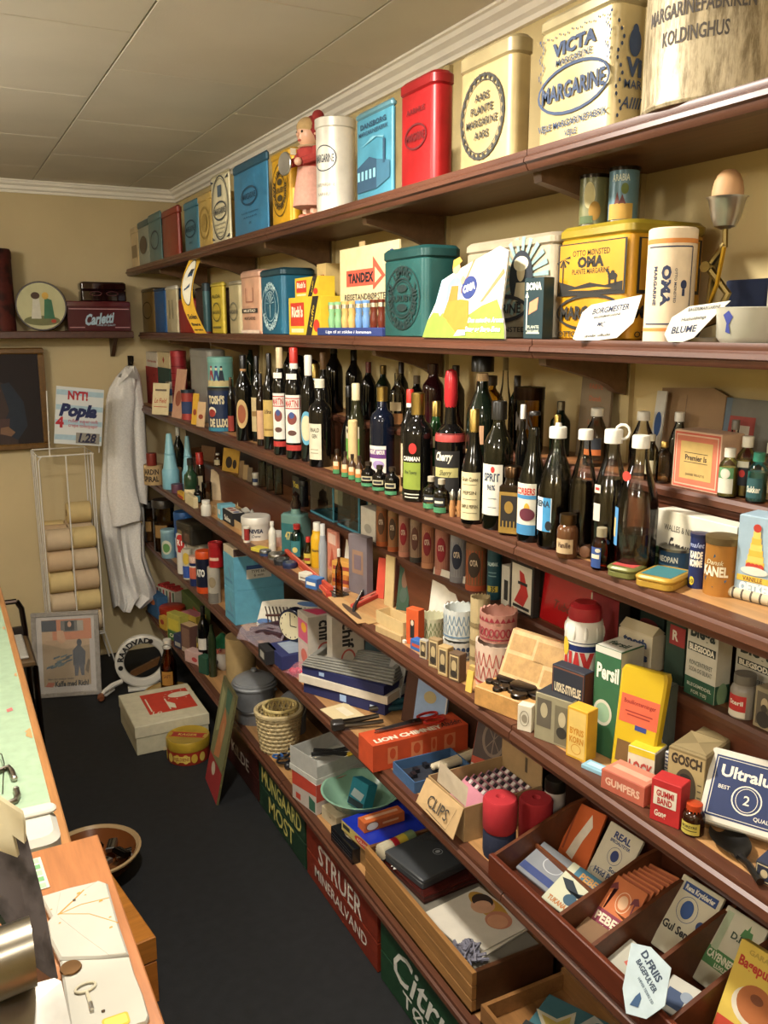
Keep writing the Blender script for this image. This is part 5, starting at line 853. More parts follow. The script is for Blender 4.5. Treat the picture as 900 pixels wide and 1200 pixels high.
for xc, sb, yt, lb in ((211, .12, 500, 'dark bottle between the two glue bottles'),):
    bot(lb, 'D', xc, sb, yt, 13, 'wine', 'dglass #14160f', 'plastic #c8c4b6', [], seg=12)
can('cork-brown pot on the shelf front beside the blue glue bottle', 'D', 206, 571, 548, 16, '#7a6448', 'card #8c7454', .15, knd='card', name='pot', cat='pot')
can('squat purple pot lying before the cork-brown pot', 'D', 208, 578, 567, 14, '#5c3a4c', None, name='pot', cat='pot')
bot('small green bottle with cream label beside the cork-brown pot', 'D', 225, .03, 537, 17, 'mini', 'dglass #1f3a26', 'plastic #1c1c18', [(CR, .05, .3, 1.6)], name='medicine_bottle', seg=12)
bot('small dark bottle with red cap behind the green bottle', 'D', 236, .09, 530, 11, 'flask', 'dglass #22160e', 'plastic #a8241c', [(CR, .1, .5, 1.6)], capz=.74, capr=.8, name='medicine_bottle', seg=12)
o = T('paper_cone', 'small twisted paper cone beside the green bottle', 'paper', base(235, 573, 'D'), -60); o.lathe('cone', 'paper #b89a6c', [(.004, .002), (.018, .03), (.028, .062), (.022, .058), (.012, .03)], 7); o.end()
bot('tiny black bottle with teal label on the shelf front', 'D', 232.5, 590, 569, 10, 'mini', BK, 'plastic #14110f', [('#3a6a70', .1, .45, 1.6)], name='medicine_bottle', seg=12)
can('small glass tumbler beside the tiny black bottle', 'D', 243, 588, 565, 12, 'glass #d0ccb8', None, name='glass', cat='glass', seg=14)
carton('tiny yellow-red carton on the shelf front beside the purple pot', 'D', 208, 215, 587, 577, .02, '#c79a2a', prints=[('r', '#a8301e', 0, .3, .9, .4)])
carton('tiny cream carton beside the tiny yellow-red carton', 'D', 217, 227, 592, 580, .02, '#cbbb92')
for i, (xl, xr, yb, yt, c, lb) in enumerate(((246, 259, 584, 551, '#b8a484', 'cream pamphlet leaning near the glass tumbler'), (254, 266, 582, 555, '#8c8476', 'grey pamphlet leaning behind the cream pamphlet'), (262, 273, 581, 558, '#5a8094', 'blue-edged pamphlet leaning behind the grey pamphlet'))):
    standcard(lb, 'D', xl, xr, yb, yt, c, a=40, prints=[('r', '#4a3a30', 0, .6, .6, .3)])
bot('small white bottle with white cap on the shelf front', 'D', 242, 606, 586, 12, 'jar', 'plastic #cfcabc', 'plastic #d8d4c8', [], name='medicine_bottle', capr=.8, seg=14)
# cardboard tray with boxes
o = BX('cardboard_tray', 'shallow brown cardboard tray holding small boxes', 'tray', 'D', 249, 284, 612, 598, .12, a=0, h=.03); w, d = o.w, o.d; o.box('bottom', 'card #a88a5c', w, d, 0, .002)
for k, (ww, dd, x, y) in enumerate(((w, .002, 0, -d/2), (w, .002, 0, d/2), (.002, d, -w/2, 0), (.002, d, w/2, 0))): o.box('side#%d' % k, 'card #b4966a', ww, dd, 0, .03, cx=x, cy=y)
o.end(); tz = o.loc.z+.0025; tl = o.loc
o = T('carton', 'black carton lettered saline in the cardboard tray', 'box', tl+Vector((-.03, -.04, .0025)), -90); o.w, o.d, o.h = .13, .05, .05; o.box('body', 'card #17171a', .13, .05, 0, .05, bev=.001); o.text('Saline', '#d8d4c4', 0, .02, .02, w=.08, bold=.03); o.rect('#c8c0b0', -.0, 0, .12, .04, face='t')
for i, c in enumerate(('#8c1c24', '#8c1c24', '#3a4a7c')): o.ell(c, -.04+.04*i, 0, .013, .013, face='t')
o.end()
o = T('carton', 'pale blue carton next to the black one in the cardboard tray', 'box', tl+Vector((-.03, .055, .0025)), -90); o.w, o.d, o.h = .05, .06, .06; o.box('body', 'card #6ea8b8', .05, .06, 0, .06, bev=.001); o.rect('#d0ccc0', 0, .03, .03, .02); o.end()
o = T('crumpled_paper', 'crumpled grey-white tissue lying at the back of the cardboard tray', 'paper', tl+Vector((.04, .0, .0025)), -90); random.seed(5)
vs = []; 
for i in range(7):
    for j in range(5): vs.append((-.05+.1*i/6, -.02+.04*j/4, .008+random.uniform(0, .035)))
o.raw('paper', 'paper #a8a498', vs, [(i*5+j, i*5+j+5, i*5+j+6, i*5+j+1) for i in range(6) for j in range(4)]); o.end()
o = standcard('cream envelope with black lettering standing behind the cardboard tray', 'D', 277, 297, 592, 572, '#c4b490', a=30, tilt=14, prints=[('t', 'Harne', '#3a3228', 0, .6, .2, .8)], name='envelope', cat='paper')
standcard('pale blue folded card with yellow flower beside the tan box', 'D', 296, 309, 597, 566, '#7fb0bc', a=35, prints=[('e', '#c9a82e', .1, .5, .3, .25)])
carton('tan square box with green top behind the white cream tin', 'D', 309, 325, 604, 577, 331, '#b08a58', top='#4a7c6c', a=15, prints=[('o', '#8a6a3c', 0, .5, .3, .3, .04)])
# nivea
o = CY('cream_tin', 'large white NIVEA Creme tin', 'tin', 'D', 300.5, 634, 604, 34); R, h = o.R, o.h; o.lathe('body', 'tin #cfc9bd', [(R, 0), (R, h*.72)], 28); o.lathe('lid', 'tin #d6d0c4', [(R*1.03, h*.7), (R*1.03, h*.95), (R*.97, h), (0, h)], 28); o.text('NIVEA', '#1c2440', .35*R, h*.42, h*.17, w=R*1.0, bold=.05); o.text('Creme', '#1c2440', .35*R, h*.2, h*.12, w=R*.6, shear=.3); o.end()
o = CY('thread_spool', 'small red and white spool in front of the cream tin', 'spool', 'D', 289.5, 636, 617, 8); R, h = o.R, o.h; o.lathe('core', 'cloth #8c2420', [(R*.8, h*.1), (R*.8, h*.9)], 12); o.lathe('top_disc', 'plastic #cfc8b8', [(R, h*.88), (R, h), (0, h)], 12); o.lathe('bottom_disc', 'plastic #cfc8b8', [(R, 0), (R, h*.12), (0, h*.12)], 12); o.end()
bot('small white plastic bottle behind the pink cream jar', 'D', 319.5, .045, 611, 9, 'flask', 'plastic #cfc9bb', 'plastic #d4cfc2', [], name='medicine_bottle', seg=12)
can('pale pink cream jar with white lid', 'D', 324, 641, 623, 18, '#c89c8c', 'plastic #d0c8bc', .3, knd='plastic', name='cream_jar', cat='jar')
o = BX('perfume_bottle', 'tall square cologne bottle with teal label and dark stopper', 'bottle', 'D', 334, 357, 650, 576, .05, a=30); w, h = o.w, o.h; o.d = w*.8; o.box('glass', 'gloss #5c7c74', w, w*.8, 0, h*.66, r=.01, bev=.006); o.lathe('neck', 'gloss #5c7c74', [(w*.22, h*.65), (w*.18, h*.74)], 12); o.lathe('cap', 'dglass #2a1c18', [(w*.2, h*.73), (w*.22, h*.8), (w*.14, h*.87), (w*.16, h*.94), (0, h)], 12); o.rect('#1f5a5c', 0, h*.28, w*.86, h*.46); o.text('4711', '#b8a860', 0, h*.32, h*.12, w=w*.5, bold=.03); o.end()
bot('small teal cologne flask with red cap in front of the square bottle', 'D', 348.5, 657, 614, 16, 'flask', 'glass #6aa8a4', 'plastic #8c2420', [('#2a6a6e', .1, .55, 1.6), ('e', '#b8a860', .3, .4, .08)], name='perfume_bottle', seg=16)
flat('flat yellow box in front of the white cream tin', 'D', 294, 308, 647, 638, .012, '#c4b23c', a=20, name='carton', cat='box')
for xc, yb, w_, c, l, lb in ((311, 652, 14, '#2a3a5c', 'metal #8f9298', 'small flat blue tin with silver lid by the yellow flat box'), (325, 657, 22, '#5c5a54', 'metal #807c74', 'flat grey shoe-polish tin under the pink cream jar'), (330, 663, 19, '#26262a', 'tin #1e1e22', 'flat black round tin on the shelf front'), (340, 667, 18, '#1c2440', 'tin #1f2a4c', 'flat navy round tin beside the flat black tin')):
    P = base(xc, yb, 'D'); o = CY('round_tin', lb, 'tin', 'D', xc, yb, 1, w_, h=.018); R = o.R; o.lathe('body', 'tin '+c, [(R*.97, 0), (R*.97, .011)], 20); o.lathe('lid', l, [(R, .009), (R, .016), (R*.95, .018), (0, .018)], 20); o.ell('#a8a494', 0, 0, R*.5, R*.5, face='t', ring=.002); o.end()
bot('small yellow oil bottle with red cap', 'D', 361.5, 664, 629, 11, 'burg', 'glass #c8a23a', 'plastic #a8241c', [('#b8a23a', .1, .45, 1.7), ('#8c2a1c', .2, .3, 1.4)], name='oil_bottle', capz=.82, capr=.5, seg=14)
bot('yellow plastic lotion bottle with white cap', 'D', 372, 661, 612, 15, 'jar', 'plastic #c99c1e', 'plastic #cfcaba', [('t', 'Neutral', '#3a3020', .4, (1.2, .06))], name='lotion_bottle', capr=.6, seg=16)
bot('slim grey lotion bottle behind the yellow one', 'D', 379, .04, 614, 10, 'jar', 'plastic #8c9094', 'plastic #b8b8b4', [], name='lotion_bottle', capr=.6, seg=14)
carton('salmon-pink upright packet behind the long red boxes', 'D', 384, 395, 661, 622, .02, '#c07a64', prints=[('r', '#d0b0a0', 0, .8, .8, .25), ('p', '#a84a34', [(-.3, .1), (.3, .1), (0, .6)])])
bot('tiny brown bottle with pale cap beside the grey-violet box', 'D', 397.5, .035, 643, 9, 'mini', 'glass #a87a4a', 'plastic #b8b0a0', [], name='medicine_bottle', seg=12)
R3 = ['long flat red box lying in front of the lotion bottles', 'second long flat red box lying on the first by the lotion bottles']
o1 = flat(R3[0], 'D', 337, 383, 676, 665, .014, '#a83422', a=-8, name='flat_box', cat='box', prints=[('r', '#c8653c', 0, .5, .96, .6), ('r', '#c86a48', 0, 0, .9, .2, 't')])
o2 = T('flat_box', R3[1], 'box', o1.loc+Vector((.0, .005, o1.h+.0004)), -95); o2.w, o2.d, o2.h = o1.w*.95, o1.d*.8, .012; o2.box('body', 'card #b04028', o2.w, o2.d, 0, .012, bev=.001); o2.rect('#d08a6a', 0, 0, o2.w*.7, o2.d*.3, face='t'); o2.end()
o1 = carton('lower orange-yellow soap carton beside the long red boxes', 'D', 389, 413, 689, 674, .05, '#b06a26', a=25, prints=[('r', '#7c2a1c', 0, .5, .9, .3)])
o = T('carton', 'upper orange-yellow soap carton on top of its twin', 'box', o1.loc+Vector((0, 0, o1.h+.0004)), o1.rz+4); o.w, o.d, o.h = o1.w*.97, o1.d*.97, o1.h; o.box('body', 'card #c08a3a', o.w, o.d, 0, o.h, bev=.001); o.rect('#8c3420', 0, o.h*.5, o.w*.9, o.h*.3); o.end()
carton('small blue and white razor-blade packet on the shelf front', 'D', 358, 371, 689, 678, .035, '#2f5a94', a=25, top='#4a78b0', prints=[('r', '#cfcabb', 0, .5, .8, .3)])
carton('small white razor-blade packet beside the blue and white one', 'D', 350, 361, 681, 672, .03, '#cbc4b2', a=20, prints=[('r', '#7a6a5a', 0, .4, .7, .2)])
flat('dark nail-care set lying on a card near the orange cartons', 'D', 371, 392, 697, 684, .006, '#3a3430', a=10, name='nail_set', cat='set', prints=[('r', '#b8b4a8', 0, .2, .8, .12, 't'), ('r', '#b8b4a8', 0, -.1, .8, .12, 't')])
flat('pink-white envelope lying by the orange cartons', 'D', 381, 402, 694, 682, .004, '#b89a90', a=25, name='envelope', cat='paper')
flat('flat brown card with dark print on the shelf edge', 'D', 384, 419, 716, 700, .003, '#b08a5a', a=-5, name='card', cat='card', prints=[('e', '#4a3626', .1, 0, .3, .25, 't')])
flat('small tan card under the brown card on the shelf edge', 'D', 413, 432, 727, 716, .003, '#a88454', a=5, name='card', cat='card')
standcard('tall white card behind the grey-violet box', 'D', 402, 412, 667, 633, '#c9c0ae')
o = carton('tall grey-violet carton tilted against the raised step', 'D', 409, 430, 686, 628, 437, '#6a6064', a=15, top='#8c8488', prints=[('r', '#8a6a54', 0, .55, .6, .4), ('r', '#6a5a60', 0, .55, .4, .25)])
flat('black and white tube lying in front of the grey-violet carton', 'D', 413, 431, 702, 684, .02, '#1c1c20', a=-35, name='tube_box', cat='box', prints=[('t', 'PALO', '#d8d4c8', 0, 0, .35, .6, 't')])
standcard('orange-red folder standing on edge by the beige card', 'D', 441, 450, 696, 655, '#b8402a', a=30, th=.012, name='folder', cat='folder')
standcard('beige cardboard flap standing beside the orange-red folder', 'D', 450, 460, 705, 652, '#b8a070', a=10, tilt=3)
for i in range(2): LAY('flat_box', ('thin red comb box lying behind the beige open tray', 'thin red comb box lying beside another, tan card below')[i], 'box', 'D', (417+6*i, 714-5*i), (443+6*i, 701-5*i), .018, .012, 'card #a8382a', [('r', '#c87a60', 0, 0, .6, .3, 't')])
# beige open box and its lid
o1 = flat('beige cardboard lid lying upside down under the open beige box', 'D', 440, 470, 747, 728, .018, '#ab9064', a=10, name='box_lid', cat='box')
o = T('open_box', 'empty open beige cardboard box resting on its lid', 'box', o1.loc+Vector((.01, .01, o1.h+.0005)), -84); w, d, h = o1.w*1.15, o1.d*1.0, .032; o.box('bottom', 'card #b89c6c', w, d, 0, .002)
for k, (ww, dd, x, y) in enumerate(((w, .002, 0, -d/2), (w, .002, 0, d/2), (.002, d, -w/2, 0), (.002, d, w/2, 0))): o.box('side#%d' % k, 'card #bfa473', ww, dd, 0, h, cx=x, cy=y)
o.end()
for i, (xl, xr, sb, yt, lb) in enumerate(((464, 478, 708, 657, 'dark green bordered picture card leaning on the step'), (472, 488, 706, 662, 'black bordered picture card leaning behind the green one'))):
    standcard(lb, 'D', xl, xr, sb, yt, ('#26402c', '#22201e')[i], a=35, tilt=12, prints=[('r', '#b09a74', 0, .5, .8, .86), ('e', '#6a4a34', 0, .6, .25, .18), ('e', '#3a4a3c', 0, .3, .3, .15)])
carton('blue safety-match box lying by the pale picture card', 'D', 481, 498, .03, 700, 506, '#2a5a9c', a=12, prints=[('r', '#b0462c', 0, .5, .8, .3)], h=.026)
standcard('large white mount with a small faded photograph', 'D', 500, 536, 720, 671, '#cfc9bb', a=10, prints=[('r', '#b8a494', .05, .38, .62, .6), ('e', '#8c7464', .1, .4, .12, .16)])
carton('upright orange matchbox with black figure on the shelf front', 'D', 476, 490, 761, 714, 497, '#c04f1e', a=22, prints=[('r', '#1c1814', 0, .45, .35, .5), ('e', '#c8b49c', 0, .62, .12, .08)])
flat('scrap of crumpled white paper on the shelf front', 'D', 467, 474, 753, 747, .008, 'paper #cfcabc', a=10, name='paper_scrap', cat='paper')
# lace-paper rolls
def lace(label, xc, yb, yt, wp, col, ink, on=None, pat=0, at=None):
    o = CY('shelf_paper_roll', label, 'lace paper', 'D', xc, yb, yt, wp)
    if at: o.loc = Vector((at, 2, SH['D'][1])); o.loc.y += along(o.loc, (0, 1, 0), xc); o.R = wp*(o.loc-EYE).dot(FW)/FPX/2; o.h = rise(o.loc, yt)
    if on: o.loc = on.loc+Vector((0, 0, on.h+.001)); o.R = wp*(o.loc-EYE).dot(FW)/FPX/2; o.h = rise(o.loc, yt)
    R, h = o.R, o.h
    n = 36; vs = []; fs = []
    for i in range(n):
        a = 2*math.pi*i/n; rr = R*(1+.02*math.sin(i*2.1)); wob = .006*abs(math.sin(i*1.55))
        for r_, z_ in ((rr*.985, 0), (rr, h*.5), (rr*1.02, h-wob), (rr*.93, h-wob-.001), (rr*.9, h*.5), (rr*.6, h*.48), (rr*.2, h*.42)): vs.append((r_*math.cos(a), r_*math.sin(a), z_))
    m = 7
    for i in range(n):
        j = (i+1) % n
        for k in range(m-1): fs.append((i*m+k, j*m+k, j*m+k+1, i*m+k+1))
    fs.append(tuple(reversed([i*m for i in range(n)])))
    o.raw('roll', 'paper '+col, vs, fs); o.R = R*1.02
    for i in range(9):
        u = (-1.2+.3*i)*R
        if pat == 0: o.ell(ink, u, h*.35, .006, .01, part='pattern', ring=.003); o.poly(ink, [(u-.006, h*.7), (u+.006, h*.7), (u, h*.86)], part='pattern')
        if pat == 1: o.poly(ink, [(u-.15*R, h*.2), (u-.11*R, h*.2), (u+.02*R, h*.5), (u-.02*R, h*.5)], part='pattern'); o.poly(ink, [(u+.15*R, h*.2), (u+.11*R, h*.2), (u-.02*R, h*.5), (u+.02*R, h*.5)], part='pattern'); o.poly(ink, [(u-.15*R, h*.5), (u-.11*R, h*.5), (u+.02*R, h*.8), (u-.02*R, h*.8)], part='pattern'); o.poly(ink, [(u+.15*R, h*.5), (u+.11*R, h*.5), (u-.02*R, h*.8), (u+.02*R, h*.8)], part='pattern')
        if pat == 2: o.ell(ink, u, h*.6, .005, .006, part='pattern'); o.ell(ink, u+.15*R, h*.35, .005, .006, part='pattern')
    o.rect(ink, 0, h*.12, R*2.6, h*.05, part='pattern'); o.end(); return o
r1 = lace('navy and white scalloped shelf-paper roll under the blue one', 538, 775, 746, 39, '#b4b0a4', '#20304c', pat=2)
lace('pale blue scalloped shelf-paper roll resting on the navy one', 541, 775, 709, 38, '#b9bcb6', '#5a7890', on=r1, pat=1)
o = lace('green and white scalloped shelf-paper roll behind the photo boxes', 505.5, 752, 719, 33, '#b4b090', '#5a6a3a', pat=1)

r2 = lace('cream and red zigzag shelf-paper roll at the bottom of its stack', 582, .095, 748, 52, '#c4ac98', '#a03c34', pat=1)
lace('dark red floral shelf-paper roll on top of the zigzag one', 579, 790, 713, 43, '#a87868', '#8c2630', on=r2, pat=0)
lace('beige scalloped shelf-paper roll standing behind the blue one', 561, .1, 697, 22, '#a8956c', '#7a6844', pat=2, at=1.056)
o = flat('small yellow cellophane packet at the foot of the red rolls', 'D', 550, 577, 796, 783, .02, '#c8a860', a=5, name='packet', cat='packet', prints=[('r', '#d8c48c', 0, 0, .7, .5, 't')])
# little portrait boxes
for i, (xl, xr, xs, yb, yt, c, lb) in enumerate(((491.5, 500, 504, 772, 750, '#9a9488', 'small grey box with faded pattern beside the orange matchbox'), (502, 513, 519, 783, 749, '#8c7450', 'small portrait box, gentleman, second from the orange matchbox'), (513, 524, 531, 792, 758, '#a88c5c', 'small tan portrait box with oval picture between two darker ones'), (525.5, 538, 546, 801, 766, '#5c4630', 'small dark brown portrait box beside the yellow ticket'))):
    carton(lb, 'D', xl, xr, yb, yt, xs, c, a=18, name='portrait_box', prints=[('r', '#c4ac7c', 0, .5, .8, .86), ('r', '#5a4a34', 0, .5, .7, .76), ('e', '#b09a70', 0, .56, .24, .2), ('e', '#2c241a', 0, .28, .3, .12)])
standcard('little yellow ticket in front of the wooden weights box', 'D', 545, 552, 807, 787, '#c9a84c', a=15)
# AJAX canister
o = CY('scouring_powder', 'white AJAX scouring-powder canister with red cap and blue shoulder', 'canister', 'D', 679, .10, 705, 45); R, h = o.R, o.h; o.rz += 8
o.lathe('body', 'plastic #d2cdc2', [(R*.93, 0), (R*.97, .004), (R*.97, h*.70), (R, h*.73), (R, h*.81), (R*.9, h*.87), (R*.82, h*.88)], 28); o.lathe('cap', 'plastic #9c2028', [(R*.84, h*.87), (R*.86, h*.91), (R*.8, h*.97), (R*.55, h), (0, h)], 28); o.lathe('shoulder_band', 'plastic #222c5c', [(R*.975, h*.66), (R*.975, h*.71), (R*1.003, h*.73)], 28, caps=False)
for i in range(10): a = 2*math.pi*i/10; o.ball('flute#%d' % i, 'plastic #d2cdc2', (R*.94*math.cos(a), R*.94*math.sin(a), h*.79), R*.12, R*.12, h*.055, 8, 6)
o.text('AJAX', '#a8201e', -.2*R, h*.54, h*.2, w=R*2.0, bold=.08); o.ell('#c9a82a', -.9*R, h*.68, R*.28, h*.07); o.rect('#222c5c', 0, h*.08, R*2, h*.04); o.end()
carton('dark navy starch box with red oval lettered UISKE-STIVELSE', 'D', 644, 681, .06, 784, .028, '#22242e', a=14, prints=[('r', '#6a4030', 0, .5, .96, .96), ('r', '#22242e', 0, .5, .92, .92), ('t', 'UISKE-STIVELSE', '#c8b898', 0, .72, .11, .82), ('e', '#a84a30', 0, .35, .36, .24), ('o', '#c8b898', 0, .35, .32, .2, .02), ('r', '#5a3020', 0, .5, .98, .98, 'r')])
# weights box
o = BX('weights_box', 'wooden box of iron weights with its carved lid propped open', 'box', 'D', 556, 632, 842, 800, .105, a=17); o.h = .042; w, d, h = o.w, o.d, o.h; o.box('block', 'wood #b98a50', w, d, 0, h, bev=.002)
random.seed(11)
for k, (x, y, r, t) in enumerate(((-.28, .30, .021, .012), (.02, .16, .024, .014), (.26, .12, .018, .010), (.10, -.22, .015, .010), (-.04, -.08, .011, .008), (-.18, -.10, .012, .008), (-.32, -.02, .009, .008), (-.42, -.06, .008, .007), (-.2, -.3, .009, .007))):
    o.lathe('weight#%d' % k, 'metal #4a4440', [(r*1.15, h), (r*1.15, h+t-.002), (r, h+t), (0, h+t)], 18, cx=x*w, cy=(y*.8-.14)*d)
lid = [(0, 0), (0, .01), (0, 0)]
vv = []; lw, lh = w*.98, .11
for x in (-lw/2, lw/2):
    for q, t in ((0, 0), (0, .012), (lh, .012), (lh, 0)): vv.append((x+.012, d/2-.05+t+q*.45, h+.001+q*.9))
o.raw('lid', 'wood #c4a070', vv, [(0, 1, 2, 3), (7, 6, 5, 4), (0, 4, 5, 1), (1, 5, 6, 2), (2, 6, 7, 3), (3, 7, 4, 0)])
def lidp(u, q, t=-.0008): return (u+.012, d/2-.05+t*.9+q*.45, h+.001+q*.9-t*.45*-1)
for k, (u0, u1, q0, q1) in enumerate(((-.46, .1, .02, .06), (.14, .46, .015, .05), (-.46, -.1, .068, .102), (-.06, .46, .058, .1))):
    o.raw('lid>recess#%d' % k, 'wood #a8834f', [lidp(u0*lw, q0), lidp(u1*lw, q0), lidp(u1*lw, q1), lidp(u0*lw, q1)], [(0, 1, 2, 3)])
o.end()
carton('tiny white box with oval seal in front of the weights box', 'D', 606, 622, 857, 827, 627, '#c8c0ac', a=30, prints=[('o', '#6a6050', 0, .5, .34, .3, .04), ('e', '#8a806c', 0, .5, .2, .16)])
carton('tiny white portrait box beside the white seal box', 'D', 628, 640, 866, 836, 645, '#c4bca6', a=28, prints=[('r', '#5a5244', 0, .5, .7, .8), ('e', '#b0a488', 0, .6, .22, .2), ('e', '#2c2822', 0, .3, .3, .14)])
carton('large portrait carton with black top, turned towards the aisle', 'D', 626, 668, 872, 817, .05, '#8c8468', a=20, top='#26282c', prints=[('r', '#6a624c', .25, .45, .4, .8), ('e', '#b0a484', .25, .58, .1, .16), ('e', '#2c2820', .25, .3, .14, .12), ('r', '#5a5244', -.25, .6, .4, .6), ('e', '#a89c7c', -.25, .66, .1, .16)])
carton('green and white washing-powder box lettered Persil', 'D', 692, 721, .075, 760, 748, '#2a5a38', a=10, top='#c8c4b4', prints=[('r', '#c9c5b6', 0, .97, 1, .06), ('t', 'Persil', '#e0dccc', .02, .78, .13, .86), ('e', '#c0bca8', -.1, .4, .36, .12), ('e', '#8aa888', -.1, .4, .28, .09), ('r', '#b4b09e', 0, .5, .98, .98, 'r'), ('t', 'fersil', '#26402c', 0, .0, .3, .7, 't')])
# yellow cellophane bag
o = BX('packet', 'yellow cellophane bag with red label and brown window', 'packet', 'D', 712, 764, .065, 788, .022, a=16, tilt=8); w, h = o.w, o.h
o.prism('bag', 'gloss #bfa024', [(-w*.46, 0), (w*.44, 0), (w*.5, h*.95), (w*.46, h), (-w*.44, h*.98), (-w*.5, h*.93)], -.011, .011, bev=.004, axis='y'); o.rect('#c8583a', .02*w, h*.6, w*.84, h*.26); o.text('Bouillonterninger', '#7c1a14', .02*w, h*.67, h*.04, w=w*.7); o.rect('#8c2a1c', .02*w, h*.58, w*.6, h*.012); o.rect('#8c2a1c', .02*w, h*.55, w*.5, h*.012); o.rect('#2a3a7c', .1*w, h*.45, w*.25, h*.045); o.rect('#6a4a20', -.02*w, h*.2, w*.7, h*.2); o.end()
carton('grey-green carton behind the yellow cellophane bag', 'D', 752, 779, .11, 800, 797, '#4a5048', a=10, top='#6a7068', prints=[('t', 'A', '#b8b4a0', .1, .45, .2, .5), ('r', '#a8907a', 0, .3, .9, .12)])
carton('small yellow box with pale figure drawing on the shelf front', 'D', 663, 686, 888, 831, 698, '#c99a26', a=15, prints=[('r', '#d0b060', 0, .5, .86, .9), ('t', 'BYRIS', '#b87a1c', 0, .55, .12, .7), ('t', 'KORN', '#b87a1c', 0, .38, .12, .7), ('o', '#b87a1c', 0, .2, .25, .1, .03)])
flat('pale blue sachet lying by the small yellow box', 'D', 681, 705, 905, 890, .008, '#7fa8b8', a=15, name='sachet', cat='packet', prints=[('r', '#a8c8d0', 0, 0, .7, .5, 't')])
o = carton('low brick-red carton with pale lettering lying on the shelf front', 'D', 704, 754, 935, 906, .05, '#a85540', a=12, h=.036, top='#b8745c', prints=[('t', 'GUMPERS', '#d0a890', 0, .5, .35, .8), ('r', '#c89880', 0, 0, .8, .3, 't')])
carton('white LOCK carton with yellow top', 'D', 734, 765, .06, 878, 779, '#c8c0ac', a=20, top='#c9b020', prints=[('t', 'LOCK', '#b0443a', 0, .45, .34, .9), ('r', '#c9b020', 0, .9, .98, .18), ('r', '#26241e', 0, .22, .5, .06), ('r', '#6a6454', 0, .5, .96, .9, 'r')])
carton('scarlet GUMMI BAND carton with white label', 'D', 761, 795, 966, 917, 806, '#a81c1c', a=20, prints=[('r', '#cfc6b4', -.02, .62, .78, .42), ('t', 'GUMMI', '#a81c1c', -.02, .7, .14, .6), ('t', 'BAND', '#a81c1c', -.02, .52, .14, .5), ('t', 'Gong', '#d8ccb8', -.15, .22, .14, .4)])
o = CY('medicine_bottle', 'small brown bottle with orange screw cap and yellow label', 'bottle', 'D', 811, 982, 941, 26); fill_bottle(o, 'jar', 'dglass #2a140a', 'plastic #a83e1c', [('#b0a044', .08, .46, 1.9), ('t', 'BORSYRE', '#3a3014', .34, (1.4, .08)), ('#3a3014', .2, .23, 1.4)], capz=.64, capr=.72); o.end()
# GOSCH packs
for nm, (xl, xr, yb, yt, xs), lb in (('f', (779, 822, 952, 880, 858), 'brown paper match parcel printed GOSCH with a portrait'), ('b', (858, 870, .09, 872, 896), 'plain brown paper parcel behind the GOSCH parcel')):
    o = BX('match_parcel', lb, 'parcel', 'D', xl, xr, yb, yt, xs if nm == 'f' else .11, a=18); w, d, h = o.w, o.d, o.h; 
    if nm == 'b': o.w = w = .085; o.loc = fo.loc+Vector((.052, .0, 0))+Vector((math.cos(math.radians(-72)), math.sin(math.radians(-72)), 0))*.0; o.loc = fo.loc+Vector((-math.sin(math.radians(-72)), math.cos(math.radians(-72)), 0))*(fo.d/2+.036); d = o.d = .065; w = o.w = fo.w*.9; h = o.h = fo.h*.96
    o.box('wrap', 'paper #7d6c48', w, d, 0, h, bev=.003)
    for q in (-1, 1): o.poly('#8f7d56', [(-w*.48, q*d*.45), (w*.48, q*d*.45), (0, 0)][::q], face='t', part='fold')
    if nm == 'f':
        fo = o; o.rect('#a89466', 0, h*.48, w*.96, h*.92); o.text('GOSCH', '#33281a', 0, h*.83, h*.15, w=w*.82, bold=.05); o.ell('#4a3e2c', .0, h*.38, w*.3, h*.33); o.ell('#8c7a56', 0, h*.5, w*.13, h*.13); o.ell('#2c241a', 0, h*.58, w*.14, h*.05); o.ell('#3a3022', 0, h*.43, w*.11, h*.08); o.ell('#5c4c34', 0, h*.2, w*.22, h*.12)
        for i in range(5):
            for q in (-1, 1): o.rect('#5c4e36', q*w*.38, h*(.12+.1*i), w*.1, h*.02)
    o.rect('#6a5a3a', 0, h*.5, .003, h*.9, face='r', part='seam'); o.end()
# razor blade stacks
o1 = carton('lower blue and white striped razor-blade box with red oval', 'D', 777, 816, .10, 858, 846, '#c4c2ba', a=10, h=.03, prints=[('r', '#2a3a6a', 0, .5, .98, .9), ('e', '#a8352c', -.1, .5, .3, .3)])
o = T('carton', 'upper blue and white striped razor-blade box with red ovals on top', 'box', o1.loc+Vector((0, 0, o1.h+.0004)), o1.rz); o.w, o.d, o.h = o1.w, o1.d, .034; w, d, h = o.w, o.d, o.h; o.box('body', 'card #c4c2ba', w, d, 0, h, bev=.001)
for i in range(8): o.rect('#22305c', 0, -d*.42+d*.12*i, w*.96, d*.05, face='t', part='stripe')
for i in range(5): o.rect('#22305c', 0, h*(.12+.19*i), w*.98, h*.07, part='stripe'); o.rect('#22305c', 0, h*(.12+.19*i), d*.98, h*.07, face='r', part='stripe')
o.ell('#a8352c', 0, 0, w*.34, d*.26, face='t'); o.ell('#d0ccc0', 0, 0, w*.3, d*.2, face='t', ring=.002); o.text('MIKADO', '#e0dccc', 0, .0, d*.12, w=w*.5, face='t'); o.ell('#a8352c', -.05*w, h*.5, w*.34, h*.42); o.text('BLADEL', '#e0dccc', -.05*w, h*.5, h*.25, w=w*.5); o.end()
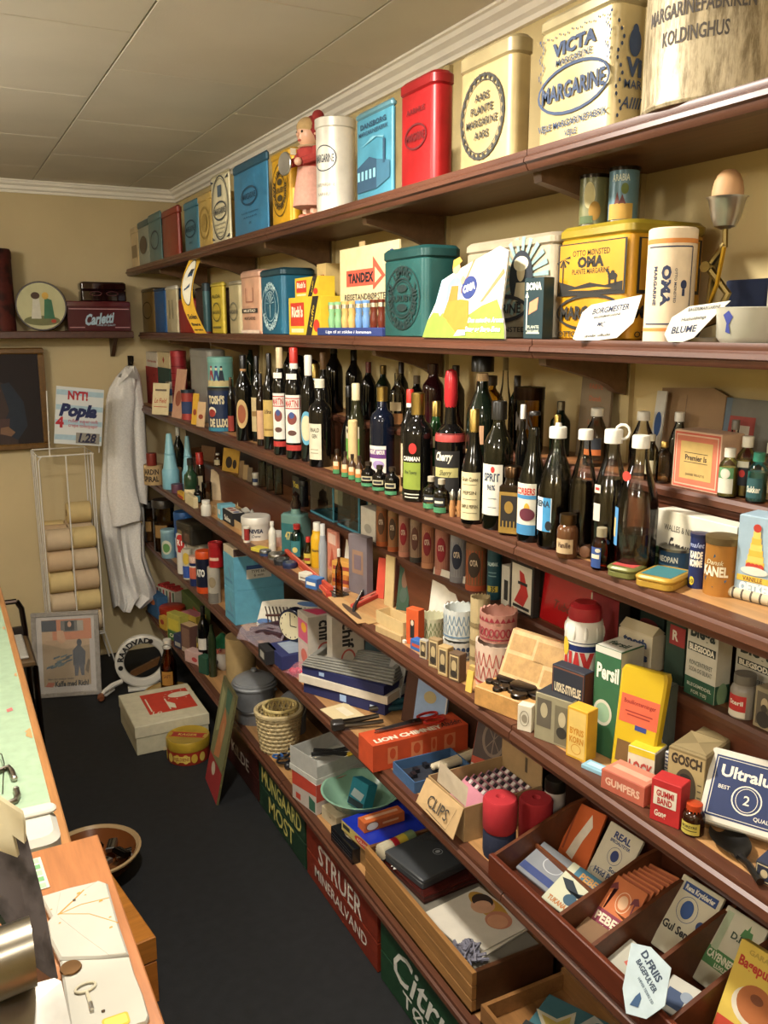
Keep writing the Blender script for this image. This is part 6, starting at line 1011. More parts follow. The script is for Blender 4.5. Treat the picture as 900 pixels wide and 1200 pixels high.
# Ultralux
o = T('playing_card_box', 'navy and white box lettered Ultralux, propped at an angle', 'box', base(868, 985, 'D'), -62, tilt=38); P = o.loc; o.loc = P+Vector((.0, .0, .012)); o.w, o.d, o.h = .125, .03, .115; w, h = o.w, o.h; o.box('body', 'card #c4beb0', w, .03, 0, h, bev=.003); o.rect('#1f2c54', 0, h*.5, w*.88, h*.82); o.rect('#c4beb0', 0, h*.5, w*.84, h*.77); o.rect('#1f2c54', 0, h*.5, w*.82, h*.75); o.text('Ultralux', '#d0cabb', 0, h*.72, h*.15, w=w*.7, bold=.03); o.ell('#d0cabb', 0, h*.4, .022, .022, ring=.002); o.ell('#d0cabb', 0, h*.4, .016, .018, ring=.001); o.text('2', '#d0cabb', 0, h*.4, .014); o.text('BEST', '#d0cabb', -w*.28, h*.5, h*.05); o.text('QUALITY', '#d0cabb', w*.25, h*.2, h*.05); o.end()
# scoop
o = T('scoop', 'dull grey metal scoop lying on the shelf edge', 'scoop', base(848, 1003, 'D')+Vector((.02, 0, .0)), -115); n = 9; vs = []; fs = []
for i in range(n):
    f = i/(n-1); wd = .028*math.sin(math.pi*min(1, .12+.8*f))**.6
    for j in range(7):
        g = -1+2*j/6; vs.append((-.05+.075*f, wd*g, .002+.012*g*g))
fs = [(i*7+j, i*7+7+j, i*7+8+j, i*7+j+1) for i in range(n-1) for j in range(6)]
o.raw('bowl', 'metal #4c4a48', vs, fs); o.tube('handle', 'metal #55524e', [(.022, 0, .006), (.05, 0, .012), (.085, 0, .01)], [.006, .005, .006], 8); o.end()
carton('small navy box with gold border at the near end of the soap shelf', 'D', 884, 905, 1036, 1012, .04, '#1f2436', a=15, top='#2a3148', prints=[('r', '#b8a884', 0, .5, .9, .8), ('r', '#1f2436', 0, .5, .82, .68), ('e', '#b8a884', 0, .5, .2, .2)])
# ------------------------------------------------------------------ frame shelf (E), from the far end
for xc, yb, yt, w_, lb in ((177, 640, 588, 12, 'slim storage jar with dark lid at the far end of the frame shelf'), (194, 650, 585, 25, 'big storage jar with dark lid and amber contents')):
    o = CY('storage_jar', lb, 'jar', 'E', xc, yb, yt, w_); R, h = o.R, o.h; o.lathe('glass', 'glass #b8a888', [(R*.97, 0), (R, .005), (R, h*.86)], 22); o.lathe('contents', 'card #6a4a2a', [(R*.85, .006), (R*.85, h*.5), (0, h*.5)], 18); o.lathe('lid', 'plastic #26221e', [(R*1.05, h*.85), (R*1.05, h*.97), (R*.98, h), (0, h)], 22); o.rect('#8c6a3a', 0, h*.4, R*1.2, h*.25); o.end()
can('pale blue powder tin with green oval in front of the blue tin', 'E', 198.5, 658, 620, 17, '#7fa4b0', 'tin #8cb0ba', .1, prints=[('e', '#c8c8b0', 0, .4, .38, .25), ('e', '#5c8c4a', 0, .38, .25, .16)])
can('tall blue and white tin with blue lid behind the white red-dot canister', 'E', 218, .09, 599, 24, '#2a5490', 'tin #2f64a8', .16, prints=[('r', '#b8c0c4', 0, .3, .9, .3)])
can('white canister with large red dot and yellow figure', 'E', 215, 675, 625, 13, '#cdc9c0', None, knd='plastic', name='canister', cat='canister', prints=[('e', '#b0241e', 0, .8, .42, .2), ('r', '#b0241e', -.1, .62, .3, .14), ('t', 'RT', '#e8e4d8', 0, .8, .14, .6)])
o = can('round white tub under the dark picture tin', 'E', 235, .075, 634, 29, '#c4bcaa', None, knd='plastic', name='tub', cat='tub', prints=[('r', '#a8a08c', 0, .5, .9, .08)])
q = T('picture_tin', 'dark oblong tin with faded pictures resting on the white tub', 'tin', o.loc+Vector((-.02, 0, o.h+.0006)), -80); q.w, q.d = .16, .11; q.h = rise(q.loc, 611); h = q.h; q.box('body', 'tin #2e2a22', .16, .11, 0, h*.8, r=.01, bev=.002); q.box('lid', 'tin #3a352a', .163, .113, h*.72, h, r=.011, bev=.004); q.rect('#7a6c4c', -.04, h*.35, .05, h*.45); q.rect('#5c4636', .035, h*.35, .06, h*.4); q.end()
can('small can with yellow-haired child on blue and white', 'E', 221, 681, 643, 12, '#c8c0a8', None, prints=[('r', '#2a4a94', 0, .25, 1, .4), ('e', '#c9a83a', 0, .7, .35, .2)])
can('slim canister with coral lettering band and blue zigzag', 'E', 229.5, 689, 651, 13, '#24305c', 'plastic #c8a08c', .22, prints=[('r', '#b8563c', 0, .45, .95, .4), ('t', 'FRAL', '#e0c8b0', 0, .9, .12, .8), ('r', '#c8c0b0', 0, .66, .95, .05)])
o = CY('canister', 'black canister with bright orange lid and foot lettered ATO', 'canister', 'E', 240.5, 697, 645, 19); R, h = o.R, o.h; o.lathe('body', 'plastic #14182a', [(R, h*.14), (R, h*.84)], 20); o.lathe('foot', 'plastic #c2481c', [(R*.98, 0), (R*1.01, .004), (R*1.01, h*.15)], 20); o.lathe('lid', 'plastic #c2481c', [(R*1.02, h*.83), (R*1.02, h*.97), (R*.95, h), (0, h)], 20); o.text('ATO', '#d8d4c8', -.2*R, h*.5, h*.16, w=R*1.2, bold=.05); o.end()
o = can('white and grey paint tin under the scarlet tin', 'E', 252, .012, 664, 15, '#b0a898', None, prints=[('r', '#6a645a', 0, .15, 1, .28), ('e', '#8a7a5c', 0, .6, .3, .15)])
q = T('tin', 'scarlet tin with pale lettering standing on the white and grey tin', 'tin', o.loc+Vector((.012, 0, o.h+.0006)), o.rz); q.R = R = o.R*1.12; q.h = h = rise(q.loc, 635); q.w = q.d = 2*R; q.lathe('body', 'tin #a01c20', [(R, 0), (R, h*.85)], 20); q.lathe('lid', 'tin #a8262a', [(R*1.03, h*.84), (R*1.03, h*.97), (R*.9, h), (R*.86, h*.95), (0, h*.95)], 20); q.rect('#d0a890', 0, h*.35, R*1.4, h*.12); q.end()
# pale blue cartons
def bluebox(label, loc, rz, w, d, h, lab):
    o = T('shoe_carton', label, 'box', loc, rz); o.w, o.d, o.h = w, d, h; o.box('body', 'card #5a9ab0', w, d, 0, h, bev=.0015); o.poly('#6a7a98', [(-w*.05, h*.6), (w*.02, h*.6), (w*.25, h*.35), (w*.18, h*.35)]); o.text('NORDISK TEKSTIL', '#33608c', 0, h*.22, h*.07, w=w*.7)
    if lab: o.rect('#c4c0b0', 0, h*.52, d*.5, h*.4, face='r'); o.rect('#2a4a7c', 0, h*.66, d*.5, h*.12, face='r'); o.text('TYPE 667', '#33302a', 0, h*.53, h*.08, w=d*.3, face='r'); o.text('6 mm', '#33302a', 0, h*.42, h*.08, w=d*.2, face='r')
    o.end(); return o
A_ = onZ(255.5, 731, SH['E'][1]); w_ = .135
lo = bluebox('lower pale blue carton with open side', Vector((.945+.10, 3.17, SH['E'][1])), -90, .13, .2, .135, False)
up = bluebox('upper pale blue carton with white paper label', lo.loc+Vector((0, 0, lo.h+.0006)), -90, .13, .2, .135, True)
o = T('flat_box', 'flat cream carton on top of the pale blue cartons, farther one', 'box', up.loc+Vector((-.03, .028, up.h+.0006)), -88); o.w, o.d, o.h = .06, .14, .03; o.box('body', 'card #bfae90', .06, .14, 0, .03, bev=.001); o.rect('#4a3028', 0, .015, .13, .024, face='r'); o.end()
o = T('flat_box', 'flat cream and brown carton on top of the pale blue cartons, nearer one', 'box', up.loc+Vector((-.025, -.036, up.h+.0006)), -92); o.w, o.d, o.h = .06, .15, .032; o.box('body', 'card #c4b294', .06, .15, 0, .032, bev=.001); o.rect('#3c2620', 0, .016, .145, .028, face='r'); o.end()
# curlers, combs
o = T('hair_brush', 'cream and black bristle brush lying by the pale blue cartons', 'brush', onZ(308, 712, SH['E'][1])+Vector((.05, .0, .001)), -60)
o.box('back', 'plastic #1c1a18', .09, .03, .03, .042, r=.012, bev=.002)
for i in range(7): o.tube('bristle#%d' % i, 'plastic #c8b88c', [(-.036+.012*i, 0, .042), (-.036+.012*i, -.004, .06), (-.036+.012*i, .006, .066)], .004, 6)
o.box('support', 'plastic #2a2622', .1, .05, 0, .03, r=.01, bev=.004); o.end()
o = T('comb_bag', 'crumpled plastic bag of dark purple-brown combs', 'bag', onZ(303, 757, SH['E'][1])+Vector((.05, 0, 0)), -70); random.seed(21)
for k in range(4): o.tube('comb#%d' % k, 'plastic #3a2228', [(-.10, -.03+.02*k, .02+.012*(k % 2)), (.0, -.025+.02*k, .05+.006*k), (.10, -.03+.022*k, .06+.004*k)], .012, 7)
vs = []
for i in range(9):
    for j in range(7): vs.append((-.13+.24*i/8, -.06+.12*j/6, (.075*math.sin(math.pi*j/6)**.6)*(.6+.4*i/8)+random.uniform(-.006, .008)+.006))
o.raw('film', 'film #c8b8c4', vs, [(i*7+j, i*7+7+j, i*7+8+j, i*7+j+1) for i in range(8) for j in range(6)]); o.end()
o = T('comb_card', 'white display card with a row of brown hair combs, propped up', 'card', onZ(328, 748, SH['E'][1])+Vector((.055, .02, .07)), -42, tilt=42)
n = 14; top = [(-.13+.26*i/n, .05+.02*math.sin(i/n*math.pi)) for i in range(n+1)]; bt = [(.13-.26*i/n, -.045-.03*math.sin(i/n*math.pi)) for i in range(n+1)]
o.prism('card', 'card #cbc5b4', top[::-1]+bt[::-1], -.001, .001, axis='y'); o.d = .002; o.w = .26; o.h = .1
o.P['card'].v = [(x, y, z+.0) for x, y, z in o.P['card'].v]
o.ell('#4a6a98', -.1, -.03, .03, .012, part='print'); o.ell('#4a6a98', .06, .055, .05, .01, part='print')
o.tube('comb', 'plastic #4a2418', [(-.1, -.004, -.005), (0, -.005, .005), (.1, -.004, .018)], .005, 6)
for i in range(15): x = -.1+.2*i/14; o.tube('comb>tooth#%d' % i, 'plastic #3a1c14', [(x-.012, -.003, .03+.01*i/14), (x+.004, -.004, 0+.012*i/14), (x+.016, -.003, -.032+.012*i/14)], .0022, 5)
o.end()
o = T('cellophane_packet', 'shiny clear packet with blue print behind the bristle brush', 'packet', onZ(326, .0+716, SH['E'][1])+Vector((.13, .1, 0)), -70, tilt=15); o.w, o.d, o.h = .07, .03, .13; o.box('body', 'film #b8c4d8', .07, .03, 0, .13, bev=.004); o.box('insert', 'card #7f90b8', .05, .02, .01, .1); o.end()
LAY('carton', 'small black hairpin carton at the shelf edge under the comb card', 'box', 'E', (303, 770), (312, 780), .04, .05, 'card #1c1a1c', [('r', '#a8a498', 0, .5, .5, .5)])
o = LAY('flat_box', 'navy carton with cellophane window before the round clock', 'box', 'E', (313, 770), (330, 786), .11, .05, 'card #232a5c', [('r', '#8c98a8', 0, .1, .8, .6, 't')])
o = T('alarm_clock', 'round navy alarm clock with cream dial, seen edge-on', 'clock', onZ(334, 772, SH['E'][1])+Vector((.05, .03, .05)), -62); rr = .058
o.loc.z = SH['E'][1]+.0515
o.lathe('case', 'gloss #16203a', [(rr*.9, -.022), (rr, -.018), (rr, .018), (rr*.9, .022)], 28, axis='y', cz=rr); o.lathe('dial', 'paper #cdc3a0', [(rr*.86, -.0228), (rr*.86, -.0222)], 28, axis='y', cz=rr)
o.box('hand', '#1c1c1c', .003, .001, rr, rr*1.7, cy=-.0235); o.box('hand#2', '#1c1c1c', .028, .001, rr-.0015, rr+.0015, cx=.014, cy=-.0235)
for i in range(12): a = i*math.pi/6; o.box('hour_mark#%d' % i, '#2a2a2a', .003, .001, rr+rr*.74*math.cos(a)-.003, rr+rr*.74*math.cos(a)+.003, cx=rr*.74*math.sin(a), cy=-.0232)
o.box('foot', 'gloss #16203a', .04, .03, 0, .012); o.end()
# pink bag
o = T('sweet_bag', 'crumpled clear bag of bright pink rubber bands', 'bag', onZ(345, 797, SH['E'][1])+Vector((.03, .01, 0)), -70); random.seed(4)
for k in range(9): c = (random.uniform(-.035, .035), random.uniform(-.02, .02), random.uniform(.012, .035)); o.ball('sweet#%d' % k, 'plastic #b8344c', c, .015, .012, .011, 8, 6)
vs = [(-.055+.11*i/7, -.035+.07*j/5, .012+.045*math.sin(math.pi*j/5)*math.sin(math.pi*i/7)+random.uniform(-.004, .006)) for i in range(8) for j in range(6)]
o.raw('film', 'film #d88c9c', vs, [(i*6+j, i*6+6+j, i*6+7+j, i*6+j+1) for i in range(7) for j in range(5)]); o.end()
# chiffonne boxes
for (xl, xr, xs, yb, yt), lb in (((350, 362, 384, 788, 719), 'white and pink CHIFONN curler box nearest the clock'), ((384, 390, 415, .085, 722), 'white and grey CHIFONN curler box behind the picture frames')):
    o = BX('curler_box', lb, 'box', 'E', xl, xr, yb, yt, .12 if xl < 380 else .11, a=0); w, d, h = o.w, o.d, o.h; o.box('body', 'card #b9b0a2', w, d, 0, h, bev=.0015)
    if xl < 380: o.rect('#c85a78', 0, h*.72, w*.9, h*.34); o.ell('#d8a02c', .1*w, h*.78, w*.25, h*.08); o.rect('#c8b0a8', 0, h*.3, w*.9, h*.4); o.ell('#c86a5c', .1*w, h*.3, w*.3, h*.12); o.poly('#c23a5c', [(-w*.4, -d*.4), (w*.4, -d*.2), (w*.3, d*.4), (-w*.3, 0)], face='t')
    o.text('chif', '#1c1a1c', -.0, h*.74, d*.34, w=h*.36, face='r', rot=-90, bold=.03); o.ell('#a84a40', 0, h*.4, d*.24, h*.15, face='r', ring=.006); o.text('nn', '#1c1a1c', 0, h*.14, d*.28, w=h*.2, face='r', rot=-90, bold=.03); o.end()
standcard('dark brown framed card behind the pale blue notebook', 'E', 470, 486, .19, 788, '#4a2c1c', a=15, tilt=10)
standcard('grey-white card leaning behind the picture frames', 'E', 448, 466, .2, 770, '#8c8a84', a=10, tilt=14)
standcard('teal and grey wrapper leaning at the wall behind the frames', 'E', 425, 452, .24, 760, '#3a5458', a=5, tilt=6)
# glass-box stack and frames
z = SH['E'][1]
b1 = LAY('flat_box', 'navy flat carton at the bottom of the picture-frame stack', 'box', 'E', (356, 811), (451, 839), .12, .036, 'card #1c2150', [('r', '#8aa4cc', .0, .5, .08, .6), ('r', '#b8c4d4', .35, .5, .05, .3)])
b2 = T('flat_box', 'white flat carton between two navy ones in the stack', 'box', b1.loc+Vector((-.004, 0, b1.h+.0005)), b1.rz+2); b2.w, b2.d, b2.h = b1.w*1.06, .125, .026; b2.box('body', 'card #c9bfae', b2.w, b2.d, 0, b2.h, bev=.001); b2.end()
b3 = T('flat_box', 'navy flat carton on top of the white one, below the frames', 'box', b2.loc+Vector((0, 0, b2.h+.0005)), b1.rz); b3.w, b3.d, b3.h = b1.w, .12, .03; b3.box('body', 'card #1c2150', b3.w, .12, 0, .03, bev=.001); b3.rect('#9ab0d0', -b3.w*.25, .015, .02, .012); b3.end()
zf = b3.loc.z+b3.h+.001
for k in range(5):
    o = T('picture_holder', ['lowest grey picture frame of the stack, with backing paper', 'grey picture frame lying second from the bottom of the stack', 'grey picture frame in the middle of the stack', 'grey picture frame just under the topmost one', 'topmost grey picture frame of the stack'][k], 'frame', Vector((b3.loc.x+.012+.004*k, b3.loc.y+.004*k, zf+.0062*k)), b1.rz+5+1.5*k); w, d = b1.w*1.05-.008*k, .135-.004*k; fr = .018
    for q, (ww, dd, x, y) in enumerate(((w, fr, 0, -d/2+fr/2), (w, fr, 0, d/2-fr/2), (fr, d-2*fr, -w/2+fr/2, 0), (fr, d-2*fr, w/2-fr/2, 0))): o.box('rail#%d' % q, 'tin #85837b', ww, dd, 0, .0058, cx=x, cy=y, bev=.0015)
    if k == 0: o.box('backing', 'paper #c4bca8', w-2*fr, d-2*fr, 0, .002)
    o.end()
o = LAY('envelope', 'cream envelopes lying before the stacked navy cartons', 'paper', 'E', (375, 832), (397, 848), .09, .003, 'paper #cdbb90', [('r', '#d8ccb0', 0, .1, .6, .3, 't')])
# orange box
zE = SH['E'][1]
o = LAY('chimney_box', 'long orange lamp-glass box lettered LION CHIMNEY', 'box', 'E', (437, 906), (548, 878), .085, .075, 'card #b8431a', fin=False); w, d, h = o.w, o.d, o.h
o.text('LION CHIMNEY', '#d8cdb8', -.1*w, -d*.26, d*.22, w=w*.7, face='t', bold=.05)
for u, ww in ((-.3, .1), (-.05, .12), (.13, .06), (.3, .12)): o.rect('#c9774c', u*w, h*.5, ww*w, h*.6, part='print'); o.ell('#b8431a', u*w, h*.55, ww*w*.3, h*.2, part='print')
o.text('Aladdin', '#1c1614', .36*w, -d*.2, d*.3, w=w*.22, face='t', shear=.3); o.end(); ch = o
o = T('scissors', 'red-handled scissors lying on the orange lamp-glass box', 'scissors', ch.loc+Vector((.01, .018, ch.h+.002)), ch.rz+4)
o.tube('blade', 'metal #8c8c8c', [(-.12, .006, .003), (-.02, 0, .004), (.02, -.004, .004)], [.002, .006, .006], 6); o.tube('blade#2', 'metal #8c8c8c', [(-.115, .012, .006), (-.02, .006, .007), (.02, .004, .007)], [.002, .006, .006], 6); o.lathe('screw', 'metal #6a6a6a', [(.005, .003), (.005, .012)], 10)
for q in (-1, 1): o.tube('handle#%d' % q, 'plastic #a82a20', [(.02+.035+.032*math.cos(a), q*.018+.014*math.sin(a), .005) for a in [i*math.pi/6 for i in range(12)]], .004, 6, closed=True)
o.end()
o = T('hair_clipper', 'dark metal hair clipper with black grip lying beside the orange box', 'clipper', onZ(424, 856, zE)+Vector((.01, .02, .001)), -15); o.box('head', 'plastic #2a2622', .04, .035, 0, .025, r=.008, bev=.004, cx=-.07); o.tube('handle', 'metal #5c564c', [(-.055, 0, .018), (0, .004, .022), (.05, .0, .03)], [.01, .008, .007], 8); o.tube('handle#2', 'metal #5c564c', [(-.055, -.006, .012), (0, -.012, .014), (.06, -.014, .018)], [.009, .007, .006], 8); o.end()
o = T('pliers', 'dark teal handled pliers lying behind the orange box', 'pliers', onZ(465, 838, zE)+Vector((.03, .03, .001)), -10); o.tube('handle', 'plastic #1f4650', [(-.05, 0, .02), (.0, .006, .024), (.06, .012, .02)], [.009, .011, .009], 8); o.tube('handle#2', 'plastic #1f4650', [(-.05, -.01, .012), (0, -.014, .012), (.06, -.012, .01)], .009, 8); o.tube('jaw', 'metal #5a5852', [(-.1, -.002, .015), (-.05, -.005, .016)], [.006, .012], 8); o.end()
standcard('pale blue notebook with yellowish leaf drawing, standing', 'E', 482, 518, .205, 797, '#8ca4c4', a=30, tilt=14, prints=[('e', '#a8986a', -.05, .65, .2, .1), ('r', '#c8c4bc', .48, .5, .04, .98)], th=.01, name='notebook', cat='notebook')
o = BX('seed_card', 'orange and grey ARFELIA card with a wheel picture', 'card', 'E', 549, 588, .215, 846, .006, a=20, tilt=14); w, h = o.w, o.h; o.box('card', 'card #b24a34', w, .006, 0, h); o.rect('#4a3e3a', 0, h*.66, w*.98, h*.66); o.ell('#7a6a5c', .05*w, h*.68, w*.34, h*.28, ring=.008)
for i in range(4): a = i*math.pi/4; o.poly('#7a6a5c', [(.05*w+w*.3*math.cos(a)-.001, h*.68+h*.25*math.sin(a)), (.05*w+w*.3*math.cos(a)+.002, h*.68+h*.25*math.sin(a)), (.05*w-w*.3*math.cos(a)+.002, h*.68-h*.25*math.sin(a)), (.05*w-w*.3*math.cos(a)-.001, h*.68-h*.25*math.sin(a))])
o.rect('#c8c0b0', 0, h*.12, w*.98, h*.2); o.text('ARFELIA', '#7c2a24', 0, h*.13, h*.12, w=w*.8, bold=.04); o.end()
# blue tray with odds
o = LAY('open_box', 'shallow blue cardboard tray of small black parts', 'tray', 'E', (461, 905), (486, 930), .17, .03, None, fin=False); w, d = o.w, o.d; o.box('bottom', 'card #222630', w, d, 0, .003)
for q, (ww, dd, x, y) in enumerate(((w, .003, 0, -d/2), (w, .003, 0, d/2), (.003, d, -w/2, 0), (.003, d, w/2, 0))): o.box('side#%d' % q, 'card #3a5a80', ww, dd, 0, .03, cx=x, cy=y)
random.seed(9)
for q in range(8): o.box('small_part#%d' % q, 'plastic #1c1c20', .018, .012, .003, .014, cx=random.uniform(-.35, .35)*w, cy=-d*.4+d*.1*q)
o.end()
for i, c in enumerate((.0, 1, 2)):
    P0 = onZ(508+7*i, 899-1*i, zE+.012)
    o = T('candle', ['white candle lying farthest from the clips box', 'white candle lying between two others', 'white candle lying against the clips box'][i], 'candle', P0+Vector((.07, -.002*i, .008)), 8); o.lathe('stick', 'wax #c4b698', [(.003, -.085), (.009, -.08), (.0095, .08), (.002, .082)], 12, axis='x'); o.tube('wick', '#2a2420', [(-.085, 0, 0), (-.093, 0, .001)], .001, 5); o.end()
# support box for candles
o = T('open_box', 'low dark open box under the white candles', 'tray', Vector((1.07, 1.605, zE)), -90); o.box('body', 'card #4c4438', .07, .19, 0, .0035, bev=.001); o.box('side', 'card #5a5040', .003, .19, 0, .024, cx=-.035); o.box('side#2', 'card #5a5040', .003, .19, 0, .012, cx=.035); o.end()
# CLIPS box
o = T('clips_box', 'open brown cardboard box with CLIPS handwritten on its front flap', 'box', Vector((.945, 1.455, zE+.001)), -90); w, d, h = .16, .21, .085; o.loc = Vector((.955+d/2, 1.555, zE+.0006)); o.w, o.d, o.h = w, d, h; K = 'card #a88a60'
o.box('bottom', K, w, d, 0, .002)
for q, (ww, dd, x, y, hh) in enumerate(((w, .002, 0, d/2, h*1.7), (.002, d, -w/2, 0, h), (.002, d, w/2, 0, h), (w, .002, 0, -d/2, h))): o.box('side#%d' % q, K, ww, dd, 0, hh, cx=x, cy=y)
o.raw('front_flap', 'card #b39468', [(-w*.52, -d/2-.002, h*.92), (w*.5, -d/2-.002, h*.98), (w*.52, -d/2-.03, h*.2), (-w*.48, -d/2-.034, h*.32), (-w*.52, -d/2-.004, h*.92), (w*.5, -d/2-.004, h*.98), (w*.52, -d/2-.032, h*.2), (-w*.48, -d/2-.036, h*.32)], [(0, 1, 2, 3), (7, 6, 5, 4), (0, 4, 5, 1), (1, 5, 6, 2), (2, 6, 7, 3), (3, 7, 4, 0)])
o.raw('inner_flap', 'card #b0a088', [(-w*.3, -d/2+.004, h), (w*.48, -d/2+.004, h), (w*.46, -d/2+.012, h*1.5), (-w*.28, -d/2+.01, h*1.6)], [(0, 1, 2, 3), (3, 2, 1, 0)])
vv, ff, tw = glyphs('CLIPS', .0); vs = []
for x, y in vv: u = x*.085/tw; q = .62+.28*y+.0; vs.append((u+.005, -d/2-.0105-.031*(.95-q)/.7, h*q))
o.raw('lettering', '#33302c', vs, ff); 
for c0, c1 in (((-.06, .36), (.055, .30)), ((.055, .30), (.062, .86))):
    o.raw('pencil_frame#%d' % int(c1[1]*100), '#33302c', [(c0[0], -d/2-.0062-.031*(.95-c0[1])/.7, h*c0[1]), (c1[0], -d/2-.0062-.031*(.95-c1[1])/.7, h*c1[1]), (c1[0]+.001, -d/2-.0062-.031*(.94-c1[1])/.7, h*(c1[1]+.012)), (c0[0]+.001, -d/2-.0062-.031*(.94-c0[1])/.7, h*(c0[1]+.012))], [(0, 1, 2, 3)])
o.raw('slot', '#5c4c38', [(w*.1, d/2-.0015, h*1.05), (w*.16, d/2-.0015, h*1.05), (w*.16, d/2-.0015, h*1.5), (w*.1, d/2-.0015, h*1.5)], [(0, 1, 2, 3)])
o.end(); cb = o
for k in range(7):
    o = T('clip_card', ['pink card of hair clips at the front of the clips box', 'pink card with black and white clips, second in the box', 'greyish pink card of clips, third in the box', 'pink card with checked clips, fourth in the box', 'mauve card of clips, fifth in the box', 'mauve card with checked clips, sixth in the box', 'mauve card with checked clips at the back of the box'][k], 'card', cb.loc+Vector((-.085+.021*k, 0, .004)), -90, tilt=52); o.w, o.d, o.h = .135, .001, .1
    o.box('card', ('card #c07c88', 'card #a07078')[k > 2], .135, .0012, 0, .1)
    for i in range(9): o.box('clip#%d' % i, ('plastic #1c1a1c', 'plastic #c8c0b8')[i % 2], .009, .003, .090, .1, cx=-.055+.0138*i, cy=-.002)
    o.end()
# crepe rolls
for x, y, lb, zz in ((1.0, 1.405, 'crumpled scarlet crepe-paper roll on a navy one, at the shelf front', 1), (1.10, 1.41, 'bright scarlet crepe-paper roll behind the other', 0)):
    if zz:
        o = T('crepe_roll', 'navy crepe-paper roll under the scarlet one', 'paper roll', (x, y, zE), 0); o.lathe('roll', 'paper #141a30', [(.034, 0), (.036, .01), (.036, .055), (.033, .06), (0, .058)], 20); o.end()
    z0 = zE+(.0605 if zz else 0); hh = .075 if zz else .105
    o = T('crepe_roll', lb, 'paper roll', (x, y, z0), 0); o.lathe('roll', 'paper #a01c24', [(.033, 0), (.037, .006), (.038, hh-.006), (.034, hh), (.01, hh+.002), (.004, hh-.004), (0, hh-.004)], 22); o.raw('loose_end', 'paper #a8242c', [(.037, -.01, hh*.1), (.041, 0, hh*.1), (.0415, .0, hh*.95), (.037, -.01, hh*.95)], [(0, 1, 2, 3), (3, 2, 1, 0)]); o.end()
can('white tub with black lid at the wall behind the crepe rolls', 'E', 648, .2, 912, 24, '#b0a8a0', 'plastic #14120f', .2, knd='plastic', name='tub', cat='tub')
# ------------------------------------------------------------------ spice tray
Y1, Y0 = 1.345, .52; X0, X1 = .932, 1.2
o = T('spice_tray', 'dark wooden tray with partitions holding spice packets', 'tray', (0, 0, zE+.0006), 0); DW = 'wood #4c2415'
o.box('bottom', DW, X1-X0, Y1-Y0, 0, .006, cx=(X0+X1)/2, cy=(Y0+Y1)/2); o.box('front_board', 'wood #5c2a18', .012, Y1-Y0, .006, .055, cx=X0+.006, cy=(Y0+Y1)/2, bev=.002); o.box('back_board', DW, .01, Y1-Y0, .006, .12, cx=X1-.005, cy=(Y0+Y1)/2)
for k, y in enumerate((Y1-.005, 1.126, 1.034, .935, .845)):
    o.prism('partition#%d' % k, 'wood #5a3019', [(X0+.012, .006), (X1-.01, .006), (X1-.01, .12), (X1-.06, .115), (X0+.012, .053)], y-.004, y+.004, axis='y')
for k, (ya, yb_) in enumerate(((1.131, Y1-.009), (1.039, 1.121))): o.box('divider#%d' % k, 'wood #6a3a20', .006, yb_-ya, .006, .05, cx=X0+.115, cy=(ya+yb_)/2)
o.end(); zt = zE+.007
def spk(label, x, y, w, h, col, tilt, a=0, prints=(), z=.004, name='spice_packet', th=.006, rollz=0, mat='paper'):
    o = T(name, label, 'packet', (x, y, zt+z), -90+a, tilt=tilt); o.w, o.d, o.h = w, th, h; o.box('packet', mat+' '+col, w, th, 0, h, bev=.0015); put(o, prints); o.end(); return o
spk('grey-blue crumpled sachet in the far front of the spice tray', .995, 1.275, .105, .085, '#7d8084', 66, 4, [('r', '#2c3a6a', 0, .2, .98, .2), ('o', '#a8aaac', .1, .6, .25, .2, .02)], mat='gloss', th=.014)
spk('orange packet with white dragon drawing at the back of the spice tray', 1.11, 1.295, .075, .12, '#c05a24', 34, 14, [('p', '#d8ccb8', [(-.25, .1), (0, .05), (.1, .4), (.25, .7), (.1, .9), (-.05, .6), (-.15, .4)]), ('r', '#8c3a18', -.4, .5, .06, .7)])
spk('cream REAL pepper packet with a blue rooster seal', 1.10, 1.195, .088, .13, '#c9c0a8', 34, 4, [('t', 'REAL', '#2c3a6a', -.0, .86, .1, .5), ('t', 'SPECIALITETER', '#2c3a6a', 0, .76, .045, .6), ('o', '#2c3a6a', 0, .56, .2, .14, .01), ('e', '#2c3a6a', 0, .56, .11, .09), ('t', 'Sort', '#3a4a6a', .15, .36, .07, .3), ('t', 'Hvid Peber', '#3a4a6a', .05, .24, .09, .8), ('o', '#2c3a6a', 0, .2, .46, .1, .008)])
spk('cream and blue packet with a black toucan', .985, 1.18, .095, .1, '#b8b8a0', 62, 6, [('r', '#3a6a80', .1, .85, .8, .28), ('t', 'PEBER', '#b88a4a', .15, .84, .14, .6), ('p', '#15202a', [(-.45, .6), (-.2, .66), (.1, .5), (.3, .58), (.42, .4), (.35, .52), (.1, .38), (-.2, .45)]), ('e', '#2c4a5c', .05, .3, .16, .12), ('t', 'TUKANA', '#a8642c', -.15, .12, .1, .5)], mat='gloss')
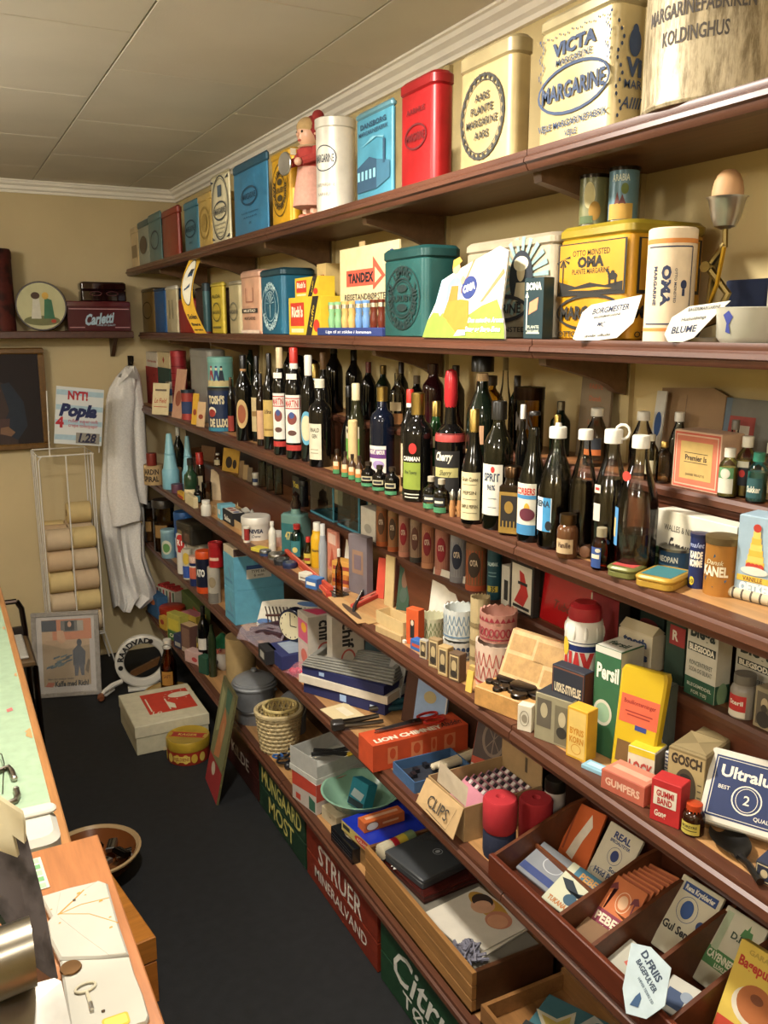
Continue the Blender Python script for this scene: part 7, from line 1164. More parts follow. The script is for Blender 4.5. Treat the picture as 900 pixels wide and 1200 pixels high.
for k in range(7):
    spk(['front PEBER packet, orange with palm trees', 'orange palm-tree packet just behind the front one', 'orange palm-tree packet, third of its stack', 'orange palm-tree packet, fourth of its stack', 'orange palm-tree packet, fifth of its stack', 'orange palm-tree packet, sixth of its stack', 'orange palm-tree packet at the back of its stack'][k], 1.015+.014*k, 1.082-.002*(k % 3), .078, .11, '#b8683c', 40, 8+k, [('r', '#7c3040', 0, .2, .98, .36), ('o', '#d8b090', .05, .64, .2, .18, .02), ('e', '#d0a884', .05, .64, .13, .12), ('t', 'PEBER', '#dccab0', -.05, .25, .14, .8), ('t', 'stødt', '#dccab0', -.05, .12, .07, .4), ('p', '#6a2c34', [(-.36, .4), (-.33, .4), (-.32, .78), (-.48, .7), (-.4, .84), (-.3, .9), (-.22, .8), (-.33, .76)]), ('p', '#6a2c34', [(.36, .4), (.33, .4), (.32, .72), (.22, .66), (.26, .8), (.36, .84), (.46, .74), (.36, .7)])] if k < 1 else [('r', '#a0502c', 0, .9, .9, .12), ('o', '#d8b090', .05, .64, .2, .18, .02)], th=.005)
spk('crumpled brown paper bag lying in the spice tray', .97, 1.08, .07, .05, '#7a5c40', 74, 10, mat='paper', th=.012)
spk('cream mustard packet lettered Gul Sennep with a blue hen', 1.085, .985, .088, .14, '#c4bda4', 36, 6, [('r', '#2c4478', .02, .88, .8, .12), ('t', 'Rena Krydderier', '#d8d4c4', .02, .88, .065, .7), ('o', '#2c4478', -.1, .62, .24, .17, .012), ('e', '#2c4a80', -.1, .62, .14, .12), ('e', '#2c4478', .3, .52, .1, .07), ('t', 'Gul Sennep', '#2a2a2c', -.02, .34, .1, .9)])
spk('clear plastic sachet with red print in the spice tray', .965, .985, .085, .07, '#b4b0a0', 68, 0, [('p', '#b8584a', [(-.2, .4), (.1, .3), (.2, .6), (-.1, .7)])], mat='gloss', th=.01)
o = T('price_tag', 'pale blue teardrop tag lettered D.FRIIS hanging over the tray front', 'tag', (.922, .90, zt+.07), -78, tilt=40); pts = [(x*.72, y*.72) for x, y in ((-.055, .075), (-.01, .09), (.05, .075), (.07, .0), (.045, -.045), (.0, -.06), (-.03, -.02))]
o.prism('tag', 'card #a9b8bc', pts[::-1], -.0008, .0008, axis='y'); o.w = .12; o.d = .0016; o.h = .12; o.text('D.FRIIS', '#2c3a4c', .007, .040, .0115, w=.05, bold=.04, rot=-30); o.text('BAGEPULVER', '#2c3a4c', .006, .023, .0085, w=.054, bold=.03, rot=-30); o.text('HÆVER TIDERS TID', '#4a5a68', .014, .003, .0045, w=.043, rot=-30); o.poly('#2c4a6c', [(.0, -.029), (.014, -.025), (.013, -.011), (.007, -.004), (.003, -.013)]); o.end()
spk('white and green CAYENNEPEBER packet', 1.085, .89, .08, .14, '#c0bba4', 36, 4, [('r', '#4a7a44', 0, .36, .99, .22), ('t', 'CAYENNEPEBER', '#d4d0b8', 0, .39, .09, .92), ('t', 'LUXURY', '#d4d0b8', 0, .29, .05, .4), ('t', 'D.FRIIS', '#3a4a3c', .15, .72, .08, .6), ('p', '#4a7a44', [(.02, .76), (.3, .76), (.26, .86), (.18, .86), (.16, .94), (.12, .86), (.06, .86)]), ('r', '#a8b494', -.36, .7, .16, .5)])
spk('small white packet with blue picture lying by the tag', .985, .885, .055, .06, '#bcb8aa', 60, 14, [('r', '#3a4a68', -.1, .4, .6, .5), ('e', '#8a94a0', .2, .6, .2, .15)], th=.012)
spk('yellow BAGEPULVER packet with a ring cake picture', 1.03, .785, .09, .15, '#c4a848', 26, 8, [('t', 'Bagepulver', '#a8321e', 0, .8, .1, .85), ('t', 'GARANTI', '#a08a3a', 0, .92, .05, .6), ('e', '#c4bca8', .08, .42, .42, .2), ('e', '#9c5a2c', .08, .46, .34, .19), ('e', '#6c3a1c', .08, .52, .12, .05), ('r', '#b03a22', 0, .1, .98, .16)], z=.01, th=.02)
spk('crumpled white paper bag behind the yellow packet', 1.13, .785, .08, .14, '#b8b0a0', 30, 0, th=.015, z=.006)
# ------------------------------------------------------------------ lowest shelf (F)
zF = SH['F'][1]
carton('blue and orange carton at the far end of the lowest shelf', 'F', 173, 185, 727, 697, .06, '#2f5a80', a=8, prints=[('e', '#b8683c', 0, .7, .3, .16)])
o = BX('paper_bag', 'white bag with red and green stripes and crimped red top', 'bag', 'F', 184, 206, .06, 686, .07, a=20); w, h = o.w, o.h; o.box('bag', 'paper #c4bba8', w, .07, 0, h*.86, bev=.003); o.d = .07
for i in range(6): o.rect(('#a03028', '#2a5a3c')[i % 2], w*(-.42+.168*i), h*.42, w*.07, h*.82, part='stripe')
for i in range(7): o.box('crimp#%d' % i, 'paper #b0302a', w*.1, .05, h*.85, h*(.93+.06*(i % 2)), cx=w*(-.42+.14*i))
o.end()
can('wide scarlet tin with gold lettering on its lid', 'F', 203, 735, 710, 30, '#a02a20', 'tin #a8321e', .25, prints=[('r', '#c9a04a', 0, .4, .9, .2)])
carton('yellow and green coffee carton in front of the scarlet tin', 'F', 197, 212, 758, 720, .05, '#a8a044', a=20, prints=[('r', '#3f6a34', 0, .2, .96, .36), ('r', '#c4b23c', 0, .62, .8, .4), ('t', 'CAFE', '#e0dcb8', 0, .2, .12, .7)])
carton('yellow carton with pink top beside the yellow and green one', 'F', 213, 231, 752, 720, .06, '#bca040', a=20, top='#b06a70', prints=[('r', '#6a5a28', 0, .55, .86, .5), ('r', '#c4ac4c', 0, .55, .78, .42)])
carton('slim brown cocoa carton standing at the shelf edge', 'F', 213, 224, 765, 733, .05, '#5a3a30', a=18, top='#b89a70', prints=[('r', '#7a5a48', 0, .5, .8, .8), ('r', '#b8a488', 0, .1, .9, .16)])
carton('small navy carton before the yellow and green carton', 'F', 204, 213, 768, 744, .04, '#2c3450', a=18, prints=[('r', '#a8a498', 0, .3, .7, .3)])
carton('small yellow carton beside the striped bag', 'F', 187, 194, 741, 723, .03, '#c09a34', a=15, prints=[('e', '#a03a24', 0, .6, .3, .2)])
carton('green and red carton at the back of the lowest shelf', 'F', 214, 236, .12, 702, .05, '#5a6a34', prints=[('r', '#a83a2c', .3, .5, .35, .7)])
bot('dark bottle with white square label standing on the lowest shelf', 'F', 240, .06, 710, 14, 'wine', BK, 'plastic #1a1512', [('#c4beb0', .25, .45, 1.5)], seg=12)
bot('slim green bottle beside the dark bottle on the lowest shelf', 'F', 250, .05, 722, 10, 'wine', 'dglass #26301c', None, [], seg=12)
can('mustard-yellow jar with olive lid', 'F', 239, 771, 746, 16, '#b09a3a', 'tin #6a6034', .25, prints=[('r', '#5a4a20', 0, .4, .8, .3)])
carton('crumpled pink and white soap packet at the shelf edge', 'F', 217, 233, 784, 764, .05, '#bc9c94', a=25, prints=[('e', '#a83a3c', .2, .4, .2, .2)])
carton('small dark green carton beside the pink soap packet', 'F', 233, 243, 790, 770, .04, '#1f4a34', a=25)
# elf mask
o = T('elf_figure', 'paper elf head with green cap, red spectacles and white beard', 'figure', onZ(257, 786, zF)+Vector((.02, .0, 0)), -62); hh = rise(o.loc, 742)
o.lathe('beard', 'paper #c8bfb0', [(.01, .0), (.03, hh*.12), (.042, hh*.35), (.036, hh*.5)], 14, sx=1); o.ball('head', 'paper #c89478', (0, -.002, hh*.58), .038, .034, hh*.2); o.lathe('cap', 'cloth #1f6a44', [(.041, hh*.66), (.042, hh*.72), (.028, hh*.88), (.008, hh), (0, hh)], 14)
o.ball('head>nose', 'paper #b8604c', (0, -.036, hh*.55), .008)
for q in (-1, 1): o.tube('spectacles#%d' % q, 'plastic #a83024', [(q*.016+.010*math.cos(a), -.035, hh*.62+.010*math.sin(a)) for a in [i*.785 for i in range(8)]], .0018, 5, closed=True); o.ball('head>eye#%d' % q, 'gloss #1c1a18', (q*.016, -.031, hh*.62), .005)
o.ball('mouth', '#1c1210', (.0, -.04, hh*.3), .009, .004, .012); o.end()
can('plain beige cardboard drum behind the grey pail', 'F', 284, .07, 745, 35, '#a48a5c', None, knd='card', name='drum', cat='drum')
# pail
def pail(label, xc, yb, yt, wpx, sb=None):
    o = CY('pail', label, 'pail', 'F', xc, yb, yt, wpx); R, h = o.R*.93, o.h; M_ = 'tin #7c7e80'
    o.lathe('body', M_, [(R*.86, 0), (R*.88, .004), (R*.98, h*.66), (R, h*.7), (R*.97, h*.7)], 28); o.lathe('lid', M_, [(R*1.05, h*.68), (R*1.06, h*.71), (R*1.0, h*.735), (R*1.0, h*.76), (R*.94, h*.775), (R*.92, h*.80), (R*.6, h*.88), (R*.12, h*.93)], 28); o.lathe('lid>knob', M_, [(R*.1, h*.92), (R*.08, h*.94), (R*.16, h*.965), (R*.12, h), (0, h)], 14)
    o.tube('handle', 'metal #9a9a96', [(R*1.02*math.cos(a), -R*.02-abs(math.sin(a))*R*1.03, h*.62-h*.34*math.sin(a)) for a in [math.pi*i/12 for i in range(13)]], .003, 6)
    for q in (-1, 1): o.ball('lug#%d' % q, M_, (q*R*1.0, 0, h*.62), .008)
    o.end()
pail('dull grey metal pail with lid, knob and wire handle', 300, 864, 783, 56)
pail('smaller grey metal pail half hidden behind the woven basket', 345, .16, 806, 34)
# woven basket
o = CY('basket', 'cream woven splint basket nested in another', 'basket', 'F', 328, 889, 829, 55); R, h = o.R*.98, o.h; n = 22; rows = 9
for j in range(rows):
    z0 = h*(.02+.9*j/rows); r_ = R*(.78+.2*(j+.5)/rows); pts = []
    for i in range(2*n): a = math.pi*i/n; q = .0022*(1 if (i//1+j) % 2 else -1); pts.append(((r_+q)*math.cos(a), (r_+q)*math.sin(a), z0+h*.045))
    o.tube('weaver#%d' % j, 'wood #b8a478', pts, .0062, 5, closed=True)
for i in range(n): a = 2*math.pi*i/n+.07; o.tube('stake#%d' % i, 'wood #c4b084', [(R*.76*math.cos(a), R*.76*math.sin(a), .0), (R*.975*math.cos(a), R*.975*math.sin(a), h*.93)], .0042, 5)
o.tube('rim', 'wood #c4b084', [(R*1.0*math.cos(math.pi*i/16), R*1.0*math.sin(math.pi*i/16), h*.95) for i in range(32)], .009, 6, closed=True); o.lathe('bottom', 'wood #a08a5c', [(R*.77, 0), (R*.77, .006), (0, .006)], 22); o.end(); bk = o
o = T('basket', 'pale yellow perforated basket sitting inside the woven splint basket', 'basket', bk.loc+Vector((.01, .01, bk.h*.25)), 0); r2 = bk.R*.72; hh = bk.h*.78
for j in range(16):
    a0 = 2*math.pi*j/16
    for s_ in (-1, 1): o.tube('lattice#%d_%d' % (j, s_), 'wood #c9b070', [(r2*(.85+.15*q/5)*math.cos(a0+s_*.16*q), r2*(.85+.15*q/5)*math.sin(a0+s_*.16*q), .004+hh*.95*q/5) for q in range(6)], .0035, 5)
o.tube('rim', 'wood #cdb87c', [(r2*math.cos(math.pi*i/14), r2*math.sin(math.pi*i/14), hh*.97) for i in range(28)], .006, 6, closed=True); o.lathe('bottom', 'wood #b89c60', [(r2*.85, 0), (r2*.85, .006), (0, .006)], 20); o.end()
# trinket
o = T('cable_coil', 'tangle of black and blue wire trinkets beside the basket', 'cable', onZ(331, 897, zF)+Vector((.01, 0, .0)), -60)
o.tube('coil', 'plastic #16161a', [(.03*math.cos(a)*(1-.03*a), .03*math.sin(a), .006+.003*a) for a in [i*.5 for i in range(30)]], .0045, 6); o.tube('coil#2', 'plastic #2f5a94', [(-.02+.02*math.cos(a), -.015+.014*math.sin(a), .03+.001*a) for a in [i*.6 for i in range(14)]], .004, 6); o.ball('plug', 'plastic #1c1c20', (.03, -.02, .014), .014); o.end()
# red/white carton and grey shoebox on top
fb = LAY('carton', 'red and white carton with green stripe lettered FRYS', 'box', 'F', (343, 934), (371, 956), .2, .105, 'card #b4a89c', fin=False); w, d, h = fb.w, fb.d, fb.h
fb.poly('#b03a26', [(-w*.5, h*.5), (w*.5, h*.62), (w*.5, h), (-w*.5, h)]); fb.poly('#2a5a44', [(w*.2, h*.05), (w*.45, h*.05), (w*.45, h*.4), (w*.2, h*.5)]); fb.rect('#b03a26', -w*.25, h*.2, w*.2, h*.2); fb.poly('#a84030', [(-d*.5, h*.42), (d*.5, h*.5), (d*.5, h), (-d*.5, h)], face='r'); fb.poly('#2a4a3c', [(-d*.45, 0), (-d*.3, 0), (d*.2, h*.55), (d*.0, h*.55)], face='r'); fb.text('FRYS', '#cfc4b4', -d*.05, h*.78, h*.24, w=d*.6, face='r', bold=.05); fb.text('A', '#a84030', d*.2, h*.25, h*.2, face='r', bold=.05); fb.end()
o = T('open_box', 'open grey-white shoebox with a black and yellow tool inside', 'box', fb.loc+Vector((.0, .01, fb.h+.0006)), fb.rz+3); w, d, h = fb.w*1.02, .2, .075; G = 'card #a8a69e'; o.box('bottom', G, w, d, 0, .002)
for q, (ww, dd, x, y, hh) in enumerate(((w, .002, 0, -d/2, h*1.1), (w, .002, 0, d/2, h), (.002, d, -w/2, 0, h), (.002, d, w/2, 0, h*.8))): o.box('side#%d' % q, G, ww, dd, 0, hh, cx=x, cy=y)
o.box('lid_rim', 'card #b4b2a8', w*1.03, d*1.03, 0, .018, cx=0)
o.d = d; o.rect('#8a887e', w*.05, h*.45, w*.4, h*.04, part='print'); o.end(); sb = o
o = T('pliers', 'black pliers with yellow tips lying in the grey shoebox', 'pliers', sb.loc+Vector((.02, .0, .02)), -40); o.tube('handle', 'plastic #1c1c1c', [(-.07, .01, .02), (0, .0, .03), (.06, .02, .04)], .008, 7); o.tube('handle#2', 'plastic #1c1c1c', [(-.07, -.02, .02), (0, -.01, .03), (.06, -.03, .04)], .008, 7)
for k, p in enumerate(((.06, .02, .04), (.06, -.03, .04))): o.tube('tip#%d' % k, 'plastic #c9a82c', [p, (p[0]+.02, p[1]*1.2, p[2]+.012)], [.008, .006], 7)
o.end()
# green bowl
o = T('bowl', 'wide pale green enamel bowl holding a small teal carton', 'bowl', (1.08, 2.27, zF+.042), 0); R = .125; o.lathe('bowl', 'gloss #7fa48c', [(.05, 0), (.055, .004), (.095, .03), (.118, .06), (R, .068), (R+.004, .072), (R-.003, .072), (.112, .062), (.09, .034), (.05, .009), (0, .008)], 32); o.end(); gb = o
o = T('carton', 'small teal carton with silver print standing in the green bowl', 'box', gb.loc+Vector((-.01, -.005, .012)), -75, tilt=18); o.w, o.d, o.h = .075, .04, .085; o.box('body', 'card #1f7a8c', .075, .04, 0, .085, bev=.001); o.poly('#a8b4b4', [(-.03, .03), (.02, .025), (.03, .05), (-.02, .055)]); o.rect('#16262c', 0, .012, .07, .02); o.end()
LAY('carton', 'plain beige carton under the green bowl', 'box', 'F', (377, 957), (394, 973), .2, .041, 'card #b8aa8a', [('r', '#5a5244', .1, .6, .1, .06)])
# black medal box
o = LAY('case', 'black box with an oval brass medal on top', 'case', 'F', (388, 985), (413, 1014), .10, .05, 'gloss #17171a', fin=False); o.ell('#a8a088', 0, 0, o.w*.36, o.d*.34, face='t'); o.ell('#7a7258', 0, 0, o.w*.28, o.d*.26, face='t', ring=.004)
for i in range(3): o.rect('#35353a', 0, o.h*(.3+.2*i), o.w*.9, .002)
o.end()
# long wooden tray with its contents
X0, X1, Y0, Y1 = .955, 1.195, 1.43, 1.985; WT = 'wood #8c6238'
o = T('wooden_tray', 'long shallow wooden tray of stacked boards on the lowest shelf', 'tray', (0, 0, zF+.0006), 0)
o.box('bottom', WT, X1-X0, Y1-Y0, 0, .008, cx=(X0+X1)/2, cy=(Y0+Y1)/2)
for k in range(3): o.box('front_board#%d' % k, 'wood #9a6e3e', .012, Y1-Y0, .0+.037*k, .0355+.037*k, cx=X0+.006, cy=(Y0+Y1)/2, bev=.0012)
o.box('back_board', WT, .01, Y1-Y0, .008, .108, cx=X1-.005, cy=(Y0+Y1)/2); o.box('end_board', 'wood #4a2c18', X1-X0-.0125, .012, .0, .109, cx=(X0+X1)/2+.00625, cy=Y0+.006, bev=.0012); o.box('end_board#2', 'wood #6a4526', X1-X0-.024, .012, .008, .109, cx=(X0+X1)/2, cy=Y1-.006); o.end()
zt2 = zF+.0092
# filler stack of papers
o = T('newspaper_stack', 'old newspapers filling the bottom of the wooden tray', 'newspaper', (1.075, 1.70, zt2), -90); o.w, o.d, o.h = .5, .2, .06; o.box('stack', 'paper #6a6458', .49, .2, 0, .07, bev=.002); o.h = .07; o.end(); zp = zt2+.0705
# game box
o = T('game_box', 'glossy royal-blue game box with yellow edge and red oval', 'box', (1.085, 1.92, zp), -84); w, d, h = .2, .235, .035; o.loc = Vector((1.09, 2.075, zF+.0615)); o.w, o.d, o.h = w, d, h
o.box('body', 'gloss #1c2f9c', w, d, 0, h, bev=.0015); o.rect('#b8a45a', 0, h*.5, w*.99, h*.9); o.rect('#2a2a24', -w*.36, h*.55, w*.2, h*.4); o.ell('#b03424', .12*w, h*.5, w*.24, h*.38); o.text('ACE-HIGH', '#e0d4b4', .12*w, h*.5, h*.28, w=w*.36); o.end(); gm = o
o = T('carton', 'tan wooden box supporting the blue game box', 'box', (1.09, 2.075, zF), -84); o.box('body', 'wood #8c6a40', .195, .22, 0, .061, bev=.001); o.end()
o = LAY('bulb_box', 'orange light-bulb carton with white circle, lying on the game box', 'box', gm.loc.z+h+.0006, (427, 977), (474, 962), .04, .032, 'card #b85a24', [('e', '#c8bfae', -.3, .5, .14, .36), ('o', '#2a2420', -.3, .5, .16, .42, .01), ('r', '#d8a878', .15, .5, .4, .2), ('r', '#cfa080', 0, 0, .8, .3, 't')])
o = T('glitter_tube', 'ribbed white plastic tube with red and yellow bands lying on the game box', 'tube', onZ(446, 1003, gm.loc.z+h)+Vector((.05, .0, .0)), 12); r_ = .021
o.lathe('cap', 'plastic #b8ae94', [(.017, -.06), (r_, -.057), (r_, -.02)], 20, axis='x', cz=r_); o.lathe('band', 'plastic #9c1c28', [(r_*.99, -.02), (r_*.99, 0)], 20, axis='x', cz=r_); o.lathe('band#2', 'plastic #b8a23a', [(r_*.99, 0), (r_*.99, .03)], 20, axis='x', cz=r_); o.lathe('band#3', 'plastic #6a7a54', [(r_*.99, .03), (r_*.99, .06), (.0, .06)], 20, axis='x', cz=r_)
for i in range(16): a = math.pi*i/8; o.tube('rib#%d' % i, 'plastic #c0b69c', [(-.058, r_*math.cos(a), r_+r_*math.sin(a)), (-.022, r_*math.cos(a), r_+r_*math.sin(a))], .0013, 4)
o.end()
o = T('paper_doily', 'crumpled white lace doily on the game box', 'doily', onZ(470, 1015, gm.loc.z+h)+Vector((.0, .0, .002)), 20); random.seed(8); n = 18
vs = [(0, 0, .004)]+[((.024+.008*(i % 2))*math.cos(2*math.pi*i/n), (.018+.006*(i % 2))*math.sin(2*math.pi*i/n), random.uniform(0, .008)) for i in range(n)]
o.raw('doily', 'paper #c8c4ba', vs, [(0, i+1, (i+1) % n+1) for i in range(n)]); o.end()
o = T('flat_case', 'flat maroon case lying in the wooden tray', 'case', (1.085, 1.83, zp), -86); o.w, o.d, o.h = .2, .19, .022; o.box('body', 'gloss #3c1612', .2, .19, 0, .022, bev=.002); o.box('lid_edge', 'gloss #4a1c16', .202, .192, .009, .012); o.end()
o = T('jewel_case', 'dark grey case with small crest lying on the maroon case', 'case', (1.075, 1.845, zp+.0225), -80); o.w, o.d, o.h = .165, .165, .03; o.box('body', 'gloss #3a3c3e', .165, .165, 0, .017, r=.006, bev=.002); o.box('lid', 'gloss #424446', .167, .167, .0165, .03, r=.006, bev=.003); o.ell('#8a8c8c', .01, .03, .014, .014, face='t', ring=.002); o.ell('#8a8c8c', .01, .03, .006, .008, face='t'); o.end()
for k, (dx, dy, rz_) in enumerate(((0, 0, -78), (-.006, .006, -82))):
    o = T('magazine', ('magazine with two painted faces on its cover', 'magazine lying under the one with two faces')[1-k], 'magazine', (1.085+dx, 1.60+dy, zp+.004*k+(.0 if k == 0 else .0)), rz_); o.w, o.d, o.h = .19, .19, .0038; o.box('pages', 'paper #c8c0b0', .19, .19, 0, .0038)
    if k == 1:
        o.ell('#b88a34', -.02, .06, .07, .03, face='t', part='print'); o.ell('#c89878', -.03, .05, .03, .032, face='t', part='print'); o.ell('#33221a', -.045, .062, .03, .026, face='t', part='print'); o.ell('#c89878', -.028, .046, .022, .026, face='t', part='print'); o.ell('#b8785c', .035, .045, .034, .034, face='t', part='print'); o.ell('#c8906c', .037, .04, .026, .026, face='t', part='print')
    o.end()
o = T('wool_scrap', 'tuft of grey-lilac wool in the corner of the wooden tray', 'wool', (1.0, 1.515, zp), 0); random.seed(12)
for k in range(12): o.tube('strand#%d' % k, 'cloth #74727e', [(random.uniform(-.028, .028), random.uniform(-.045, .03), random.uniform(.003, .03)) for _ in range(6)], .004, 5)
o.end()
# second tray with star box
o = T('wooden_tray', 'small wooden tray of puzzle boxes at the near end of the lowest shelf', 'tray', (0, 0, zF+.0006), 0); X0, X1, Y0, Y1 = .96, 1.195, .95, 1.40
o.box('bottom', WT, X1-X0, Y1-Y0, 0, .008, cx=(X0+X1)/2, cy=(Y0+Y1)/2); o.box('front_board', 'wood #8c6238', .01, Y1-Y0, 0, .05, cx=X0+.005, cy=(Y0+Y1)/2); o.box('back_board', WT, .01, Y1-Y0, .008, .06, cx=X1-.005, cy=(Y0+Y1)/2); o.box('end_board', WT, X1-X0-.02, .01, .008, .05, cx=(X0+X1)/2, cy=Y1-.005); o.end()
o = T('puzzle_box', 'teal box with a yellow and white starburst on its lid', 'box', (1.085, 1.255, zF+.0096), -64); w, d, h = .16, .16, .035; o.w, o.d, o.h = w, d, h; o.box('body', 'card #38636a', w, d, 0, h, bev=.0012)
def star(cx, cy, r1, r2, n, col):
    pts = []
    for i in range(2*n): a = math.pi*i/n+.2; r_ = r1 if i % 2 == 0 else r2; pts.append((cx+r_*math.cos(a), cy+r_*math.sin(a)))
    for i in range(2*n): o.poly(col, [(cx, cy), pts[i], pts[(i+1) % (2*n)]], face='t')
o.poly('#a8a89c', [(-.0, 0), (.07, .0), (.08, .06), (.03, .08)], face='t'); star(-.015, -.01, .075, .035, 5, '#b8b098'); star(-.015, -.012, .055, .024, 5, '#b09a4c'); o.ell('#38636a', .03, .03, .008, .008, face='t'); o.ell('#38636a', .05, .055, .01, .01, face='t'); o.rect('#24282a', -.06, -.05, .05, .05, face='t'); o.end()
o = T('card_box', 'beige and black game carton beside the teal starburst box', 'box', (1.08, 1.07, zF+.0096), -80); o.w, o.d, o.h = .16, .18, .03; o.box('body', 'card #b09c74', .16, .18, 0, .03, bev=.001); o.rect('#26221e', -.02, -.02, .08, .07, face='t'); o.end()
# ------------------------------------------------------------------ painted crates under the lowest shelf
def crate(label, ya, yb_, col, words, h=.188, dep=.24):
    o = T('crate', label, 'crate', (.95+dep/2, (ya+yb_)/2, 0), -90); w = abs(ya-yb_)-.006; o.w, o.d, o.h = w, dep, h
    for k in range(2): o.box('front_plank#%d' % k, 'wood '+col, w, .012, .002+h*.5*k, h*.5*(k+1)-.001, cy=-dep/2+.006, bev=.0012); o.box('back_plank#%d' % k, 'wood '+col, w, .012, .002+h*.5*k, h*.5*(k+1)-.001, cy=dep/2-.006)
    for q in (-1, 1): o.box('end_panel#%d' % q, 'wood '+col, .014, dep-.026, .0, h, cx=q*(w/2-.008))
    o.box('bottom', 'wood #5a3a22', w-.03, dep-.03, .004, .012)
    for st, c, v, hh, ww, sh_ in words: o.text(st, c, 0, v*h, hh*h, w=ww*w, bold=.012, shear=sh_)
    o.end()
crate('dark red crate lettered KILDE, half hidden by the leaning board', 3.35, 2.905, '#3c1712', [('KILDE', '#b8a898', .5, .26, .5, 0)])
crate('dark green crate with yellow letters MUNGAARD MOST', 2.895, 2.43, '#1f3a26', [('MUNGAARD', '#c4b862', .76, .32, .86, 0), ('MOST', '#c4b862', .30, .34, .55, 0)])
crate('brick-red crate with white letters STRUER MINERALVAND', 2.42, 1.895, '#7c2a16', [('STRUER', '#cfc6b8', .70, .36, .62, 0), ('MINERALVAND', '#cfc6b8', .27, .2, .74, 0)])
crate('green crate with white script Citrus and letters TØRRE', 1.88, 1.36, '#1f4228', [('Citrus', '#cfccc0', .64, .5, .7, .35), ('TØRRE', '#cfccc0', .22, .22, .5, 0)])
crate('green crate nearest the counter end under the lowest shelf', 1.35, .85, '#1f4228', [('Citrus', '#cfccc0', .64, .5, .7, .35)])
# ------------------------------------------------------------------ things on the floor
o = LAY('cardboard_box', 'cream cardboard box with red sun picture on its lid', 'box', 'floor', (161, 886), (245, 868), .36, .15, fin=False); w, d = o.w, o.d; hb = rise(onZ(161, 886, 0), 853); o.h = hb+.004
o.box('body', 'card #b9b296', w, d, 0, hb-.003, bev=.003); o.box('lid', 'card #c2ba9e', w+.008, d+.008, hb-.05, hb+.004, bev=.003)
o.rect('#b8351f', .03, .02, w*.68, d*.62, face='t', part='label'); o.ell('#cfc7ac', .09, .07, .05, .03, face='t')
for i in range(10): a = i*math.pi/5; o.poly('#cfc7ac', [(.09+.058*math.cos(a), .07+.036*math.sin(a)), (.09+.072*math.cos(a), .07+.05*math.sin(a)), (.09+.07*math.cos(a+.08), .07+.05*math.sin(a+.08))], face='t')
o.rect('#cfc7ac', -.06, .01, .006, d*.4, face='t', part='label'); o.rect('#cfc7ac', .02, -.01, .006, d*.34, face='t', part='label'); o.poly('#cfc7ac', [(.02, .02), (.05, -.02), (.045, -.07), (.02, -.05)], face='t'); o.text('Lo', '#cfc7ac', -.04, -.08, .03, face='t', shear=.3); o.rect('#c8b88c', 0, 0, .09, .03, face='f', part='tape'); o.end()
o = CY('biscuit_tin', 'round yellow tin with red bands standing on the floor by the cream box', 'tin', 'floor', 222, 898, 858, 51); R = o.R; h = .10; o.h = h; o.lathe('body', 'tin #9c3020', [(R*.96, 0), (R*.98, .004), (R*.98, h*.62)], 32); o.lathe('lid', 'tin #a88a2a', [(R, h*.58), (R*1.01, h*.6), (R*1.01, h*.93), (R*.97, h), (R*.93, h-.002), (0, h-.002)], 32)
for i in range(6): o.ell(('#b8942e', '#c4a84a')[i % 2], (-1.0+.4*i)*R, h*.3, R*.15, h*.2)
o.rect('#c4a84a', 0, h*.3, R*.8, h*.26); o.text('KJELDSENS', '#7c2018', 0, h*.3, h*.14, w=R*.7)
o.h = h-.002
for v in (-.16, .16): o.rect('#a8321e', 0, v*R*1.3, R*1.7, .006, face='t')
o.rect('#8c2a1c', 0, 0, R*1.5, R*.34, face='t'); o.text('KAGER', '#c4a84a', 0, 0, R*.2, w=R*.9, face='t'); o.h = h; o.end()
# leaning board
P0, P1 = Vector((.821, 3.157, .0)), Vector((.806, 2.984, .0)); t = (P1-P0); w = t.length; o = T('advertising_board', 'tall narrow painted board with red foot leaning on the lowest shelf', 'sign', (P0+P1)/2, math.degrees(math.atan2(t.y, t.x)), tilt=12); nn = Vector((-t.y, t.x, 0)).normalized()
o.w, o.d, o.h = w*1.28, .008, .435; w = o.w; h = o.h; o.box('board', 'wood #5a5636', w, .008, 0, h); o.rect('#8c1c1c', 0, h*.14, w*.99, h*.28); o.ell('#b8a890', -.02, h*.2, .03, .025); o.rect('#6a6a44', 0, h*.62, w*.96, h*.66); o.poly('#a8663a', [(-.05, h*.3), (.03, h*.35), (.05, h*.7), (.0, h*.8), (-.03, h*.6)]); o.poly('#3a5a44', [(.0, h*.8), (.06, h*.78), (.07, h*.97), (-.02, h*.97)]); o.poly('#8c8a60', [(-.08, h*.5), (-.04, h*.55), (-.03, h*.9), (-.085, h*.92)]); o.ell('#b07a4c', .02, h*.58, .02, .04); o.end()
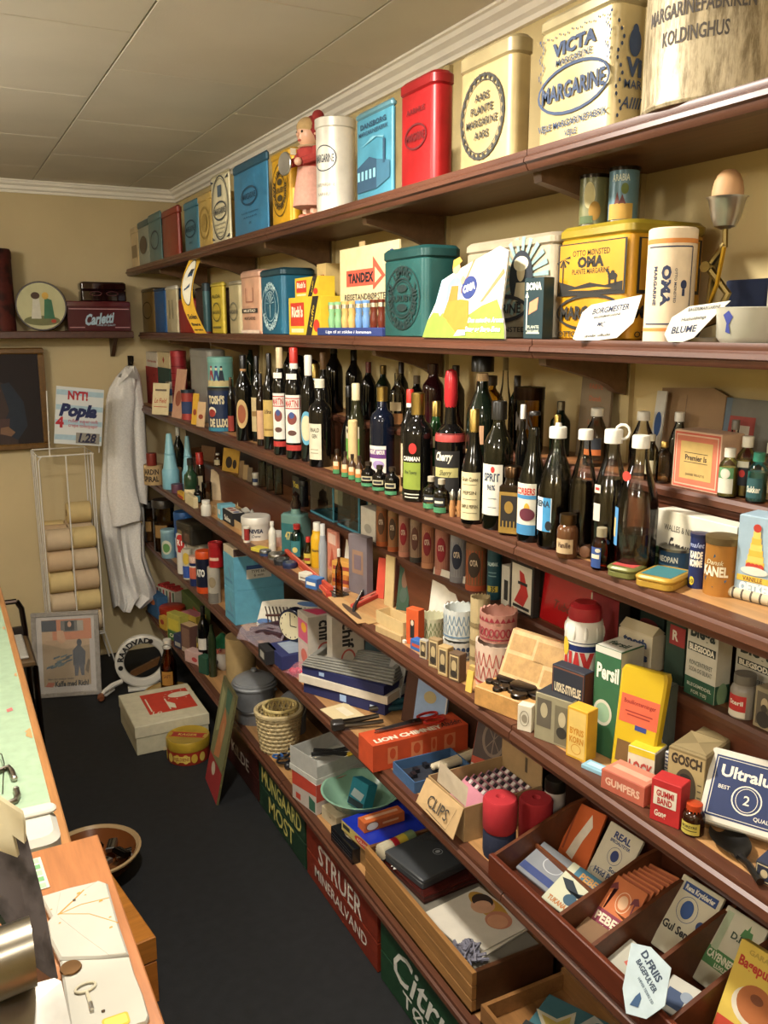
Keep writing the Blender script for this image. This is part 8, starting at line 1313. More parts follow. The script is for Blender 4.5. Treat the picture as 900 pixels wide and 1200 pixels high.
# bread slicer with ring
o = T('bread_slicer', 'white enamelled round bread slicer lettered RAADVAD with crank handle', 'slicer', (.795, 4.2, .0), -8); R = .135; W_ = 'gloss #cbc6ba'; n = 40; vs = []; fs = []; zc = R+.012
prof = [(R, -.012), (R, .012), (R*.93, .018), (R*.72, .014), (R*.68, .008), (R*.68, -.008), (R*.72, -.014), (R*.93, -.018)]
for i in range(n):
    a = 2*math.pi*i/n
    for r_, y in prof: vs.append((r_*math.cos(a), y, zc+r_*math.sin(a)))
for i in range(n):
    j = (i+1) % n
    for k in range(8): l = (k+1) % 8; fs.append((i*8+k, j*8+k, j*8+l, i*8+l))
o.raw('ring', W_, vs, fs); o.box('foot', W_, .16, .06, 0, .014, bev=.003)
vv, ff, tw = glyphs('RAADVAD', .04); o.raw('lettering', '#1c1c1c', [(lambda q, rr: (-rr*math.sin(-q), -.0185, zc+rr*math.cos(q)))(x*.2/tw/(R*.82)-.55, R*.82+y*.026) for x, y in vv], ff)
for k, a in enumerate((.38, -1.75)): o.lathe('rosette#%d' % k, 'plastic #1c1c1c', [(.012, -.0195), (.012, -.017)], 12, axis='y', cx=R*.82*math.sin(a), cz=zc+R*.82*math.cos(a))
o.prism('wooden_rest', 'wood #5a3a1c', [(-.08, .05), (.07, .11), (.085, .15), (-.06, .09)], .01, .03, axis='y')
o.tube('crank', W_, [(-R*.8, -.02, .06), (-R*1.15, -.05, .055), (-R*1.45, -.075, .04), (-R*1.55, -.08, .025), (-R*1.4, -.06, .014), (-R*1.1, -.03, .03)], [.012, .014, .010, .009, .009, .01], 8); o.lathe('crank>knob', 'wood #6a3c22', [(.012, -.09), (.018, -.08), (.016, -.05), (.01, -.045)], 12, axis='y', cx=-R*1.55, cy=-.03, cz=.022); o.end()
o = T('round_tin', 'flat round yellow tin with a red centre lying behind the slicer', 'tin', (.87, 4.02, 0), 0); o.lathe('body', 'tin #a88a48', [(.105, 0), (.11, .004), (.11, .03)], 28); o.lathe('lid', 'tin #b0924c', [(.112, .026), (.112, .042), (.105, .045), (0, .045)], 28); o.h = .045; o.ell('#8c1c24', -.02, 0, .05, .045, face='t'); o.ell('#a8782c', 0, 0, .1, .1, face='t', ring=.006); o.end(); rt = o
o = T('bottle', 'amber soda bottle with white swing stopper on the flat round tin', 'bottle', (.875, 4.0, .0455), -25); h = rise(o.loc, 749); R = 9.5*(o.loc-EYE).dot(FW)/FPX; o.R = R; o.h = h
o.lathe('glass', 'glass #b0601c', [(R*.93, 0), (R, .005), (R, h*.5), (R*.9, h*.6), (R*.55, h*.75), (R*.42, h*.84)], 20); o.lathe('stopper', 'plastic #cfcabd', [(R*.46, h*.83), (R*.52, h*.88), (R*.42, h*.9), (R*.5, h*.93), (R*.48, h), (0, h)], 16); o.rect('#a8742c', 0, h*.3, R*1.4, h*.26); o.text('SAFT', '#5a2c10', 0, h*.34, h*.06, w=R*.9); o.tube('bail', 'metal #8a8a88', [(R*.5, 0, h*.8), (R*.55, -R*.3, h*.88), (0, -R*.55, h*.93), (-R*.55, -R*.3, h*.88), (-R*.5, 0, h*.8)], .0016, 5); o.end()
# coffee poster
A_, B_2 = Vector((.290, 4.315, 0)), Vector((.592, 4.225, 0)); t = B_2-A_; w = t.length; o = T('framed_poster', 'framed coffee poster of a man chopping firewood, leaning on the floor', 'poster', (A_+B_2)/2, math.degrees(math.atan2(t.y, t.x)), tilt=9); h = .42; o.w, o.d, o.h = w, .016, h
fr = .022
for k, (cx, z0, z1, ww) in enumerate(((0, 0, fr, w), (0, h-fr, h, w), (-w/2+fr/2, fr, h-fr, fr), (w/2-fr/2, fr, h-fr, fr))): o.box('frame_rail#%d' % k, 'wood #9a938a', ww, .018, z0, z1, cx=cx, bev=.003)
o.box('mount', 'paper #bdb4ac', w-2*fr, .006, fr, h-fr); o.d = .006; o.rect('#b89a78', 0, h*.52, w*.70, h*.78, part='print'); o.rect('#c07a54', .03, h*.79, w*.58, h*.24, part='print'); o.rect('#3a3c44', -w*.24, h*.84, w*.22, h*.13, part='print'); o.rect('#6a645c', .02, h*.83, w*.26, h*.13, part='print'); o.rect('#2a2826', .02, h*.83, w*.14, h*.11, part='print'); o.ell('#c89878', .02, h*.85, .009, .014, part='print'); o.rect('#a8a090', .07, h*.83, w*.09, h*.12, part='print')
o.poly('#c89c78', [(-.04, h*.78), (-.01, h*.78), (0, h*.66), (-.02, h*.62), (-.04, h*.66)], part='print'); o.poly('#a08868', [(-w*.35, h*.13), (w*.35, h*.13), (w*.35, h*.6), (0, h*.56), (-w*.35, h*.64)], part='print'); o.poly('#4a4a50', [(.03, h*.36), (.085, h*.36), (.09, h*.52), (.06, h*.62), (.03, h*.54)], part='print'); o.ell('#3c3c42', .062, h*.63, .012, .018, part='print'); o.poly('#55545a', [(.036, h*.24), (.05, h*.24), (.058, h*.36), (.066, h*.24), (.08, h*.24), (.082, h*.37), (.035, h*.37)], part='print'); o.poly('#6a5a44', [(.085, h*.3), (.1, h*.26), (.11, h*.42), (.1, h*.43)], part='print')
random.seed(2)
for i in range(16): x = random.uniform(-.1, 0); v = h*random.uniform(.33, .46); o.poly(('#44545c', '#5c6a6c')[i % 2], [(x, v), (x+.03, v+.01), (x+.032, v+.018), (x+.002, v+.009)], part='print')
o.text('Kaffe med Rich!', '#22201e', .02, h*.155, h*.06, w=w*.5, bold=.04); o.text('Men det smager bedst', '#4a443c', -.03, h*.215, h*.025, w=w*.38); o.poly('#a8583a', [(-.105, h*.13), (-.07, h*.12), (-.06, h*.17), (-.09, h*.18)], part='print'); o.box('glass_pane', 'pane #dfe6e6', w-2*fr, .001, fr, h-fr, cy=-.0065); o.end()
# chair
o = T('chair', 'old chair with dark metal tube frame and worn seat behind the counter', 'chair', (.08, 4.02, 0), 0); K = 'metal #3a302a'; za, zb = H-1.18, H-1.32
for q, x in ((1, .18), (-1, -.2)):
    o.tube('back_leg#%d' % q, K, [(x, .0, 0), (x-.005, 0, .45), (x-.012, .0, za-.035), (x-.03, 0, za)], .012, 8)
    o.tube('front_leg#%d' % q, K, [(x, -.36, 0), (x, -.34, .40)], .012, 8); o.tube('side_rail#%d' % q, K, [(x, -.35, .40), (x-.003, 0, .42)], .01, 8)
o.tube('top_rail', K, [(.15, 0, za), (-.17, 0, za)], .012, 8); o.box('back_slat', 'wood #2c241e', .36, .016, zb-.022, zb+.022, cx=-.01); o.box('seat', 'wood #6a5236', .38, .36, .405, .43, cx=-.01, cy=-.17, bev=.005); o.box('seat_pad', 'cloth #b8b4aa', .34, .3, .43, .445, cx=-.01, cy=-.17, bev=.006); o.end()
# bowl and wooden box
o = T('bowl', 'brown ceramic bowl of metal parts on the floor beside the wooden box', 'bowl', (.318, 2.72, 0), 0); o.lathe('bowl', 'gloss #6a3c1c', [(.06, 0), (.075, .004), (.125, .05), (.142, .085), (.150, .09), (.152, .096), (.145, .098), (.136, .09), (.118, .055), (.065, .014), (0, .012)], 36); o.lathe('rim', 'gloss #a88c64', [(.1425, .086), (.1525, .091), (.1535, .097), (.146, .0995), (.1365, .0915)], 36, caps=False); o.end(); bw = o
random.seed(31)
LBm = ['chromed cookie cutter on top of the bowl of metal parts', 'square tin mould lying in the brown bowl', 'black steel clamp lying in the brown bowl', 'grey slotted grater part in the brown bowl', 'small shiny box mould in the brown bowl', 'dark handle piece in the brown bowl']
for k in range(6):
    a = k*1.1; o = T('metal_part', LBm[k], 'metal part', bw.loc+Vector((.04+.06*math.cos(a), .05*math.sin(a), .045+.014*(k % 3))), random.uniform(0, 180), tilt=random.uniform(-20, 20)); m = ('metal #b8b6b0', 'metal #9a9894', 'metal #2a2826', 'metal #77756f', 'metal #c0beb8', 'metal #33302c')[k]
    o.box('piece', m, .06, .03, 0, .018, bev=.003); o.box('slot', 'metal #55524e', .05, .005, .0182, .02); o.box('slot#2', 'metal #55524e', .05, .005, .0182, .02, cy=.009); o.end()
A_, B_2 = Vector((.324, 2.421, 0)), Vector((.381, 2.072, 0)); t = (A_-B_2); w = t.length; ang = math.degrees(math.atan2(-t.y, -t.x)); t.normalize(); nl = Vector((t.y, -t.x, 0)); nl = nl if nl.x < 0 else -nl
o = T('wooden_box', 'orange-brown varnished wooden box with hinged lid on the floor', 'box', (A_+B_2)/2+nl*.09, ang); o.w, o.d, o.h = w, .18, .2; ds = .18
o.box('body', 'wood #b06a26', w, ds, 0, .125, bev=.002); o.box('lid', 'wood #b8742c', w+.002, ds+.002, .128, .2, bev=.003); o.box('seam', 'wood #5a3414', w-.004, ds-.004, .124, .129); o.end()
# ------------------------------------------------------------------ far wall
zs = H-.012; YS = 4.585
o = T('shelf', 'dark wooden shelf across the far wall carrying old boxes', 'shelf', (0, 0, zs), 0)
o.box('board', 'wood #3f2416', 1.6, FAR-YS-.02, -.02, 0, cx=.12, cy=(YS+FAR)/2+.008); o.box('front_moulding', 'wood #4a2818', 1.6, .02, -.036, 0, cx=.12, cy=YS+.009, bev=.004)
for k, x in enumerate((.84,)): o.prism('bracket#%d' % k, 'wood #3f2416', [(FAR-.004, -.02), (FAR-.004, -.13), (FAR-.02, -.13), (YS+.04, -.03), (YS+.04, -.02)], x-.01, x+.01, axis='x')
o.end()
def onwall(px, Y): P = Vector((0, Y, zs)); return P+Vector((1, 0, 0))*along(P, (1, 0, 0), px)
c = onwall(-8, 4.655); o = T('drum_tin', 'tall dark brown-red metal drum on the far wall shelf', 'tin', (c.x, 4.66, zs), 0); h = rise(Vector((c.x, 4.6, zs)), 290); R = 34*4.7/FPX*.5; R = .072; o.loc.x = onwall(23, 4.66).x-R-.012; o.lathe('body', 'old #4a1810', [(R, 0), (R, h*.9)], 28); o.lathe('lid', 'old #451610', [(R*1.03, h*.88), (R*1.03, h*.97), (R*.96, h), (0, h)], 28); o.end()
c = onwall(51, 4.64); o = T('picture_tin', 'round tin standing on edge, lid painted with two children', 'tin', (c.x, 4.64, zs), -10); R = 25.5*4.72/FPX; o.w = o.h = 2*R; dd = .07
o.lathe('body', 'tin #2c1a10', [(R*.98, -.028), (R, -.02), (R, .035)], 36, axis='y', cz=R); o.lathe('lid_picture', 'paper #b8b48c', [(R*.93, -.0285), (R*.93, -.0275)], 36, axis='y', cz=R); o.d = .057
o.ell('#6a6a44', 0, R*.42, R*.7, R*.2, part='print'); o.poly('#c4c0b0', [(-R*.4, R*.5), (-R*.02, R*.5), (-R*.05, R*1.3), (-R*.3, R*1.35)], part='print'); o.poly('#3a6a4c', [(R*.08, R*.5), (R*.5, R*.5), (R*.42, R*1.25), (R*.15, R*1.35)], part='print'); o.ell('#4a3426', -R*.2, R*1.42, R*.17, R*.14, part='print'); o.ell('#c8a04a', R*.18, R*1.42, R*.13, R*.14, part='print'); o.ell('#a83a24', R*.45, R*.4, R*.1, R*.07, part='print'); o.end()
xa, xb = onwall(80.5, 4.615).x, onwall(154, 4.615).x; o = T('sweet_box', 'maroon confectionery box lettered Carletti with pale lines', 'box', ((xa+xb)/2, 4.615+.07, zs), 0); w = xb-xa; h = rise(Vector((xa+w/2, 4.615, zs)), 353); o.w, o.d, o.h = w, .14, h; o.box('body', 'gloss #4a141c', w, .14, 0, h*.86, bev=.002); o.box('lid', 'gloss #54181f', w+.004, .144, h*.8, h, r=.004, bev=.005)
for q in (-1, 1): o.rect('#b8888c', q*w*.36, h*.12, w*.24, h*.03)
o.rect('#b8888c', 0, h*.74, w*.96, h*.03); o.text('Carletti', '#a4bccc', 0, h*.42, h*.34, w=w*.46, shear=.3, bold=.04, rot=6); o.text('HOUSE OF QUALITY', '#a4bccc', .03, h*.2, h*.06, w=w*.3); o.end(); cbx = o
o = T('glove_box', 'small dark red lacquered case on top of the maroon box', 'case', (onwall(124, 4.65).x, 4.685, zs+h+.0006), 0); w2 = 47*4.75/FPX; h2 = rise(o.loc, 331); o.w, o.d, o.h = w2, .1, h2; o.box('body', 'dglass #1c080a', w2, .1, 0, h2*.55, r=.01, bev=.004); o.box('lid', 'dglass #220a0c', w2+.002, .102, h2*.56, h2, r=.011, bev=.008); o.ell('#4a1a1c', -.04, h2*.4, .03, .012, ring=.004); o.ell('#4a1a1c', .04, h2*.4, .03, .012, ring=.004); o.end()
# painting
z1, z0, xr = H-.093, H-.60, .497; w = .62; o = T('painting', 'dark framed portrait of a seated person in waistcoat and blue sleeves', 'painting', (xr-w/2, FAR-.035, z0), 0, tilt=-2); h = z1-z0; o.w, o.d, o.h = w, .03, h
for k, (cx, a, b, ww) in enumerate(((0, 0, .03, w), (0, h-.03, h, w), (-w/2+.015, .03, h-.03, .03), (w/2-.015, .03, h-.03, .03))): o.box('frame_rail#%d' % k, 'wood #6a4a1e', ww, .03, a, b, cx=cx, bev=.006)
o.box('canvas', 'paper #241c1c', w-.06, .008, .03, h-.03); o.d = .008
o.poly('#3a2c28', [(-.17, .03), (.16, .03), (.17, .2), (.12, .33), (.03, .38), (-.08, .38), (-.15, .3)], part='paint'); o.poly('#202834', [(.16, .05), (.21, .12), (.20, .24), (.14, .34), (.1, .33), (.13, .2), (.08, .1)], part='paint'); o.poly('#202834', [(-.2, .05), (-.14, .05), (-.1, .3), (-.16, .3)], part='paint'); o.poly('#5a3c34', [(-.02, .25), (.06, .36), (.1, .3), (.04, .18), (-.04, .18)], part='paint'); o.poly('#4a3430', [(-.06, .08), (.12, .08), (.13, .16), (-.04, .16)], part='paint'); o.poly('#7a5a44', [(.08, .085), (.13, .07), (.15, .09), (.12, .12), (.085, .115)], part='paint'); o.ell('#7a5c48', .02, .42, .04, .055, part='paint'); o.ell('#2c2420', .02, .46, .045, .03, part='paint'); o.ell('#8a7664', .02, .36, .022, .02, part='paint'); o.end()
# ------------------------------------------------------------------ wire rack with rolls
YF = 4.42; o = T('wire_rack', 'white wire rack holding a stack of paper rolls', 'rack', (0, 0, 0), 0); Wr = 'plastic #d4d0c6'; xl_, xr_ = .405, .655; YB2 = 4.70
for k, x in enumerate((xl_, (xl_+xr_)/2, xr_)): o.tube('front_wire#%d' % k, Wr, [(x-.0+.015*(1 if k == 0 else 0), YF, H-.60), (x, YF, H-.62), (x-.004, YF-.012, .25)], .0035, 6)
for k, y in enumerate((YF+.09, YF+.19, YB2)): o.tube('side_wire#%d' % k, Wr, [(xr_+.004, y, H-.60), (xr_, y, .25)], .0035, 6); o.tube('far_side_wire#%d' % k, Wr, [(xl_-.004, y, H-.60), (xl_, y, .25)], .0035, 6)
o.tube('top_loop', Wr, [(xl_, YF, H-.60), (xr_+.004, YF, H-.60), (xr_+.004, YB2, H-.60), (xl_, YB2, H-.60)], .0035, 6, closed=True); o.tube('bottom_loop', Wr, [(xl_, YF-.012, .25), (xr_, YF-.012, .25), (xr_, YB2, .25), (xl_, YB2, .25)], .004, 6, closed=True)
for k in range(5): y = YF+.02+.06*k; o.tube('floor_wire#%d' % k, Wr, [(xl_, y, .25), (xr_, y, .25)], .003, 6)
for k, (x, y) in enumerate(((xl_, YF), (xr_, YF), (xl_, YB2), (xr_, YB2))): o.tube('leg#%d' % k, Wr, [(x, y, .25), (x+(.06 if x > .5 else -.03), y+(0 if y < 4.5 else .02), .004)], .004, 6)
for k, x in enumerate((.47, .70)): o.tube('sign_post#%d' % k, Wr, [(x-.01, YF+.02, H-.60), (x, YF+.03, H-.29)], .003, 6)
o.end()
o = T('rack_sign', 'white and pale blue Popla sign with price 1.28 on the rack', 'sign', (.5925, 4.40, H-.56), 0, tilt=4); A_ = onY(60, 523, 4.4); B_2 = onY(116, 523, 4.4); w = (B_2-A_).x; h = (onY(65, 455, 4.4)-A_).z; o.loc = Vector(((A_.x+B_2.x)/2+.012, 4.40, A_.z)); o.w, o.d, o.h = w, .004, h; o.roll = 7; o.box('panel', 'plastic #c9ccca', w, .004, 0, h, bev=.001)
for i in range(4): o.rect('#9fb8c4', 0, h*(.12+.26*i), w*.98, h*.09, part='print')
o.text('NYT!', '#a8242c', -.01, h*.86, h*.14, w=w*.42, bold=.05); o.text('Popla', '#1c2450', 0, h*.60, h*.2, w=w*.78, shear=.25, bold=.06); o.text('4', '#a8242c', -w*.4, h*.38, h*.17, bold=.05); o.text('ruller super-soft', '#b0505c', .02, h*.42, h*.06, w=w*.62); o.text('crepe toiletpapir', '#b0505c', .02, h*.34, h*.06, w=w*.62); o.rect('#8a8478', w*.2, h*.12, w*.5, h*.19, part='price_plate'); o.text('1.28', '#22203a', w*.2, h*.13, h*.15, w=w*.36, shear=.2, bold=.04); o.rect('#22203a', w*.2, h*.05, w*.36, h*.015, part='price_plate'); o.end()
proto = None; Rr, Lr = .054, .118; nr = 0; C3 = ('#c0a480', '#c8b07a', '#c2ac8c')
prt = []
for c_ in C3:
    t = T('p', None, None); t.lathe('paper', 'paper '+c_, [(.018, -Lr/2), (Rr*.9, -Lr/2), (Rr, -Lr/2+.006), (Rr, Lr/2-.006), (Rr*.9, Lr/2), (.018, Lr/2), (.016, Lr/2-.03)], 18, axis='x'); prt.append(t.pb('paper').mesh('toilet_roll'))
    t = T('p', None, None); t.lathe('core', 'card #6a5030', [(.016, -Lr/2-.0006), (.019, -Lr/2-.0006), (.019, -Lr/2+.02), (.016, -Lr/2+.02)], 10, axis='x'); t.lathe('core', 'card #6a5030', [(.016, Lr/2+.0006), (.019, Lr/2+.0006)], 10, axis='x'); prt.append(t.pb('core').mesh('core'))
colname = {0: 'brownish', 1: 'yellow', 2: 'greyish'}
ordn = ['bottom', 'second', 'third', 'fourth', 'fifth', 'sixth', 'seventh']
for row in range(6):
    for dep in range(3):
        for cx in range(2):
            if row == 5 and not (dep == 1 and cx == 1): continue
            k = (row*2+dep+cx*2) % 3; z = .256+Rr+row*.1085
            r = bpy.data.objects.new('toilet_roll', None); COL.objects.link(r); r.location = (.47+cx*.122, YF+.058+dep*.1085 if row < 5 else YF+.1665, z); r.empty_display_size = .02
            r['label'] = '%s paper roll in the %s row of the rack, %s, %s' % (colname[k], ordn[row], ('at the front', 'in the middle', 'by the wall')[dep], ('painting side', 'coat side')[cx]) if row < 5 else 'single paper roll lying on top of the stack in the rack'; r['category'] = 'paper roll'; r['group'] = 'paper rolls in the wire rack'
            for nm, me in (('paper', prt[2*k]), ('core', prt[2*k+1])): p = bpy.data.objects.new(nm, me); COL.objects.link(p); p.parent = r; pass
# ------------------------------------------------------------------ white coat on a hook
o = T('coat_hook', 'dark iron coat hook screwed to the far wall', 'hook', (.93, FAR, H-.17), 0); o.box('plate', 'metal #2c2824', .025, .006, -.03, .03, cy=-.004); o.tube('prong', 'metal #2c2824', [(0, -.006, .0), (0, -.05, -.01), (0, -.075, .01), (0, -.08, .03)], .005, 8); o.end()
o = T('coat', 'white cotton shop coat hanging on the hook beside the shelves', 'coat', (0, 0, 0), 0); YC = 4.66
rows_ = [(429, 148, 158), (434, 143, 161), (442, 136, 164), (455, 128, 166), (470, 124, 167), (490, 123, 168), (515, 121, 169), (545, 120, 170), (575, 118, 171), (605, 117, 170), (630, 120, 169), (655, 124, 170), (675, 127, 176), (690, 129, 182), (702, 131, 184), (711, 133, 168)]
rr_ = []
for i in range(len(rows_)-1):
    for q in range(4): f = q/4; rr_.append(tuple(rows_[i][k]*(1-f)+rows_[i+1][k]*f for k in range(3)))
rows_ = rr_+[rows_[-1]]; n = 72; vs = []; fs = []; N_ = len(rows_)
for ri, (py, a, b) in enumerate(rows_):
    pa, pb_ = onY(a, py, YC), onY(b, py, YC); cx = (pa.x+pb_.x)/2; hw = (pb_.x-pa.x)/2; z = pa.z; f = ri/(N_-1)
    for i in range(n):
        q = 2*math.pi*i/n; s_ = .35+.65*f; fold = s_*(.30*math.sin(6*q+f*3.2)+.18*math.sin(11*q-f*5+1.3)+.10*math.sin(17*q+f*9))+.10*math.sin(9*f*math.pi+3*q)
        dy = .04+.045*f; x = cx+hw*math.cos(q)*(1+.12*fold*abs(math.sin(q))); y = YC-dy*math.sin(q)*(1+fold*1.1)
        vs.append((x, min(y, FAR-.006), z+(.014*math.sin(5*q+1) if f > .9 else 0)))
for r_ in range(N_-1):
    for i in range(n): j = (i+1) % n; fs.append((r_*n+j, r_*n+i, (r_+1)*n+i, (r_+1)*n+j))
fs.append(tuple(range(n)))
o.raw('body', 'cloth #dedad4', vs, fs)
def sleeve(name, pts, r, fl, seed):
    vs = []; fs = []; m = 20
    for k, (px, py, y) in enumerate(pts):
        c = onY(px, py, y); rr = r[k]
        for i in range(m): q = 2*math.pi*i/m; w_ = 1+.13*math.sin(3*q+k*.9+seed)+.08*math.sin(5*q-k*.7); vs.append((c.x+rr*math.cos(q)*w_, c.y-rr*fl*math.sin(q)*w_, c.z+.01*math.sin(2*q+k)))
    for k in range(len(pts)-1):
        for i in range(m): j = (i+1) % m; fs.append((k*m+j, k*m+i, (k+1)*m+i, (k+1)*m+j))
    o.raw(name, 'cloth #dedad4', vs, fs+[tuple(range(m))])
sleeve('sleeve', [(146, 440, 4.62), (143, 470, 4.59), (142, 500, 4.575), (143, 540, 4.57), (146, 575, 4.57), (150, 600, 4.575), (150, 612, 4.58)], [.03, .055, .06, .068, .075, .08, .078], .55, .4)
sleeve('sleeve#2', [(158, 445, 4.64), (162, 480, 4.60), (164, 520, 4.59), (165, 560, 4.59), (164, 590, 4.6)], [.02, .03, .035, .04, .04], .7, 1.4)
o.raw('collar', 'cloth #e0dcd6', [(onY(a, b, y)) for a, b, y in ((146, 431, 4.625), (157, 430, 4.63), (163, 446, 4.60), (150, 441, 4.58), (138, 452, 4.59))], [(0, 1, 2, 3, 4), (4, 3, 2, 1, 0)])
for k, (px, py) in enumerate(((131, 515), (133, 560))): c = onY(px, py, 4.585); o.lathe('button#%d' % k, 'plastic #8a8478', [(.007, -.003), (.007, .003)], 10, axis='y', cx=c.x, cy=c.y, cz=c.z)
o.end()
# ------------------------------------------------------------------ counter on the near left
zc = H-.87
o = T('counter', 'long shop counter with mint-green worn top and wooden edge', 'counter', (0, 0, 0), 0)
Ya, Yb = -.3, 3.35; Xe = .125
o.box('worktop', 'card #8ba084', Xe+.62, Yb-Ya, zc-.03, zc, cx=(Xe-.62)/2, cy=(Ya+Yb)/2); o.box('edge_strip', 'wood #9c6c40', .018, Yb-Ya, zc-.032, zc+.0015, cx=Xe+.002, cy=(Ya+Yb)/2, bev=.003)
for k in range(5): ya = Ya+(Yb-Ya)/5*k; o.box('front_panel#%d' % k, 'wood #3a2418', .02, (Yb-Ya)/5-.006, .06, zc-.035, cx=Xe-.06, cy=ya+(Yb-Ya)/10)
o.box('plinth', 'wood #221812', .5, Yb-Ya-.05, 0, .06, cx=-.2, cy=(Ya+Yb)/2); o.box('end_panel', 'wood #3a2418', .6, .02, .06, zc-.035, cx=-.25, cy=Yb-.02)
random.seed(14)
for k, (y, r_) in enumerate(((1.93, .012), (2.3, .006), (1.55, .005), (2.7, .007))):
    pts = [(Xe-.008-r_*(1+.25*math.sin(i*2.3))*math.sin(i*math.pi/9), y-r_*2.2*math.cos(i*math.pi/9), zc+.0008) for i in range(10)][::-1]; o.raw('chip#%d' % k, 'wood #b08658', pts, [tuple(range(10))])
c = onZ(12, 832, zc); o.raw('stain', '#b8605c', [(c.x-.007, c.y-.012, zc+.0008), (c.x+.006, c.y-.006, zc+.0008), (c.x+.004, c.y+.012, zc+.0008), (c.x-.008, c.y+.006, zc+.0008)], [(0, 1, 2, 3)]); o.end()
# bent metal handles + wire
for k, (pts, lb) in enumerate((([(-20, 905), (0, 903), (10, 899), (14, 904), (17, 912)], 'bent steel rod with flat tip lying on the mint counter, farther one'), ([(19, 925), (21, 932), (18, 938), (8, 942), (-15, 946)], 'bent steel rod hooked at its end on the mint counter, nearer one'))):
    o = T('steel_rod', lb, 'rod', (0, 0, 0), 0); o.tube('rod', 'metal #8c8478', [onZ(a, b, zc+.0065) for a, b in pts], .0058, 8); e = onZ(*pts[-1 if k == 0 else 0], zc+.0065); o.ball('tip', 'metal #b8b4aa', e, .0062); o.end()
o = T('wire', 'thin dark wire looping up from the mint counter', 'wire', (0, 0, 0), 0); o.tube('wire', 'metal #4a3c30', [tuple(onZ(a, b, zc+.002+dz)) for a, b, dz in ((-6, 880, .01), (2, 884, .012), (5, 895, .01), (4, 910, .004), (3, 930, 0))], .0011, 5); o.end()
# white appliance
o = T('scale_housing', 'white rounded enamel appliance housing on the counter edge', 'appliance', (.0475, 1.43, zc), 0); o.box('body', 'gloss #b4b0a4', .135, .11, 0, .062, r=.025, bev=.010); o.box('top_ridge', 'gloss #b8b4a8', .139, .03, .0615, .070, r=.012, bev=.003, cy=.036); o.box('foot', 'plastic #4a4640', .10, .08, -.0006, .0005); o.loc.z += .0008; o.end()
# wooden board with cracked white slabs
zb = H-.80; o = T('wooden_board', 'worn reddish wooden board on a low stand at the near end', 'board', (0, 0, 0), 0); pts = [(-.02, 1.335), (.166, 1.342), (.172, .70), (-.02, .70)][::-1]
o.prism('board', 'wood #9a6238', [(x, y) for x, y in pts], zb-.022, zb, bev=.002); 
for k, (x, y) in enumerate(((.1, 1.25), (.1, .80), (-.0, 1.25), (0, .8))): o.box('foot#%d' % k, 'wood #5a3a22', .03, .03, zc+.0003, zb-.021, cx=x, cy=y)
o.end()
def px2(p, z): return tuple(onZ(p[0], p[1], z)[:2])
zt3 = zb+.012
def slab(label, pts, cracks, flecks):
    o = T('enamel_plate', label, 'plate', (0, 0, 0), 0); P2 = [px2(p, zt3) for p in pts]; 
    ar = sum(P2[i][0]*P2[(i+1) % len(P2)][1]-P2[(i+1) % len(P2)][0]*P2[i][1] for i in range(len(P2))); P2 = P2 if ar > 0 else P2[::-1]
    o.prism('plate', 'gloss #a8a498', P2, zb+.0005, zt3, bev=.003)
    for k, (cl, wd, c) in enumerate(cracks): o.tube('crack#%d' % k, c, [(*px2(p, zt3), zt3-.0004) for p in cl], wd, 4)
    for k, (p, r_) in enumerate(flecks):
        x, y = px2(p, zt3); o.raw('rust_fleck#%d' % k, '#b07a2c', [(x-r_, y-r_*.7, zt3+.0004), (x+r_, y-r_*.3, zt3+.0004), (x+r_*.8, y+r_, zt3+.0004), (x-r_*.6, y+r_*.6, zt3+.0004)], [(0, 1, 2, 3)])
    o.end()
Gd = 'card #b8873c'; Gy = 'card #9a9484'
slab('white plate with golden cracks, upper one on the wooden board', [(47, 1050), (80, 1040), (118, 1031), (126, 1034), (130, 1050), (140, 1085), (151, 1117), (118, 1121), (70, 1123), (58, 1100), (54, 1080), (60, 1074)], [([(68, 1072), (85, 1056), (98, 1043)], .0016, Gd), ([(68, 1072), (95, 1060), (128, 1052)], .0012, Gd), ([(68, 1071), (105, 1071), (138, 1081)], .0011, Gd), ([(70, 1075), (95, 1095), (128, 1119)], .0007, Gy), ([(66, 1071), (71, 1045)], .0007, Gy), ([(98, 1043), (115, 1032)], .0008, Gy)], [((130, 1087), .0025), ((129, 1075), .002), ((118, 1056), .003), ((60, 1066), .0015), ((92, 1047), .003), ((100, 1049), .0015), ((70, 1082), .0018)])
slab('plain white plate with a keyhole slot, lower one on the wooden board', [(70, 1125), (120, 1123), (152, 1120), (158, 1140), (168, 1165), (175, 1190), (172, 1197), (165, 1199), (120, 1215), (85, 1225), (78, 1180)], [], [])
o = T('coin', 'large copper-brown disc lying on the plain white plate', 'disc', onZ(83, 1135, zt3+.0005), 0); o.lathe('disc', 'metal #8c6a48', [(.0125, 0), (.0135, .001), (.0125, .0025), (0, .0025)], 24); o.end()
o = T('key_opener', 'pale oval-handled metal key set in the plain white plate', 'key', onZ(103, 1160, zt3+.0006), 0); c = [onZ(100+12*math.cos(a)*1.0, 1157+5*math.sin(a)-4*math.cos(a), zt3+.002)-o.loc for a in [i*math.pi/8 for i in range(16)]]
o.tube('handle', 'plastic #b0a890', c, .0018, 6, closed=True); o.tube('shank', 'plastic #b0a890', [onZ(102, 1163, zt3+.002)-o.loc, onZ(107, 1180, zt3+.002)-o.loc], .0022, 6); o.tube('tip', 'metal #c4c0b8', [onZ(106, 1175, zt3+.0035)-o.loc, onZ(108, 1183, zt3+.0035)-o.loc], .0026, 6); o.end()
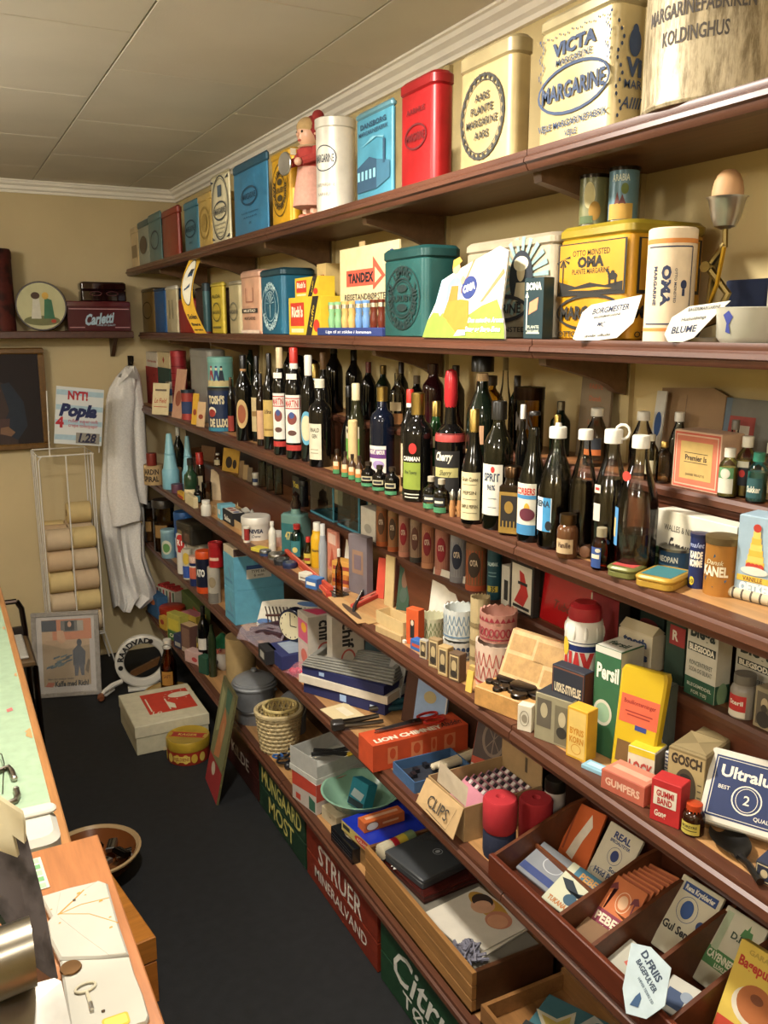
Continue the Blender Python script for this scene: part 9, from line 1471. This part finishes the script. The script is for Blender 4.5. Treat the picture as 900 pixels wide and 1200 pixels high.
for k, (p, lb) in enumerate((((121, 1185), 'small brass screw near the key in the plain plate'), ((87, 1055), 'small brass screw in the upper cracked plate'))): o = T('screw', lb, 'screw', onZ(*p, zt3+.0004), 0); o.lathe('head', 'metal #6a5848', [(.0022, 0), (.0022, .0008), (.0012, .0014), (0, .0012)], 12); o.box('slot', 'metal #2c241e', .0035, .0005, .0013, .0016); o.end()
o = T('sticker', 'yellow rounded label on the plain white plate', 'label', onZ(136, 1197, zt3+.0004), 0); o.box('rim', 'card #b8942a', .03, .02, 0, .0006, r=.004); o.box('field', 'card #cdb34a', .025, .015, .0006, .0009, r=.003); o.end()
o = T('stamp_sheet', 'cellophane sheet of green and white stamps on the wooden board', 'paper', onZ(42, 1025, zb+.0005), 3); o.box('sheet', 'paper #b8b4a0', .026, .085, 0, .0012)
for k in range(5): o.box('stamp#%d' % k, ('card #8cae84', 'card #5c8c5a')[k % 2], .016, .011, .0012, .0016, cx=.001, cy=-.034+.017*k)
o.end()
# slicer/register at the near edge
o = T('meat_slicer', 'old food slicer with dark guard plate, steel drum and steel table', 'slicer', (0, 0, 0), 0)
zt4 = zb+.01; A_ = onZ(68, 1146, zt4); B_2 = onZ(52, 1146, zt4)
def P3(px, py, Y): return onY(px, py, Y)
g = [P3(68, 1146, 1.02), P3(50, 1050, 1.10), P3(33, 985, 1.16), P3(24, 953, 1.18), P3(-30, 930, 1.17), P3(-60, 1000, 1.12), P3(0, 1062, 1.06), P3(46, 1130, 1.02)]
th = Vector((-.004, -.004, 0)); vs = [tuple(p) for p in g]+[tuple(p+th) for p in g]; n = len(g)
o.raw('guard_plate', 'old #3c3430', vs, [tuple(range(n))[::-1], tuple(range(n, 2*n))]+[(i, (i+1) % n, n+(i+1) % n, n+i) for i in range(n)])
c = P3(2, 1128, .93); ax = Vector((1, .15, 0)).normalized()
m = 20; vs = []
for s_ in (-.10, .033):
    for i in range(m): q = 2*math.pi*i/m; vs.append(tuple(c+ax*s_+Vector((0, .037*math.cos(q), .037*math.sin(q)))))
o.raw('drum', 'metal #8c8474', vs, [(i, (i+1) % m, m+(i+1) % m, m+i) for i in range(m)]+[tuple(range(m)), tuple(range(m, 2*m))])
tp = [P3(64, 1146, .94), P3(72, 1150, .935), P3(86, 1215, .87), P3(-40, 1240, .86), P3(-40, 1175, .92)]
vs = [tuple(p) for p in tp]+[tuple(p-Vector((0, 0, .006))) for p in tp]; n = 5
o.raw('steel_table', 'metal #b0aca2', vs, [(4, 3, 2, 1, 0), (5, 6, 7, 8, 9)]+[(i, (i+1) % n, n+(i+1) % n, n+i) for i in range(n)])
o.box('base', 'plastic #2a2420', .12, .26, zb+.0005, zb+.03, cx=-.03, cy=.93); o.tube('post', 'metal #4a4640', [(-.02, .95, zb+.03), (-.02, .95, zb+.10)], .016, 8); o.end()
o = T('paper_bag', 'creased cream paper bag draped over the slicer guard', 'bag', (0, 0, 0), 0)
p = [P3(-20, 915, 1.10), P3(4, 935, 1.09), P3(27, 950, 1.085), P3(30, 963, 1.08), P3(31, 985, 1.075), P3(17, 975, 1.07), P3(23, 1001, 1.065), P3(-20, 985, 1.06)]; n = len(p); th = Vector((-.003, -.006, .0))
o.raw('sheet', 'paper #aea280', [tuple(a) for a in p]+[tuple(a+th) for a in p], [(0, 1, 5, 7), (1, 2, 3, 5), (3, 4, 5), (5, 6, 7), (8, 15, 13, 9), (9, 13, 11, 10), (11, 13, 12), (13, 15, 14)]+[(i, (i+1) % n, n+(i+1) % n, n+i) for i in range(n)])
o.end()
